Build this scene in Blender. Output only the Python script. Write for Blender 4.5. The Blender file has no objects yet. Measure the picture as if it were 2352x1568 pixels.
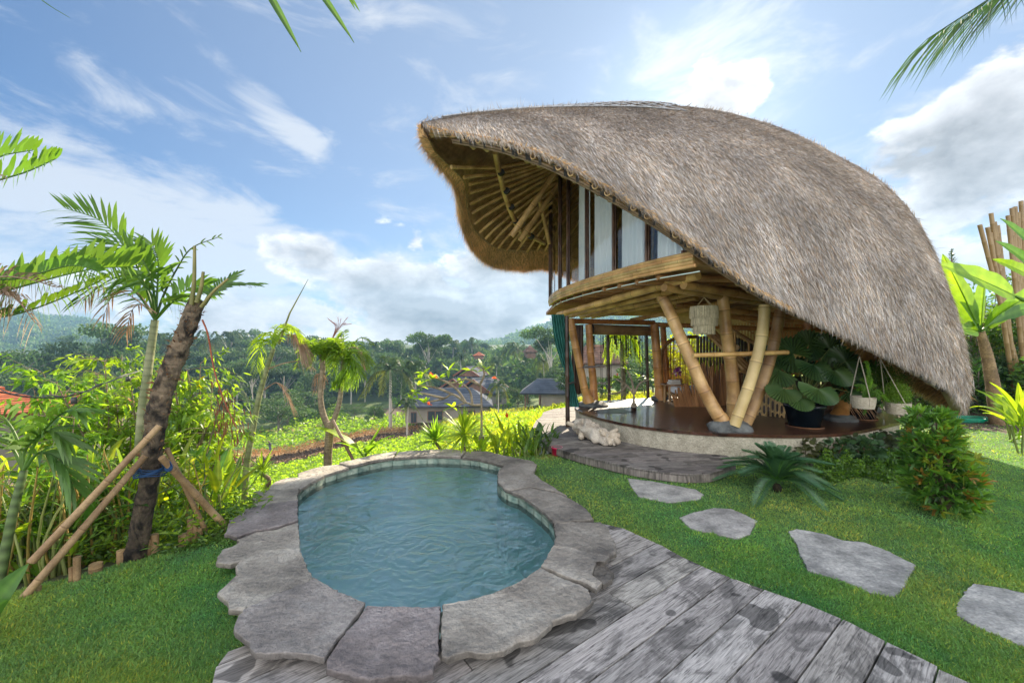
import bpy, math, random
import numpy as np
from mathutils import Vector, Matrix, noise as mnoise
S = bpy.context.scene
COL = S.collection
PI = math.pi
rad = math.radians
# ---------------------------------------------------------------- camera
F, CH, HX, HY = 915.0, 1.7, 1176.0, 800.0       # focal length in photo pixels (2352 wide), eye height, centre column, horizon row
cd = bpy.data.cameras.new('camera')
cam = bpy.data.objects.new('camera', cd); COL.objects.link(cam)
cd.sensor_width = 36.0; cd.lens = 36.0 * F / 2352.0
cd.shift_y = (HY - 784.0) / 2352.0
cd.clip_start = 0.05; cd.clip_end = 6000
cam.location = (0, 0, CH); cam.rotation_euler = (rad(90), 0, 0)
S.camera = cam
# ---------------------------------------------------------------- light
SUN_AZ, SUN_EL = rad(23.5), rad(29.0)            # azimuth from +Y towards +X
sdir = Vector((math.sin(SUN_AZ) * math.cos(SUN_EL), math.cos(SUN_AZ) * math.cos(SUN_EL), math.sin(SUN_EL)))
sl = bpy.data.lights.new('sun', 'SUN'); sl.energy = 5.0; sl.angle = rad(0.6); sl.color = (1.0, 0.86, 0.66)
so = bpy.data.objects.new('sun', sl); COL.objects.link(so)
so.rotation_euler = (-sdir).to_track_quat('-Z', 'Y').to_euler(); so.location = (20, 40, 40)
S.view_settings.view_transform = 'Standard'; S.view_settings.look = 'None'
S.view_settings.exposure = 1.45; S.view_settings.gamma = 1.0
S.view_settings.use_curve_mapping = False
S.cycles.max_bounces = 8; S.cycles.transparent_max_bounces = 16; S.cycles.volume_bounces = 0
S.cycles.diffuse_bounces = 4; S.cycles.use_denoising = True
S.cycles.sample_clamp_indirect = 6

def pdir(px, py): return Vector(((px - HX) / F, 1.0, -(py - HY) / F)).normalized()

W = bpy.data.worlds.new('World'); S.world = W; W.use_nodes = True
nt = W.node_tree; nt.nodes.clear()
def N(t, **kw):
    n = nt.nodes.new(t)
    for k, v in kw.items(): setattr(n, k, v)
    return n
def L(a, b): nt.links.new(a, b)
def M(op, a, b=None, c=None, clamp=False):
    n = N('ShaderNodeMath', operation=op); n.use_clamp = clamp
    for i, v in enumerate((a, b, c)):
        if v is None: continue
        if isinstance(v, (int, float)): n.inputs[i].default_value = v
        else: L(v, n.inputs[i])
    return n.outputs[0]
def V(op, a, b=None, out=0):
    n = N('ShaderNodeVectorMath', operation=op)
    for i, v in enumerate((a, b)):
        if v is None: continue
        if isinstance(v, (tuple, Vector)): n.inputs[i].default_value = tuple(v)
        elif isinstance(v, (int, float)): n.inputs['Scale'].default_value = v
        else: L(v, n.inputs[i])
    return n.outputs[out]
wo = N('ShaderNodeOutputWorld'); bg = N('ShaderNodeBackground'); L(bg.outputs[0], wo.inputs[0])
sky = N('ShaderNodeTexSky', sky_type='NISHITA'); sky.sun_disc = False
sky.sun_elevation = SUN_EL; sky.sun_rotation = SUN_AZ; sky.altitude = 200; sky.dust_density = 0.25; sky.ozone_density = 4.0; sky.air_density = 1.0
tc = N('ShaderNodeTexCoord'); D = V('NORMALIZE', tc.outputs['Generated'])
def blob(px, py, ax, ay, ang, power=1.0):
    """soft elliptical region of sky round one direction: 1 at its middle, 0 at its rim"""
    c = pdir(px, py); r = Vector((c.y, -c.x, 0)).normalized(); u = r.cross(c).normalized()
    if u.z < 0: u = -u
    a = r * math.cos(rad(ang)) + u * math.sin(rad(ang)); b = -r * math.sin(rad(ang)) + u * math.cos(rad(ang))
    dl = V('SUBTRACT', D, c)
    x = M('MULTIPLY', V('DOT_PRODUCT', dl, a, 1), 1 / ax); y = M('MULTIPLY', V('DOT_PRODUCT', dl, b, 1), 1 / ay)
    z = M('MULTIPLY', V('DOT_PRODUCT', dl, c, 1), 1.0)
    d2 = M('ADD', M('ADD', M('MULTIPLY', x, x), M('MULTIPLY', y, y)), M('MULTIPLY', z, z))
    return M('MULTIPLY', M('SUBTRACT', 1.0, d2, clamp=True), power)
def maxof(l):
    o = l[0]
    for k in l[1:]: o = M('MAXIMUM', o, k)
    return o
def noise(vec, scale, detail, rough, dist=0.0):
    n = N('ShaderNodeTexNoise'); n.inputs['Scale'].default_value = scale; n.inputs['Detail'].default_value = detail
    n.inputs['Roughness'].default_value = rough; n.inputs['Distortion'].default_value = dist; L(vec, n.inputs['Vector'])
    return n.outputs[0]
# wispy layer: vector squashed so that the wisps run along one direction
mp = N('ShaderNodeMapping'); mp.inputs['Rotation'].default_value = (0, rad(28), 0); mp.inputs['Scale'].default_value = (1.0, 1.3, 3.2); L(D, mp.inputs[0])
wis = noise(mp.outputs[0], 3.6, 9, 0.62, 0.5)
wreg = maxof([blob(330, 520, .62, .17, -27, 1.0), blob(120, 430, .40, .15, -10, 1.0), blob(620, 560, .45, .12, -28, 0.9), blob(620, 250, .19, .055, -30, 0.85), blob(60, 560, .35, .2, 0, 0.8),
              blob(950, 690, .5, .13, -12, 0.9), blob(2050, 330, .7, .3, 35, 0.5), blob(1750, 120, .5, .35, 20, 0.42), blob(1650, 230, .3, .25, 0, .75)])
wd = M('ADD', wis, M('MULTIPLY', M('SUBTRACT', M('MAXIMUM', wreg, 0.40), 0.50), 0.55))
wmask = N('ShaderNodeMapRange', interpolation_type='SMOOTHSTEP'); wmask.inputs[1].default_value = 0.44; wmask.inputs[2].default_value = 0.68; L(wd, wmask.inputs[0])
# cumulus layer
mq = N('ShaderNodeMapping'); mq.inputs['Scale'].default_value = (1.0, 1.0, 1.7); L(D, mq.inputs[0])
def cum(vec): return noise(vec, 6.5, 10, 0.56, 0.15)
c1 = cum(mq.outputs[0]); c2 = cum(V('ADD', mq.outputs[0], tuple(Vector((0.02, 0.0, 0.055)))))
creg = maxof([blob(2240, 380, .20, .17, 30, 1.05), blob(2352, 300, .22, .19, 0, 1.1), blob(1650, 210, .11, .12, 0, .95), blob(1720, 190, .07, .07, 0, .9), blob(960, 560, .05, .08, 0, .8),
              blob(1000, 700, .5, .16, -8, 1.1), blob(1200, 660, .34, .16, -10, 1.1), blob(650, 720, .45, .10, 0, .95), blob(200, 690, .5, .09, 0, .85), blob(800, 640, .3, .09, -25, .95), blob(1900, 650, .9, .16, 0, .8),
              blob(900, 520, .1, .05, -30, .6)])
back = M('ADD', M('MULTIPLY', V('DOT_PRODUCT', D, (0, -1, 0), 1), 1.4), 0.2, clamp=True)  # adds full cloud cover out of view behind the viewer, as fill light
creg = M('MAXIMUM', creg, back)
cdn = M('ADD', c1, M('MULTIPLY', M('SUBTRACT', creg, 0.62), 0.50))
cm = N('ShaderNodeMapRange', interpolation_type='SMOOTHSTEP'); cm.inputs[1].default_value = 0.47; cm.inputs[2].default_value = 0.57; L(cdn, cm.inputs[0])
lit = M('ADD', M('MULTIPLY', M('SUBTRACT', c1, c2), 3.6), 0.5, clamp=True)       # brighter where the cloud thins towards the sun
thick = N('ShaderNodeMapRange'); thick.inputs[1].default_value = 0.56; thick.inputs[2].default_value = 0.80; thick.inputs[3].default_value = 1.0; thick.inputs[4].default_value = 0.42; L(cdn, thick.inputs[0])
cb = M('MULTIPLY', thick.outputs[0], M('ADD', M('MULTIPLY', lit, 0.75), 0.55))
sund = M('MULTIPLY', M('POWER', M('MAXIMUM', V('DOT_PRODUCT', D, tuple(sdir), 1), 0.0), 60.0), 1.0)
cb = M('ADD', M('MULTIPLY', cb, 5.4), M('MULTIPLY', sund, 2.5))
# unseen clouds behind the viewer, brightened as added fill for the shaded fronts
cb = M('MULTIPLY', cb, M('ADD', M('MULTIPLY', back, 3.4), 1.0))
def rgbmul(c, f):
    n = N('ShaderNodeVectorMath', operation='SCALE'); n.inputs[0].default_value = c; L(f, n.inputs['Scale']); return n.outputs[0]
def mix(f, a, b):
    n = N('ShaderNodeMix', data_type='RGBA'); L(f, n.inputs[0]); L(a, n.inputs[6]); L(b, n.inputs[7]); return n.outputs[2]
SKY_GAIN = N('ShaderNodeVectorMath', operation='MULTIPLY'); L(sky.outputs[0], SKY_GAIN.inputs[0]); SKY_GAIN.inputs[1].default_value = (0.76, 0.87, 0.97)
_l = V('DOT_PRODUCT', SKY_GAIN.outputs[0], (0.3, 0.5, 0.2), 1)
_c = N('ShaderNodeVectorMath', operation='SCALE'); L(SKY_GAIN.outputs[0], _c.inputs[0]); L(M('DIVIDE', 1.0, M('ADD', 1.0, M('MULTIPLY', _l, 0.075))), _c.inputs['Scale'])
wisc = rgbmul((0.93, 0.98, 1.06), M('ADD', M('MULTIPLY', sund, 2.0), 5.0))
_v = rgbmul((0.78, 0.90, 1.03), M('ADD', 4.6, M('MULTIPLY', sund, 3.0)))
_vf = M('MULTIPLY', M('POWER', M('MAXIMUM', M('DIVIDE', M('SUBTRACT', V('DOT_PRODUCT', D, tuple(sdir), 1), .35), .65), 0.0), 1.0), 0.55)
veiled = mix(_vf, _c.outputs[0], _v)
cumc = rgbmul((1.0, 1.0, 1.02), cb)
colr = mix(M('MULTIPLY', wmask.outputs[0], 0.85), veiled, wisc)
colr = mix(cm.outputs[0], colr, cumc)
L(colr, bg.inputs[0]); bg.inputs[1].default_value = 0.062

# ---------------------------------------------------------------- helpers
rng = np.random.default_rng(7)
random.seed(7)
def P(px, py, d): return Vector(((px - HX) / F * d, d, CH - (py - HY) / F * d))
def G(px, py, z=0.0):
    d = (CH - z) * F / (py - HY); return Vector(((px - HX) / F * d, d, z))
def smooth(x): x = min(1.0, max(0.0, x)); return x * x * (3 - 2 * x)

class MB:
    """collects geometry (with a colour per vertex) and links it as ONE mesh object"""
    def __init__(s): s.v = []; s.f = []; s.m = []; s.t = []; s.n = 0; s.sm = []
    def add(s, v, f, mat=0, tint=(1, 1, 1), sm=False):
        v = np.asarray(v, dtype=np.float32).reshape(-1, 3)
        if isinstance(f, np.ndarray): s.f.append((f + s.n).astype(np.int64)); nf = len(f)
        else:
            for q in f: s.f.append(np.asarray(q, dtype=np.int64).reshape(1, -1) + s.n)
            nf = len(f)
        t = np.asarray(tint, dtype=np.float32)
        if t.ndim == 1: t = np.tile(t, (len(v), 1))
        s.v.append(v); s.t.append(t); s.n += len(v)
        s.m.append(np.full(nf, mat, dtype=np.int32)); s.sm.append(np.full(nf, sm, dtype=bool))
        return s
    def grid(s, P3, mat=0, tint=(1, 1, 1), sm=True, close_u=False, close_v=False):
        """P3: array (rows, cols, 3)"""
        P3 = np.asarray(P3, dtype=np.float32); R, C = P3.shape[:2]
        idx = np.arange(R * C).reshape(R, C)
        if close_u: idx = np.vstack([idx, idx[:1]])
        if close_v: idx = np.hstack([idx, idx[:, :1]])
        a = idx[:-1, :-1].ravel(); b = idx[:-1, 1:].ravel(); c = idx[1:, 1:].ravel(); d = idx[1:, :-1].ravel()
        t = np.asarray(tint, dtype=np.float32)
        if t.ndim == 3: t = t.reshape(-1, 3)
        return s.add(P3.reshape(-1, 3), np.stack([a, b, c, d], 1), mat, t, sm)
    def tube(s, pts, r, seg=8, mat=0, tint=(1, 1, 1), sm=True, caps=True, squash=None):
        pts = [Vector(p) for p in pts]; n = len(pts)
        if isinstance(r, (int, float)): r = [r] * n
        rings = []; up = None
        for i, p in enumerate(pts):
            t = (pts[min(i + 1, n - 1)] - pts[max(i - 1, 0)])
            t = t.normalized() if t.length > 1e-9 else Vector((0, 0, 1))
            if up is None:
                up = Vector((0, 0, 1)) if abs(t.z) < 0.9 else Vector((1, 0, 0))
            x = t.cross(up); x = x.normalized() if x.length > 1e-6 else Vector((1, 0, 0)); y = x.cross(t).normalized(); up = y
            k = squash or 1.0
            rings.append([p + x * (math.cos(2 * PI * j / seg) * r[i]) + y * (math.sin(2 * PI * j / seg) * r[i] * k) for j in range(seg)])
        t = np.asarray(tint, dtype=np.float32)
        if t.ndim == 2 and len(t) == n: t = np.repeat(t, seg, axis=0)
        base = s.n
        s.grid(np.array(rings)[:, ::-1], mat, t, sm, close_v=True)
        if caps:
            tt = t if t.ndim == 1 else t[0]
            s.add(np.array([list(q) for q in rings[0]]), [list(range(seg))], mat, tt)
            s.add(np.array([list(q) for q in rings[-1]]), [list(range(seg))[::-1]], mat, tt if t.ndim == 1 else t[-1])
        return s
    def box(s, c, size, rot=None, mat=0, tint=(1, 1, 1)):
        hx, hy, hz = size[0] / 2, size[1] / 2, size[2] / 2
        v = [Vector((x, y, z)) for x in (-hx, hx) for y in (-hy, hy) for z in (-hz, hz)]
        if rot is not None:
            if isinstance(rot, (int, float)): rot = Matrix.Rotation(rot, 3, 'Z')
            v = [rot @ q for q in v]
        c = Vector(c); v = [q + c for q in v]
        return s.add([list(q) for q in v], [(0, 1, 3, 2), (4, 6, 7, 5), (0, 4, 5, 1), (2, 3, 7, 6), (0, 2, 6, 4), (1, 5, 7, 3)], mat, tint)
    def beam(s, a, b, w, h, mat=0, tint=(1, 1, 1)):
        a, b = Vector(a), Vector(b); t = (b - a); Ln = t.length; t.normalize()
        up = Vector((0, 0, 1)) if abs(t.z) < 0.95 else Vector((1, 0, 0))
        x = t.cross(up).normalized(); y = x.cross(t).normalized()
        R = Matrix((x, t, y)).transposed()
        return s.box((a + b) / 2, (w, Ln, h), R, mat, tint)
    def lathe(s, prof, c=(0, 0, 0), seg=24, mat=0, tint=(1, 1, 1), sm=True, sx=1, sy=1):
        c = Vector(c)
        P3 = np.array([[(c.x + sx * r * math.cos(2 * PI * j / seg), c.y + sy * r * math.sin(2 * PI * j / seg), c.z + z) for j in range(seg)] for r, z in prof])
        return s.grid(P3, mat, tint, sm, close_v=True)
    def prism(s, poly, z0, z1, mat=0, tint=(1, 1, 1), side_tint=None, top=True, bottom=True):
        n = len(poly)
        a = sum(poly[i][0] * poly[(i + 1) % n][1] - poly[(i + 1) % n][0] * poly[i][1] for i in range(n))
        if a < 0: poly = poly[::-1]
        lo = [(p[0], p[1], z0) for p in poly]; hi = [(p[0], p[1], z1) for p in poly]
        if top: s.add(hi, [list(range(n))], mat, tint)
        if bottom: s.add(lo, [list(range(n))[::-1]], mat, tint)
        s.add(lo + hi, [(i, (i + 1) % n, n + (i + 1) % n, n + i) for i in range(n)], mat, side_tint or tint)
        return s
    def blades(s, base, direc, length, width, side=None, bend=0.0, mat=0, tint=(1, 1, 1), seg=1, fold=0.0):
        """many leaves at once: base (n,3), direc (n,3) unit, length (n), width (n); lens-shaped, bent downwards by bend (fraction of length)"""
        base = np.asarray(base, dtype=np.float32).reshape(-1, 3); n = len(base)
        if n == 0: return s
        direc = np.broadcast_to(np.asarray(direc, dtype=np.float32), (n, 3)); length = np.broadcast_to(np.asarray(length, dtype=np.float32), (n,)); width = np.broadcast_to(np.asarray(width, dtype=np.float32), (n,))
        if side is None:
            r = rng.normal(size=(n, 3)); side = np.cross(direc, r)
        side = np.broadcast_to(np.asarray(side, dtype=np.float32), (n, 3))
        side = side / (np.linalg.norm(side, axis=1, keepdims=True) + 1e-9)
        nor = np.cross(side, direc)
        bend = np.broadcast_to(np.asarray(bend, dtype=np.float32), (n,))
        Ld = direc * length[:, None]; sw = side * width[:, None] * 0.5
        down = np.zeros((n, 3)); down[:, 2] = -1
        bd = down * (bend * length)[:, None]
        fo = nor * (fold * width)[:, None] if fold else 0
        if seg <= 1:
            v = np.stack([base, base + Ld * 0.4 + sw + bd * 0.16 - fo, base + Ld + bd, base + Ld * 0.4 - sw + bd * 0.16 - fo], 1)
            f = np.array([[0, 1, 2], [0, 2, 3]]); k = 4
            if not fold: f = np.array([[0, 1, 2, 3]])
        else:
            v = np.stack([base + sw * 0.35, base - sw * 0.35, base + Ld * 0.33 + sw + bd * 0.11, base + Ld * 0.33 - sw + bd * 0.11, base + Ld * 0.7 + sw * 0.7 + bd * 0.5, base + Ld * 0.7 - sw * 0.7 + bd * 0.5, base + Ld * 0.97 + bd], 1)
            f = None; k = 7
        off = np.arange(n) * k
        t = np.asarray(tint, dtype=np.float32)
        if t.ndim == 2: t = np.repeat(t, k, axis=0)
        if f is not None:
            fa = (f[None] + off[:, None, None]).reshape(-1, f.shape[1]); s.add(v.reshape(-1, 3), fa, mat, t)
        else:
            q = np.array([[1, 0, 2, 3], [3, 2, 4, 5]]); tr = np.array([[5, 4, 6]])
            b0 = s.n
            s.add(v.reshape(-1, 3), (q[None] + off[:, None, None]).reshape(-1, 4), mat, t)
            s.f.append((tr[None] + off[:, None, None]).reshape(-1, 3) + b0); s.m.append(np.full(n, mat, dtype=np.int32)); s.sm.append(np.zeros(n, dtype=bool))
        return s
    def mesh(s, name, mats):
        me = bpy.data.meshes.new(name)
        v = np.concatenate(s.v); me.vertices.add(len(v)); me.vertices.foreach_set('co', v.ravel())
        loops = np.concatenate([q.ravel() for q in s.f]).astype(np.int32)
        cnt = np.concatenate([np.full(len(q), q.shape[1], dtype=np.int32) for q in s.f])
        st = np.concatenate([[0], np.cumsum(cnt)[:-1]]).astype(np.int32)
        me.loops.add(len(loops)); me.loops.foreach_set('vertex_index', loops)
        me.polygons.add(len(cnt)); me.polygons.foreach_set('loop_start', st); me.polygons.foreach_set('loop_total', cnt)
        me.polygons.foreach_set('material_index', np.concatenate(s.m)); me.polygons.foreach_set('use_smooth', np.concatenate(s.sm))
        at = me.attributes.new('tint', 'FLOAT_COLOR', 'POINT')
        t = np.concatenate(s.t); at.data.foreach_set('color', np.hstack([t, np.ones((len(t), 1), dtype=np.float32)]).ravel().astype(np.float32))
        for m_ in (mats if isinstance(mats, (list, tuple)) else [mats]): me.materials.append(m_)
        me.update(calc_edges=True)
        return me
    def build(s, name, mats, parent=None, loc=None):
        o = bpy.data.objects.new(name, s.mesh(name, mats)); COL.objects.link(o)
        if loc is not None: o.location = loc
        if parent is not None: o.parent = parent
        return o
def tag(o, label=None, cat=None, group=None, kind=None):
    if label: o['label'] = label
    if cat: o['category'] = cat
    if group: o['group'] = group
    if kind: o['kind'] = kind
    return o
def empty(name, label, cat, loc=(0, 0, 0), rz=0, group=None, kind=None):
    o = bpy.data.objects.new(name, None); COL.objects.link(o); o.empty_display_size = 0.2
    o.location = loc; o.rotation_euler = (0, 0, rz)
    return tag(o, label, cat, group, kind)
def copy_tree(o, parent=None, label=None, loc=None, rz=None, scale=None):
    c = o.copy(); COL.objects.link(c); c.parent = parent
    if label: c['label'] = label
    if loc is not None: c.location = loc
    if rz is not None: c.rotation_euler = (0, 0, rz)
    if scale is not None: c.scale = (scale,) * 3 if isinstance(scale, (int, float)) else scale
    for ch in o.children: copy_tree(ch, c)
    return c

# ---------------------------------------------------------------- materials
def rgb(c): return (c[0], c[1], c[2], 1)
def mat(name, c1, c2=None, scale=6.0, rough=0.7, bump=0.0, bscale=None, stretch=(1, 1, 1), trans=0.0, spec=0.5, metal=0.0, detail=5, coat=0.0, c3=None, coord='Object', dist=0.0, bdist=0.02, lo=0.35, hi=0.65, tcol=None, speck=0.0, sscale=60.0):
    m = bpy.data.materials.new(name); m.use_nodes = True; t = m.node_tree; t.nodes.clear()
    def n(ty, **kw):
        q = t.nodes.new(ty)
        for k, v in kw.items(): setattr(q, k, v)
        return q
    out = n('ShaderNodeOutputMaterial'); b = n('ShaderNodeBsdfPrincipled')
    b.inputs['Roughness'].default_value = rough; b.inputs['Metallic'].default_value = metal
    b.inputs['Specular IOR Level'].default_value = spec; b.inputs['Coat Weight'].default_value = coat; b.inputs['Coat Roughness'].default_value = 0.15
    at = n('ShaderNodeAttribute', attribute_name='tint')
    tcn = n('ShaderNodeTexCoord'); mp_ = n('ShaderNodeMapping'); mp_.inputs['Scale'].default_value = stretch
    t.links.new(tcn.outputs[coord], mp_.inputs[0])
    mul = n('ShaderNodeMix', data_type='RGBA', blend_type='MULTIPLY'); mul.inputs[0].default_value = 1.0
    if c2 is not None:
        no = n('ShaderNodeTexNoise'); no.inputs['Scale'].default_value = scale; no.inputs['Detail'].default_value = detail; no.inputs['Roughness'].default_value = 0.6; no.inputs['Distortion'].default_value = dist
        t.links.new(mp_.outputs[0], no.inputs['Vector'])
        cr = n('ShaderNodeValToRGB'); t.links.new(no.outputs[0], cr.inputs[0])
        cr.color_ramp.elements[0].position = lo; cr.color_ramp.elements[1].position = hi
        cr.color_ramp.elements[0].color = rgb(c1); cr.color_ramp.elements[1].color = rgb(c2)
        if c3 is not None:
            e = cr.color_ramp.elements.new((lo + hi) / 2); e.color = rgb(c3)
        t.links.new(cr.outputs[0], mul.inputs[6])
    else: mul.inputs[6].default_value = rgb(c1)
    if speck:
        sn = n('ShaderNodeTexNoise'); sn.inputs['Scale'].default_value = sscale; sn.inputs['Detail'].default_value = 4; sn.inputs['Roughness'].default_value = .7; t.links.new(mp_.outputs[0], sn.inputs['Vector'])
        sr = n('ShaderNodeMapRange'); sr.inputs[1].default_value = .3; sr.inputs[2].default_value = .7; sr.inputs[3].default_value = 1 - speck; sr.inputs[4].default_value = 1 + speck; t.links.new(sn.outputs[0], sr.inputs[0])
        sv = n('ShaderNodeVectorMath', operation='SCALE'); t.links.new(at.outputs['Color'], sv.inputs[0]); t.links.new(sr.outputs[0], sv.inputs['Scale']); t.links.new(sv.outputs[0], mul.inputs[7])
    else: t.links.new(at.outputs['Color'], mul.inputs[7])
    t.links.new(mul.outputs[2], b.inputs['Base Color']); t.links.new(mul.outputs[2], b.inputs['Base Color'])
    if bump:
        nb = n('ShaderNodeTexNoise'); nb.inputs['Scale'].default_value = bscale or scale * 4; nb.inputs['Detail'].default_value = 8; nb.inputs['Roughness'].default_value = 0.62
        t.links.new(mp_.outputs[0], nb.inputs['Vector'])
        bp = n('ShaderNodeBump'); bp.inputs['Strength'].default_value = bump; bp.inputs['Distance'].default_value = bdist
        t.links.new(nb.outputs[0], bp.inputs['Height']); t.links.new(bp.outputs[0], b.inputs['Normal'])
    if trans:
        tr = n('ShaderNodeBsdfTranslucent'); mx = n('ShaderNodeMixShader'); mx.inputs[0].default_value = trans
        tm = n('ShaderNodeMix', data_type='RGBA', blend_type='MULTIPLY'); tm.inputs[0].default_value = 1.0; tm.inputs[7].default_value = rgb(tcol or (2.1, 1.9, 0.8))
        t.links.new(mul.outputs[2], tm.inputs[6]); t.links.new(tm.outputs[2], tr.inputs['Color'])
        t.links.new(b.outputs[0], mx.inputs[1]); t.links.new(tr.outputs[0], mx.inputs[2]); t.links.new(mx.outputs[0], out.inputs[0])
    else: t.links.new(b.outputs[0], out.inputs[0])
    return m
MAT = {}
MAT['leaf'] = mat('leaf', (0.06, 0.14, 0.028), (0.115, 0.21, 0.04), 1.2, rough=0.45, trans=0.34)
MAT['leaf_dark'] = mat('leaf_dark', (0.03, 0.075, 0.03), (0.06, 0.12, 0.04), 0.8, rough=0.5, trans=0.25)
MAT['leaf_bright'] = mat('leaf_bright', (0.14, 0.25, 0.03), (0.22, 0.34, 0.045), 1.5, rough=0.42, trans=0.55, tcol=(2.4, 2.1, 0.7))
MAT['leaf_far'] = mat('leaf_far', (0.028, 0.075, 0.024), (0.10, 0.17, 0.045), 0.12, rough=0.7, trans=0.25)
MAT['grass'] = mat('grass', (0.125, 0.27, 0.085), (0.21, 0.37, 0.11), 1.3, rough=0.55, trans=0.4, tcol=(2.0, 1.8, 0.6))
MAT['dead_leaf'] = mat('dead_leaf', (0.20, 0.13, 0.08), (0.36, 0.27, 0.19), 5, rough=0.8, trans=0.2, tcol=(1.3, 1.0, .7))
MAT['bamboo'] = mat('bamboo', (0.31, 0.185, 0.075), (0.64, 0.46, 0.225), 3.0, rough=0.38, bump=0.15, bscale=40, detail=6, spec=0.5)
MAT['bamboo_pale'] = mat('bamboo_pale', (0.46, 0.35, 0.17), (0.60, 0.48, 0.26), 2.5, rough=0.4, bump=0.12, bscale=30)
MAT['bamboo_dark'] = mat('bamboo_dark', (0.025, 0.014, 0.010), (0.09, 0.05, 0.03), 3, rough=0.35, bump=0.15, bscale=25)
MAT['bamboo_grey'] = mat('bamboo_grey', (0.17, 0.115, 0.07), (0.34, 0.26, 0.17), 3, rough=0.6, speck=.25, bump=0.2, bscale=30)
MAT['thatch'] = mat('thatch', (0.345, 0.31, 0.275), (0.50, 0.46, 0.415), 1.1, rough=0.75, trans=0.12, tcol=(1.2, 1.0, .7))
MAT['thatch_gold'] = mat('thatch_gold', (0.42, 0.28, 0.13), (0.62, 0.45, 0.24), 2.0, rough=0.8, bump=0.6, bscale=60)
MAT['rope'] = mat('rope', (0.03, 0.028, 0.025), (0.05, 0.045, 0.04), 30, rough=0.9, bump=.4)
MAT['stone_dark'] = mat('stone_dark', (0.05, 0.055, 0.055), (0.16, 0.17, 0.165), 5, rough=0.75, bump=0.8, bscale=9, bdist=.04)
MAT['soil'] = mat('soil', (0.05, 0.032, 0.02), (0.12, 0.08, 0.05), 6, rough=0.95, bump=0.8, bscale=14)
MAT['trunk'] = mat('trunk', (0.12, 0.10, 0.075), (0.25, 0.22, 0.17), 5, rough=0.85, speck=.3, sscale=40, bump=0.6, bscale=14)
MAT['white_cloth'] = mat('white_cloth', (0.75, 0.76, 0.74), rough=0.9)
MAT['black'] = mat('black', (0.015, 0.015, 0.016), rough=0.4)
# ================================================================ SETTING: terrain, lawn, fields
LAWN = [(-12, -9), (-7.5, -1.6), (-3.42, 2.55), (-2.62, 3.35), (-2.2, 4.1), (-1.75, 5.0), (-0.8, 6.0), (0.3, 6.15), (0.62, 6.18), (1.0, 6.45), (1.5, 7.2), (1.6, 10.6), (4, 12.5), (7, 14), (12, 17), (20, 19), (70, 24), (70, -9)]
def inside(poly, x, y):
    x = np.asarray(x, dtype=float); y = np.asarray(y, dtype=float); c = np.zeros(x.shape, bool); n = len(poly)
    for i in range(n):
        x1, y1 = poly[i][0], poly[i][1]; x2, y2 = poly[(i + 1) % n][0], poly[(i + 1) % n][1]
        k = ((y1 > y) != (y2 > y)) & (x < (x2 - x1) * (y - y1) / (y2 - y1 + 1e-12) + x1); c ^= k
    return c
def pdist(poly, x, y, closed=True):
    x = np.asarray(x, dtype=float); y = np.asarray(y, dtype=float); d = np.full(x.shape, 1e9); n = len(poly)
    for i in range(n if closed else n - 1):
        ax, ay = poly[i][0], poly[i][1]; bx, by = poly[(i + 1) % n][0], poly[(i + 1) % n][1]
        dx, dy = bx - ax, by - ay; t = np.clip(((x - ax) * dx + (y - ay) * dy) / (dx * dx + dy * dy + 1e-12), 0, 1)
        d = np.minimum(d, np.hypot(x - ax - t * dx, y - ay - t * dy))
    return d
DZ = [0, 4, 6, 8, 12, 20, 35, 50, 70, 90, 120, 160, 220, 300, 450, 900, 3000]
ZT = {-600: [-.2, -.6, -1.7, -2.7, -4.2, -6.5, -9.5, -12, -14, -15, -15, -13, -8, 0, 8, 20, 20],
      0: [-.2, -.6, -1.6, -2.5, -4.0, -6.2, -9, -11, -13, -14, -14, -12, -8, -2, 5, 20, 20],
      620: [-.2, -.6, -1.4, -2.2, -3.5, -5.8, -9, -11.4, -13.2, -14, -13, -10, -4, 4, 6, 10, 10],
      900: [-.2, -.5, -1.1, -1.7, -2.7, -4.4, -7.3, -9.3, -11.5, -12.3, -12, -9, -3, 4, 6, 10, 10],
      1150: [0, -.3, -.5, -.9, -1.7, -2.9, -4.6, -6.6, -8.6, -9.5, -10, -8, -3, 4, 6, 10, 10],
      1450: [0, -.1, -.2, -.35, -.8, -1.5, -2.8, -4.2, -5.6, -7, -7.5, -6, 0, 5, 8, 10, 10],
      1900: [0, 0, 0, 0, 0, -.1, -.4, -.8, -1.2, -2, -3, -3, 0, 5, 8, 10, 10],
      3200: [0, 0, 0, 0, 0, 0, 0, 0, 0, 0, 0, 0, 0, 5, 8, 10, 10]}
_ks = sorted(ZT); _zt = np.array([ZT[k] for k in _ks])
def znat(x, y):
    x = np.asarray(x, dtype=float); y = np.asarray(y, dtype=float)
    d = np.maximum(y, 0.6 * np.hypot(x, y)); px = np.clip(HX + F * x / np.maximum(y, 0.35 * np.abs(x) + 0.05), -600, 3200)
    rows = np.stack([np.interp(d, DZ, r) for r in _zt]); out = np.zeros(x.shape)
    for i in range(len(_ks) - 1):
        a, b = _ks[i], _ks[i + 1]; k = (px >= a) & (px <= b); t = (px - a) / (b - a); t = t * t * (3 - 2 * t)
        out = np.where(k, rows[i] * (1 - t) + rows[i + 1] * t, out)
    return out
def ter(x, y):
    x = np.asarray(x, dtype=float); y = np.asarray(y, dtype=float)
    e = np.where(inside(LAWN, x, y), 0, pdist(LAWN, x, y)); w = np.clip(e / 2.4, 0, 1); w = w * w * (3 - 2 * w)
    near = np.clip(e / 1.0, 0, 1)
    return znat(x, y) * w - 0.06 * near + 0.05 * near * np.sin(x * 1.7 + 1.3 * np.sin(y * .9)) * np.sin(y * 1.3)
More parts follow.
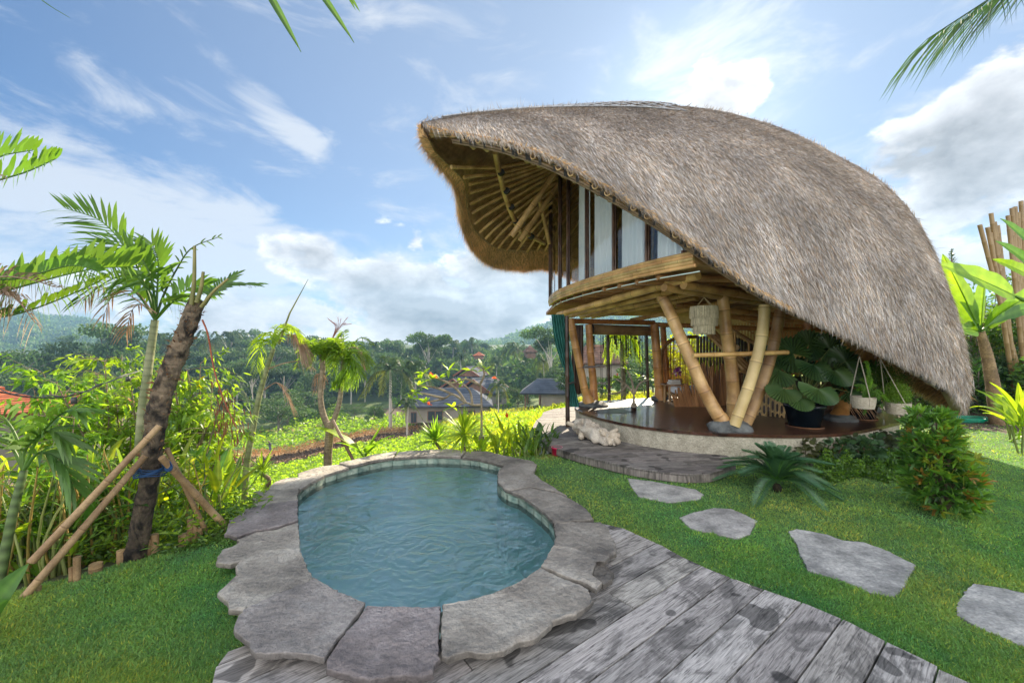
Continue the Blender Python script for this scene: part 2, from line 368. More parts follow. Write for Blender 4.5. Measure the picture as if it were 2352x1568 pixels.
def TZ(x, y): return float(ter(np.array([x]), np.array([y]))[0])
def onT(px, d): x = (px - HX) / F * d; return Vector((x, d, TZ(x, d)))
# pool outline --------------------------------------------------------
CZ = 0.12
def cp(cx, cy, z=CZ): return G(488.1 + cx * .40283, 1022.1 + cy * .40283, z)
INNER = [(490, 270), (520, 235), (575, 198), (640, 165), (780, 122), (920, 90), (1030, 72), (1240, 60), (1420, 65), (1500, 72), (1560, 85), (1640, 106), (1662, 117), (1632, 140), (1622, 170), (1625, 210), (1660, 250), (1700, 262), (1760, 285), (1850, 350), (1910, 400),
         (1945, 440), (1953, 510), (1940, 578), (1870, 692), (1740, 780), (1600, 840), (1400, 890), (1303, 905), (1200, 910), (1040, 908), (880, 903), (740, 845), (590, 765), (545, 700), (520, 640), (500, 568), (490, 432), (488, 340)]
IN = [cp(*p) for p in INNER]
MID = [cp(*p) for p in [(400, 262), (450, 215), (600, 145), (760, 112), (900, 80), (1030, 58), (1240, 42), (1430, 48), (1560, 62), (1680, 88), (1740, 120), (1700, 170), (1720, 220), (1800, 262), (1900, 330), (1990, 400),
                              (2060, 460), (2080, 560), (2010, 700), (1900, 800), (1700, 900), (1400, 990), (1200, 1010), (900, 1020), (640, 950), (440, 830), (380, 720), (350, 600), (330, 450), (340, 330)]]
UNI = [[(640, 165), (575, 198), (520, 235), (500, 245), (320, 252), (325, 228), (352, 205), (425, 183), (485, 178), (560, 172)],
       [(500, 245), (490, 270), (488, 312), (375, 328), (240, 352), (228, 330), (225, 290), (232, 262), (320, 252)],
       [(488, 312), (490, 370), (490, 432), (380, 468), (250, 490), (135, 530), (68, 512), (85, 470), (88, 435), (130, 415), (175, 385), (190, 365), (240, 352), (375, 328)],
       [(490, 432), (497, 500), (500, 568), (350, 590), (215, 635), (100, 672), (18, 660), (22, 630), (60, 585), (105, 570), (150, 545), (135, 530), (250, 490), (380, 468)],
       [(500, 568), (512, 625), (520, 640), (545, 700), (590, 765), (440, 820), (300, 878), (175, 945), (95, 935), (80, 895), (25, 842), (50, 815), (110, 765), (135, 735), (128, 690), (150, 660), (215, 635), (350, 590)],
       [(590, 765), (740, 845), (880, 903), (790, 1020), (715, 1110), (645, 1212), (540, 1205), (400, 1195), (330, 1195), (215, 1192), (205, 1140), (160, 1105), (135, 1080), (105, 1040), (130, 1000), (170, 950), (300, 878), (440, 820)],
       [(880, 903), (1040, 908), (1200, 910), (1303, 905), (1302, 1000), (1295, 1100), (1298, 1205), (1270, 1250), (1265, 1290), (1180, 1305), (1060, 1300), (980, 1305), (890, 1330), (800, 1318), (740, 1290), (640, 1262), (640, 1212), (715, 1110), (790, 1020)],
       [(1303, 905), (1400, 890), (1600, 840), (1740, 780), (1870, 692), (1980, 745), (2100, 790), (2150, 820), (2175, 880), (2160, 910), (2040, 975), (1940, 1005), (1900, 1050), (1840, 1100), (1720, 1130), (1660, 1175), (1560, 1192), (1440, 1180), (1390, 1190), (1330, 1222), (1300, 1205), (1295, 1100)],
       [(1870, 692), (1940, 578), (2060, 590), (2200, 622), (2270, 640), (2240, 668), (2190, 655), (2172, 720), (2165, 745), (2218, 790), (2195, 830), (2120, 790), (1980, 745)],
       [(1940, 578), (1953, 510), (1945, 440), (2100, 430), (2215, 428), (2250, 450), (2285, 520), (2305, 560), (2308, 610), (2260, 628), (2200, 622), (2060, 590)],
       [(1945, 440), (1910, 400), (1850, 350), (1760, 285), (1700, 262), (1810, 240), (1960, 270), (2030, 298), (2110, 345), (2160, 390), (2180, 425), (2100, 430)],
       [(1700, 262), (1660, 250), (1625, 210), (1622, 170), (1632, 140), (1662, 118), (1740, 115), (1850, 110), (1850, 120), (1830, 160), (1880, 205), (1960, 250), (2030, 298), (1960, 270), (1810, 240)],
       [(1662, 117), (1640, 106), (1560, 85), (1500, 72), (1420, 65), (1450, 30), (1560, 30), (1650, 50), (1760, 75), (1835, 88), (1850, 110), (1740, 115)],
       [(1420, 65), (1240, 60), (1030, 72), (1055, 38), (1250, 25), (1330, 22), (1450, 30)],
       [(1030, 72), (920, 90), (780, 122), (720, 105), (840, 75), (950, 50), (1055, 38)],
       [(780, 122), (640, 165), (560, 172), (485, 178), (485, 158), (560, 130), (640, 112), (720, 105)],
       [(2190, 655), (2250, 668), (2285, 710), (2280, 745), (2230, 772), (2190, 750), (2172, 720)]]
# platform of the villa (top z .45) and walkway (top z .13)
FZ = 0.45
def fp(px, py): g = G(px, py, FZ); return (g.x, g.y)
PLAT = [fp(*p) for p in [(1319.5, 936), (1330, 944), (1350, 951), (1377, 959), (1425, 970), (1477, 979), (1540, 987), (1602, 992), (1660, 995.5), (1717, 997), (1772, 998.3), (1827, 999), (1880, 998), (1926, 995), (1980, 988), (2026, 979), (2069, 969)]] + [(7.35, 7.6), (7.7, 8.8), (7.3, 10), (5.8, 10.7), (4.2, 10.4), (3.2, 9.95), (2.4, 9.65), (1.75, 9.35), (1.42, 8.9)]
WZ = 0.13
def wp(px, py): g = G(px, py, WZ); return (g.x, g.y)
WALK = [wp(*p) for p in [(1299, 935), (1270, 939), (1248, 946), (1244, 955), (1231, 966), (1225, 977), (1223, 990), (1228, 1000), (1239, 1010), (1259, 1021), (1280, 1029.5), (1300, 1036), (1340, 1047), (1379, 1056), (1426, 1067), (1460, 1074), (1493, 1079), (1540, 1085), (1570, 1087.5), (1602, 1088), (1632, 1086), (1660, 1078), (1690, 1062)]]
WALKP = WALK + [(3.3, 6.5), (2.2, 7.2), (1.6, 8.6), (1.9, 10.0), (1.6, 11.4)]
STEP = [[(1440, 1094), (1500, 1102), (1556, 1112), (1600, 1121), (1617, 1132), (1606, 1142), (1540, 1150), (1492, 1141), (1466, 1136), (1450, 1115)],
        [(1560, 1183), (1600, 1171), (1640, 1162), (1680, 1164), (1710, 1178), (1740, 1192), (1732, 1205), (1722, 1222), (1690, 1233), (1640, 1220), (1598, 1213), (1580, 1205)],
        [(1809, 1216), (1828, 1210), (1900, 1222), (1935, 1235), (1985, 1240), (2045, 1262), (2104, 1292), (2090, 1316), (2080, 1340), (2054, 1363), (2000, 1356), (1930, 1325), (1855, 1305), (1838, 1270), (1828, 1240)],
        [(2214, 1352), (2236, 1334), (2290, 1342), (2380, 1358), (2470, 1400), (2440, 1480), (2352, 1476), (2290, 1452), (2230, 1425), (2194, 1405), (2200, 1375)]]
DECK_EDGE = [(1387, 1203), (1432, 1213), (1477, 1233), (1522, 1253), (1564, 1277), (1627, 1306), (1692, 1331), (1776, 1361), (1856, 1388), (1951, 1428), (2046, 1478), (2111, 1508), (2176, 1541), (2231, 1568)]
KZ = 0.03
dk = lambda px, py: (G(px, py, KZ).x, G(px, py, KZ).y)
DECK = [dk(*p) for p in DECK_EDGE] + [(2.9, 1.2), (3.4, -0.5), (3.4, -3), (-3, -3), (-2.2, 0.4)] + [dk(470, 1640), dk(488, 1568), dk(496, 1532), dk(524, 1495), dk(568, 1479), dk(610, 1430), dk(740, 1470), dk(960, 1485), dk(1080, 1440), dk(1200, 1410), dk(1290, 1360), dk(1325, 1320), dk(1325, 1260), dk(1340, 1215)]
nzf = lambda x, y, s=1.0: mnoise.noise((x * s, y * s, 3.1))
def field_color(x, y):
    px = HX + F * x / max(y, 0.1); q = y - (px - 640) / 300.0 * 8 + 3.0 * nzf(x, y, .12) + 1.3 * nzf(x, y, .8)
    lawn = (0.055, 0.135, 0.035); n = nzf(x, y, 0.35); n2 = nzf(x, y, 1.7)
    G1 = (0.11, 0.17, 0.03); SO = (0.10, 0.065, 0.042); ST = (0.36, 0.22, 0.09); YG = (0.24, 0.25, 0.05); G2 = (0.07, 0.12, 0.03)
    if px > 1040:
        base = YG if n > -0.15 else G1
        if y > 62: base = G1 if n > 0 else G2
        if 1040 < px < 1240 and y < 14: base = G1
        return base
    if q < 38: b = G1 if n2 > -0.25 else G2
    elif q < 47: b = tuple(np.array(SO) * (1 + 1.3 * nzf(x, y, 2.9) + .45 * math.sin(q * 5.2))) if not (41.6 < q < 42.8) else ST if (41.6 < q < 42.8) else SO
    elif q < 52: b = ST
    elif q < 61: b = G2 if n2 > 0 else G1
    elif q < 64: b = YG
    elif q < 72: b = G2
    elif q < 75: b = ST if n > 0.1 else YG
    else:
        b = (0.13, 0.17, 0.045) if n > 0.05 else G2
        if nzf(x, y, .06) > .28: b = SO
    return b
def axis(lo, hi, d0, d1, step, g):
    a = [0.0]
    pos = [d0];
    while pos[-1] < d1: pos.append(pos[-1] + step)
    s = step
    while pos[-1] < hi: s *= g; pos.append(pos[-1] + s)
    neg = [d0]; s = step
    while neg[-1] > lo: s *= g; neg.append(neg[-1] - s)
    return np.array(neg[:0:-1] + pos)
gx = axis(-700, 700, -4.5, 7.5, 0.13, 1.035); gy = axis(-14, 690, 0.6, 8.5, 0.13, 1.018)
GX, GY = np.meshgrid(gx, gy); GZ = ter(GX, GY)
pin = inside([(p.x, p.y) for p in MID], GX, GY); 
inl = inside(LAWN, GX, GY)
cols = np.zeros(GX.shape + (3,), dtype=np.float32)
for i in range(GX.shape[0]):
    for j in range(GX.shape[1]):
        x, y = GX[i, j], GY[i, j]
        if inl[i, j] or y < 0: cols[i, j] = (0.08, 0.165, 0.045)
        elif abs(x) > y * 1.6 + 6: cols[i, j] = (0.07, 0.12, 0.03)
        elif y > 105: cols[i, j] = (0.05, 0.085, 0.03)
        elif y < 25 and x < 0: cols[i, j] = (0.07, 0.075, 0.03)
        else: cols[i, j] = field_color(x, y)
dry = (inl & (np.hypot(GX - 5.1, GY - 5.55) < .62 + .3 * np.sin(GX * 5)) ) | (inl & (GX > 8.6) & (GY > 5.6) & (GX - 8.6 > (9.5 - GY) * 0.9))
cols[dry] = (0.075, 0.05, 0.032)
ids = np.arange(GX.size).reshape(GX.shape)
keep = ~(pin[:-1, :-1] | pin[1:, 1:] | pin[:-1, 1:] | pin[1:, :-1])
a, b, c, d = ids[:-1, :-1][keep], ids[:-1, 1:][keep], ids[1:, 1:][keep], ids[1:, :-1][keep]
MAT['ground'] = mat('ground', (0.62, 0.62, 0.62), (1.25, 1.25, 1.2), 2.5, rough=0.95, bump=0.7, bscale=9, speck=.35, sscale=30, lo=.3, hi=.7, bdist=.05)
g = MB(); g.add(np.stack([GX, GY, GZ], -1).reshape(-1, 3), np.stack([a, b, c, d], 1), 0, cols.reshape(-1, 3), True)
tag(g.build('ground', MAT['ground']), kind='structure')

# ---------------------------------------------------------------- pool
MAT['coping'] = mat('coping', (0.17, 0.16, 0.15), (0.44, 0.42, 0.39), 2.6, rough=0.72, bump=1.0, bscale=18, detail=12, speck=.22, sscale=38, c3=(0.31, 0.29, 0.265), bdist=0.045, spec=.35)
MAT['pool_tile'] = mat('pool_tile', (0.10, 0.17, 0.15), (0.32, 0.38, 0.31), 7, rough=0.6, bump=0.3)
MAT['pool_floor'] = mat('pool_floor', (0.52, 0.86, 0.84), (0.68, 0.94, 0.91), 3, rough=0.6)
def water_mat():
    m = bpy.data.materials.new('pool_water'); m.use_nodes = True; t = m.node_tree; t.nodes.clear(); n = t.nodes.new
    out = n('ShaderNodeOutputMaterial'); mx = n('ShaderNodeMixShader'); gl = n('ShaderNodeBsdfGlossy'); tr = n('ShaderNodeBsdfTransparent'); fr = n('ShaderNodeFresnel')
    fr.inputs[0].default_value = 1.9; gl.inputs['Roughness'].default_value = 0.015; gl.inputs[0].default_value = (.97, .98, 1, 1); tr.inputs[0].default_value = (0.93, 1.0, 0.99, 1)
    tcn = n('ShaderNodeTexCoord'); no = n('ShaderNodeTexNoise'); no.inputs['Scale'].default_value = 5.0; no.inputs['Detail'].default_value = 5; no.inputs['Distortion'].default_value = 1.2
    t.links.new(tcn.outputs['Object'], no.inputs['Vector'])
    w = n('ShaderNodeTexWave'); w.wave_type = 'RINGS'; w.rings_direction = 'Z'; w.inputs['Scale'].default_value = 3.2; w.inputs['Distortion'].default_value = 11.0; w.inputs['Detail'].default_value = 3; w.inputs['Detail Scale'].default_value = 1.6
    mp_ = n('ShaderNodeMapping'); c = cp(1250, 590, 0.01); mp_.inputs['Location'].default_value = (-c.x, -c.y, 0); t.links.new(tcn.outputs['Object'], mp_.inputs[0]); t.links.new(mp_.outputs[0], w.inputs['Vector'])
    ln = n('ShaderNodeVectorMath'); ln.operation = 'LENGTH'; t.links.new(mp_.outputs[0], ln.inputs[0])
    mr = n('ShaderNodeMapRange'); mr.inputs[1].default_value = 0.05; mr.inputs[2].default_value = 1.0; mr.inputs[3].default_value = 1.0; mr.inputs[4].default_value = 0.0; t.links.new(ln.outputs['Value'], mr.inputs[0])
    mu = n('ShaderNodeMath'); mu.operation = 'MULTIPLY'; t.links.new(w.outputs['Fac'], mu.inputs[0]); t.links.new(mr.outputs[0], mu.inputs[1])
    m2 = n('ShaderNodeMath'); m2.operation = 'MULTIPLY'; m2.inputs[1].default_value = 0.22; t.links.new(mu.outputs[0], m2.inputs[0])
    ad = n('ShaderNodeMath'); ad.operation = 'ADD'; t.links.new(no.outputs[0], ad.inputs[0]); t.links.new(m2.outputs[0], ad.inputs[1])
    bp = n('ShaderNodeBump'); bp.inputs['Strength'].default_value = 0.6; bp.inputs['Distance'].default_value = 0.05; t.links.new(ad.outputs[0], bp.inputs['Height'])
    t.links.new(bp.outputs[0], gl.inputs['Normal']); t.links.new(bp.outputs[0], fr.inputs['Normal'])
    t.links.new(fr.outputs[0], mx.inputs[0]); t.links.new(tr.outputs[0], mx.inputs[1]); t.links.new(gl.outputs[0], mx.inputs[2]); t.links.new(mx.outputs[0], out.inputs[0])
    return m
MAT['water'] = water_mat()
pc = sum((Vector(p) for p in IN), Vector()) / len(IN)
pool = empty('plunge_pool', 'kidney shaped plunge pool of pale blue water ringed by rough grey stone slabs', 'pool', (pc.x, pc.y, 0))
def at_root(o, root): o.parent = root; o.matrix_parent_inverse = Matrix.Translation(root.location).inverted(); return o
bc = cp(1250, 590, 0)
w = MB(); n = len(IN)
scw = 1.012
rim = [Vector((pc.x + (p.x - pc.x) * scw, pc.y + (p.y - pc.y) * scw, 0.008)) for p in IN]
w.add([list(p) for p in rim], [list(range(n))[::-1]]); w.v[0] = w.v[0]
wo_ = w.build('water_surface', MAT['water']); at_root(wo_, pool)
if wo_.data.polygons[0].normal.z < 0: wo_.data.flip_normals()
# wall of stone tiles: courses of blocks around the outline
wl = MB(); per = [0.0]
for i in range(n): per.append(per[-1] + (IN[(i + 1) % n] - IN[i]).length)
nb = 60
def rimp(s):
    s %= per[-1]
    for i in range(n):
        if s <= per[i + 1]: t = (s - per[i]) / (per[i + 1] - per[i] + 1e-9); return IN[i].lerp(IN[(i + 1) % n], t)
    return IN[0]
for k in range(nb):
    a0, a1 = per[-1] * k / nb + 0.006, per[-1] * (k + 1) / nb - 0.006
    tv = random.uniform(.75, 1.15)
    for z1, z0 in ((CZ - .05, -0.045), (-0.045, -0.30), (-0.30, -.6), (-.60, -.72)):
        A, B = (rimp(a0), rimp(a1)) if z1 > 0 else (rimp(a0 - .0062), rimp(a1 + .0062)); tvv = tv * random.uniform(.9, 1.1)
        cq = (tvv, tvv, tvv * .97) if z1 > 0 else (2.0 + tvv * .1, 2.9 + tvv * .1, 3.1 + tvv * .1)
        wl.add([(A.x, A.y, z0), (B.x, B.y, z0), (B.x, B.y, z1), (A.x, A.y, z1)], [(0, 1, 2, 3)], 0 if z1 > 0 else 1, (tvv, tvv, tvv * .97) if z1 > 0 else (.93,) * 3)
sc2 = 1.004
_A = sum(IN[i].x * IN[(i + 1) % n].y - IN[(i + 1) % n].x * IN[i].y for i in range(n)); back_ = []
for i in range(n):
    _t = IN[(i + 1) % n] - IN[i - 1]; _n = Vector((_t.y, -_t.x, 0)).normalized() * (1 if _A > 0 else -1); back_.append(Vector((IN[i].x + _n.x * .014, IN[i].y + _n.y * .014, 0)))
wl.grid(np.array([[(p.x, p.y, z) for p in back_] for z in (CZ - .04, -.045)]), 0, (.8, .85, .8), False, close_v=True)
wl.grid(np.array([[(p.x, p.y, z) for p in back_] for z in (-.045, -.73)]), 1, (.93, .93, .93), False, close_v=True)
at_root(wl.build('tiled_wall', [MAT['pool_tile'], MAT['pool_floor']]), pool)
fl = MB(); fl.add([(p.x, p.y, -.72) for p in back_], [list(range(n))[::-1]]); at_root(fl.build('pool_floor', MAT['pool_floor']), pool)
sk_ = MB(); A = cp(1005, 100, 0.02); B = cp(1075, 98, 0.02); dd = Vector((0, -.02, 0))
sk_.add([list(A + dd + Vector((0, 0, -.03))), list(B + dd + Vector((0, 0, -.03))), list(B + dd + Vector((0, 0, .04))), list(A + dd + Vector((0, 0, .04)))], [(0, 1, 2, 3)], 0, (.8, .85, .82))
at_root(sk_.build('skimmer_flap', MAT['white_cloth']), pool)
def slab(poly, z1, th, name, m, root=None, rough_edge=0.012, tint=(1, 1, 1), inner=None, wob=0.006, seed=0):
    """irregular flagstone: fine outline with ragged edge, slightly undulating top, chamfered rim"""
    pts = []; nn = len(poly)
    for i in range(nn):
        a, b = Vector(poly[i]).to_2d(), Vector(poly[(i + 1) % nn]).to_2d(); L_ = (b - a).length; k = max(1, int(L_ / 0.025))
        nrm = Vector((b.y - a.y, a.x - b.x)).normalized()
        fixed = inner is not None and inner(i)
        for q in range(k):
            p = a.lerp(b, q / k)
            r = 0 if fixed else rough_edge * (.5 * mnoise.noise((p.x * 9, p.y * 9, seed)) + .8 * mnoise.noise((p.x * 38, p.y * 38, seed + 3)))
            pts.append(p + nrm * r)
    area = sum(pts[i].x * pts[(i + 1) % len(pts)].y - pts[(i + 1) % len(pts)].x * pts[i].y for i in range(len(pts)))
    if area < 0: pts.reverse()
    c = sum(pts, Vector((0, 0))) / len(pts)
    mb = MB(); N_ = len(pts)
    def ring(k, z): return [(c.x + (p.x - c.x) * k, c.y + (p.y - c.y) * k, z + wob * mnoise.noise((p.x * k * 5, p.y * k * 5, seed))) for p in pts]
    sh = .985 if root is not None else 1.0
    rings = [ring(.985 * sh, z1 - th), ring(sh, z1 - th * .7), ring(.998 * sh, z1 - th * .2), ring(.987 * sh, z1)] + [ring(k, z1 + .001) for k in (.93, .8, .6, .35, .12)]
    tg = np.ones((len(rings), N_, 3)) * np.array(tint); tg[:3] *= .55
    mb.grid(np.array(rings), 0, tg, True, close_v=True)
    for r_ in mb.sm: r_[:] = True
    mb.add(rings[-1], [list(range(N_))], 0, tint, True); mb.add(rings[0], [list(range(N_))[::-1]], 0, tint)
    o = mb.build(name, m); o.data.set_sharp_from_angle(angle=rad(28))
    if root is not None: at_root(o, root)
    return o
for i, u in enumerate(UNI):
    tv = [1.25, .95, .72, 1.05, 1.1, .92, .85, 1.08, 1.12, .9, .8, .78, .75, .95, 1.2, 1.15, .8][i]
    ti = (tv * 1.04, tv * (.96 if i in (2, 6) else 1.0), tv * (.93 if i not in (2, 5, 6) else 1.0))
    z = CZ + (i % 3 - 1) * 0.009 - (0.03 if i == 16 else 0)
    pl = [cp(px, py, CZ) for px, py in u]
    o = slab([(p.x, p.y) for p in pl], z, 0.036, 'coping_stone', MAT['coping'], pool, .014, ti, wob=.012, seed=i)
# body of masonry under the coping
body = [cp(*p) for p in [(300, 300), (430, 205), (600, 140), (760, 105), (900, 74), (1040, 50), (1240, 36), (1430, 42), (1600, 58), (1730, 90), (1790, 120), (1770, 170), (1800, 215), (1900, 270), (2010, 340), (2100, 420), (2180, 520), (2180, 620), (2080, 750), (2000, 850), (1800, 990), (1500, 1090), (1200, 1150), (900, 1170), (600, 1090), (330, 980), (240, 850), (230, 700), (220, 560), (230, 430)]]
mm = MB()
mm.grid(np.array([[(p.x, p.y, z) for p in body] for z in (-.5, CZ - .05)]), 0, (.5, .5, .48), False, close_v=True)
at_root(mm.build('masonry_body', MAT['coping']), pool)

# ---------------------------------------------------------------- decks of planks
def clip(poly, nx, ny, c):
    out = []; n_ = len(poly)
    for i in range(n_):
        a, b = poly[i], poly[(i + 1) % n_]; da = a[0] * nx + a[1] * ny - c; db = b[0] * nx + b[1] * ny - c
        if da >= 0: out.append(a)
        if (da >= 0) != (db >= 0):
            t = da / (da - db); out.append((a[0] + (b[0] - a[0]) * t, a[1] + (b[1] - a[1]) * t))
    return out
def planks(poly, ang, width, z, th, w0=0.0, lens=(1.6, 2.6), tints=None, gap=0.010, seed=1, uoff=None):
    r = random.Random(seed); mb = MB(); ux, uy = math.cos(ang), math.sin(ang); vx, vy = -uy, ux
    ws = [p[0] * vx + p[1] * vy for p in poly]; us = [p[0] * ux + p[1] * uy for p in poly]
    wcur = math.floor((min(ws) - w0) / width) * width + w0; k = 0
    while wcur < max(ws):
        ww = width * r.uniform(.94, 1.0) if False else width
        s1 = clip(poly, vx, vy, wcur + gap / 2); s1 = clip(s1, -vx, -vy, -(wcur + ww - gap / 2))
        ucur = min(us) - r.uniform(0, lens[1])
        while ucur < max(us) and len(s1) > 2:
            ln_ = r.uniform(*lens); q = clip(clip(s1, ux, uy, ucur + gap * .4), -ux, -uy, -(ucur + ln_ - gap * .4)); ucur += ln_
            if len(q) > 2:
                ar = abs(sum(q[i][0] * q[(i + 1) % len(q)][1] - q[(i + 1) % len(q)][0] * q[i][1] for i in range(len(q)))) / 2
                if ar < .0006: continue
                t = tints(r); zz = z + r.uniform(-.0015, .0015)
                mb.prism(q, zz - th, zz, 0, t, bottom=False)
        wcur += ww; k += 1
    return mb
def deckmat(name, ang, c_lo, c_mid, c_hi, stain=0.5, grain=(2.5, 34, 1), rough=.75):
    m = bpy.data.materials.new(name); m.use_nodes = True; t = m.node_tree; n = t.nodes.new; b = t.nodes['Principled BSDF']; b.inputs['Roughness'].default_value = rough
    tcn = n('ShaderNodeTexCoord'); rt = n('ShaderNodeMapping'); rt.inputs['Rotation'].default_value = (0, 0, -ang); at = n('ShaderNodeAttribute'); at.attribute_name = 'tint'; of = n('ShaderNodeVectorMath'); of.operation = 'SCALE'; of.inputs['Scale'].default_value = 43.0; t.links.new(at.outputs['Color'], of.inputs[0]); ad = n('ShaderNodeVectorMath'); ad.operation = 'ADD'; t.links.new(rt.outputs[0], ad.inputs[0]); t.links.new(of.outputs[0], ad.inputs[1]); t.links.new(tcn.outputs['Object'], rt.inputs[0])
    sc = n('ShaderNodeMapping'); sc.inputs['Scale'].default_value = grain; t.links.new(ad.outputs[0], sc.inputs[0])
    n1 = n('ShaderNodeTexNoise'); n1.inputs['Scale'].default_value = 1.6; n1.inputs['Detail'].default_value = 9; n1.inputs['Roughness'].default_value = .65; n1.inputs['Distortion'].default_value = 1.8; t.links.new(sc.outputs[0], n1.inputs['Vector'])
    cr = n('ShaderNodeValToRGB'); t.links.new(n1.outputs[0], cr.inputs[0]); e = cr.color_ramp.elements; e[0].position = .33; e[0].color = rgb(c_lo); e[1].position = .66; e[1].color = rgb(c_hi); q = e.new(.47); q.color = rgb(c_mid)
    s2 = n('ShaderNodeMapping'); s2.inputs['Scale'].default_value = (1.6, 3.2, 1); t.links.new(ad.outputs[0], s2.inputs[0])
    n2 = n('ShaderNodeTexNoise'); n2.inputs['Scale'].default_value = 1.8; n2.inputs['Detail'].default_value = 7; n2.inputs['Roughness'].default_value = .6; n2.inputs['Distortion'].default_value = .9; t.links.new(s2.outputs[0], n2.inputs['Vector'])
    mr = n('ShaderNodeMapRange'); mr.inputs[1].default_value = .40; mr.inputs[2].default_value = .50; mr.inputs[3].default_value = 1 - stain; mr.inputs[4].default_value = 1; t.links.new(n2.outputs[0], mr.inputs[0])
    n3 = n('ShaderNodeTexNoise'); n3.inputs['Scale'].default_value = 3.1; n3.inputs['Detail'].default_value = 2; t.links.new(rt.outputs[0], n3.inputs['Vector'])
    m3 = n('ShaderNodeMapRange'); m3.inputs[1].default_value = .63; m3.inputs[2].default_value = .645; m3.inputs[3].default_value = 1; m3.inputs[4].default_value = .35; t.links.new(n3.outputs[0], m3.inputs[0])
    mu = n('ShaderNodeMix'); mu.data_type = 'RGBA'; mu.blend_type = 'MULTIPLY'; mu.inputs[0].default_value = 1; t.links.new(cr.outputs[0], mu.inputs[6]); t.links.new(at.outputs['Color'], mu.inputs[7])
    v1 = n('ShaderNodeMath'); v1.operation = 'MULTIPLY'; t.links.new(mr.outputs[0], v1.inputs[0]); t.links.new(m3.outputs[0], v1.inputs[1])
    mv = n('ShaderNodeVectorMath'); mv.operation = 'SCALE'; t.links.new(mu.outputs[2], mv.inputs[0]); t.links.new(v1.outputs[0], mv.inputs['Scale']); t.links.new(mv.outputs[0], b.inputs['Base Color'])
    bp = n('ShaderNodeBump'); bp.inputs['Strength'].default_value = .6; bp.inputs['Distance'].default_value = .01; t.links.new(n1.outputs[0], bp.inputs['Height']); t.links.new(bp.outputs[0], b.inputs['Normal'])
    return m
DANG = rad(37)
MAT['deck'] = deckmat('deck', DANG, (0.08, 0.074, 0.07), (0.34, 0.32, 0.30), (0.56, 0.53, 0.50), .55)
def dt(r): v = r.uniform(.7, 1.2); return (v, v * r.uniform(.97, 1.0), v * r.uniform(.93, 1.0))
d_ = planks(DECK, DANG, 0.208, KZ, .035, w0=1.779, lens=(1.3, 2.2), tints=dt)
tag(d_.build('deck', MAT['deck']), 'weathered grey plank deck wet in patches beside the pool', 'deck')
WANG = rad(8)
MAT['walk'] = deckmat('walk', WANG, (0.05, 0.047, 0.045), (0.17, 0.155, 0.145), (0.30, 0.28, 0.265), .4)
w_ = planks(WALKP, WANG, 0.14, WZ, .03, lens=(1.5, 2.6), tints=dt, seed=4)
bw = empty('boardwalk', 'curved grey boardwalk wrapping the left of the raised villa floor', 'boardwalk')
w_.build('board_surface', MAT['walk'], bw)
MAT['stucco'] = mat('stucco', (0.34, 0.31, 0.235), (0.50, 0.46, 0.36), 7, rough=0.95, bump=1.0, bscale=28, speck=.25, sscale=50, bdist=.035, detail=8)
rim_ = MB(); rr = [Vector((p[0], p[1])) for p in WALK]
rim_.grid(np.array([[(p.x, p.y, z) for p in rr] for z in (WZ - .11, WZ - .012)]), 0, (.9, .85, .8), False); rim_.build('edge_board', MAT['walk'], bw)
kw = MB(); cc = Vector((3.2, 7.5))
kp = [p + (cc - p).normalized() * .045 for p in rr[12:]]
kw.grid(np.array([[(p.x, p.y, z) for p in kp] for z in (-.2, WZ - .032)]), 0, (1, 1, 1), False)
kw.grid(np.array([[(p.x, p.y, z) for p in (kp[0], kp[0] + Vector((1.2, .5)))] for z in (-.2, WZ - .032)]), 0, (1, 1, 1), False)
kw.build('kerb_wall', MAT['stucco'], bw)
for px, dd_, tv in ((1243, 6.75, 1), (1257, 6.62, .9), (1266, 6.6, .6), (1236, 7.6, .6)):
    q = MB(); x = (px - HX) / F * dd_; q.tube([(x, dd_, TZ(x, dd_) - .1), (x, dd_, WZ - .03)], .035, 10, 0, (tv * .8, tv * .85, tv * .9)); q.build('post', MAT['white_cloth'] if tv > .8 else MAT['bamboo_dark'], bw)

# stepping stones
MAT['slate'] = mat('slate', (0.22, 0.22, 0.21), (0.50, 0.49, 0.465), 4.5, rough=0.7, bump=0.9, bscale=20, speck=.32, sscale=45, c3=(.36, .355, .34), detail=9)
for i, (s_, lb) in enumerate(zip(STEP, ['flat grey stepping stone nearest the boardwalk edge', 'smallest rounded stepping stone in the middle of the lawn', 'largest smooth grey stepping stone between the deck and the red tipped shrub', 'stepping stone with white gravelly crust at the edge of the lawn'])):
    pl = [G(*p, 0.03) for p in s_]
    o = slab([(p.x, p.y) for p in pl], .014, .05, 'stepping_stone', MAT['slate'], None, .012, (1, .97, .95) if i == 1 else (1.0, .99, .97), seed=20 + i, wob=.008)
    tag(o, lb, 'stepping stone', 'stepping stones across the lawn')
# lawn grass -----------------------------------------------------------
def blocked(x, y, m=0.0):
    k = inside([(p.x, p.y) for p in body], x, y) | inside([(p.x, p.y) for p in MID], x, y) | inside(DECK, x, y) | inside(WALKP, x, y) | inside(PLAT, x, y)
    for s_ in STEP: k |= inside([(G(*p, 0.03).x, G(*p, 0.03).y) for p in s_], x, y)
    return k
NS = 620000
px = rng.uniform(-250, 2650, NS); py = 925 + (1640 - 925) * rng.random(NS) ** 0.9
dd = 1.7 * F / (py - HY); x = (px - HX) / F * dd; y = dd
ok = (inside(LAWN, x, y) | (pdist(LAWN, x, y) < .3)) & ~blocked(x, y)
e = pdist(LAWN, x, y, False)
soilm = (np.hypot(x - 5.1, y - 5.55) < .6) | ((x > 8.6) & (y > 5.6) & (x - 8.6 > (9.5 - y) * 0.9))
ok &= ~(soilm & (rng.random(NS) > .25))
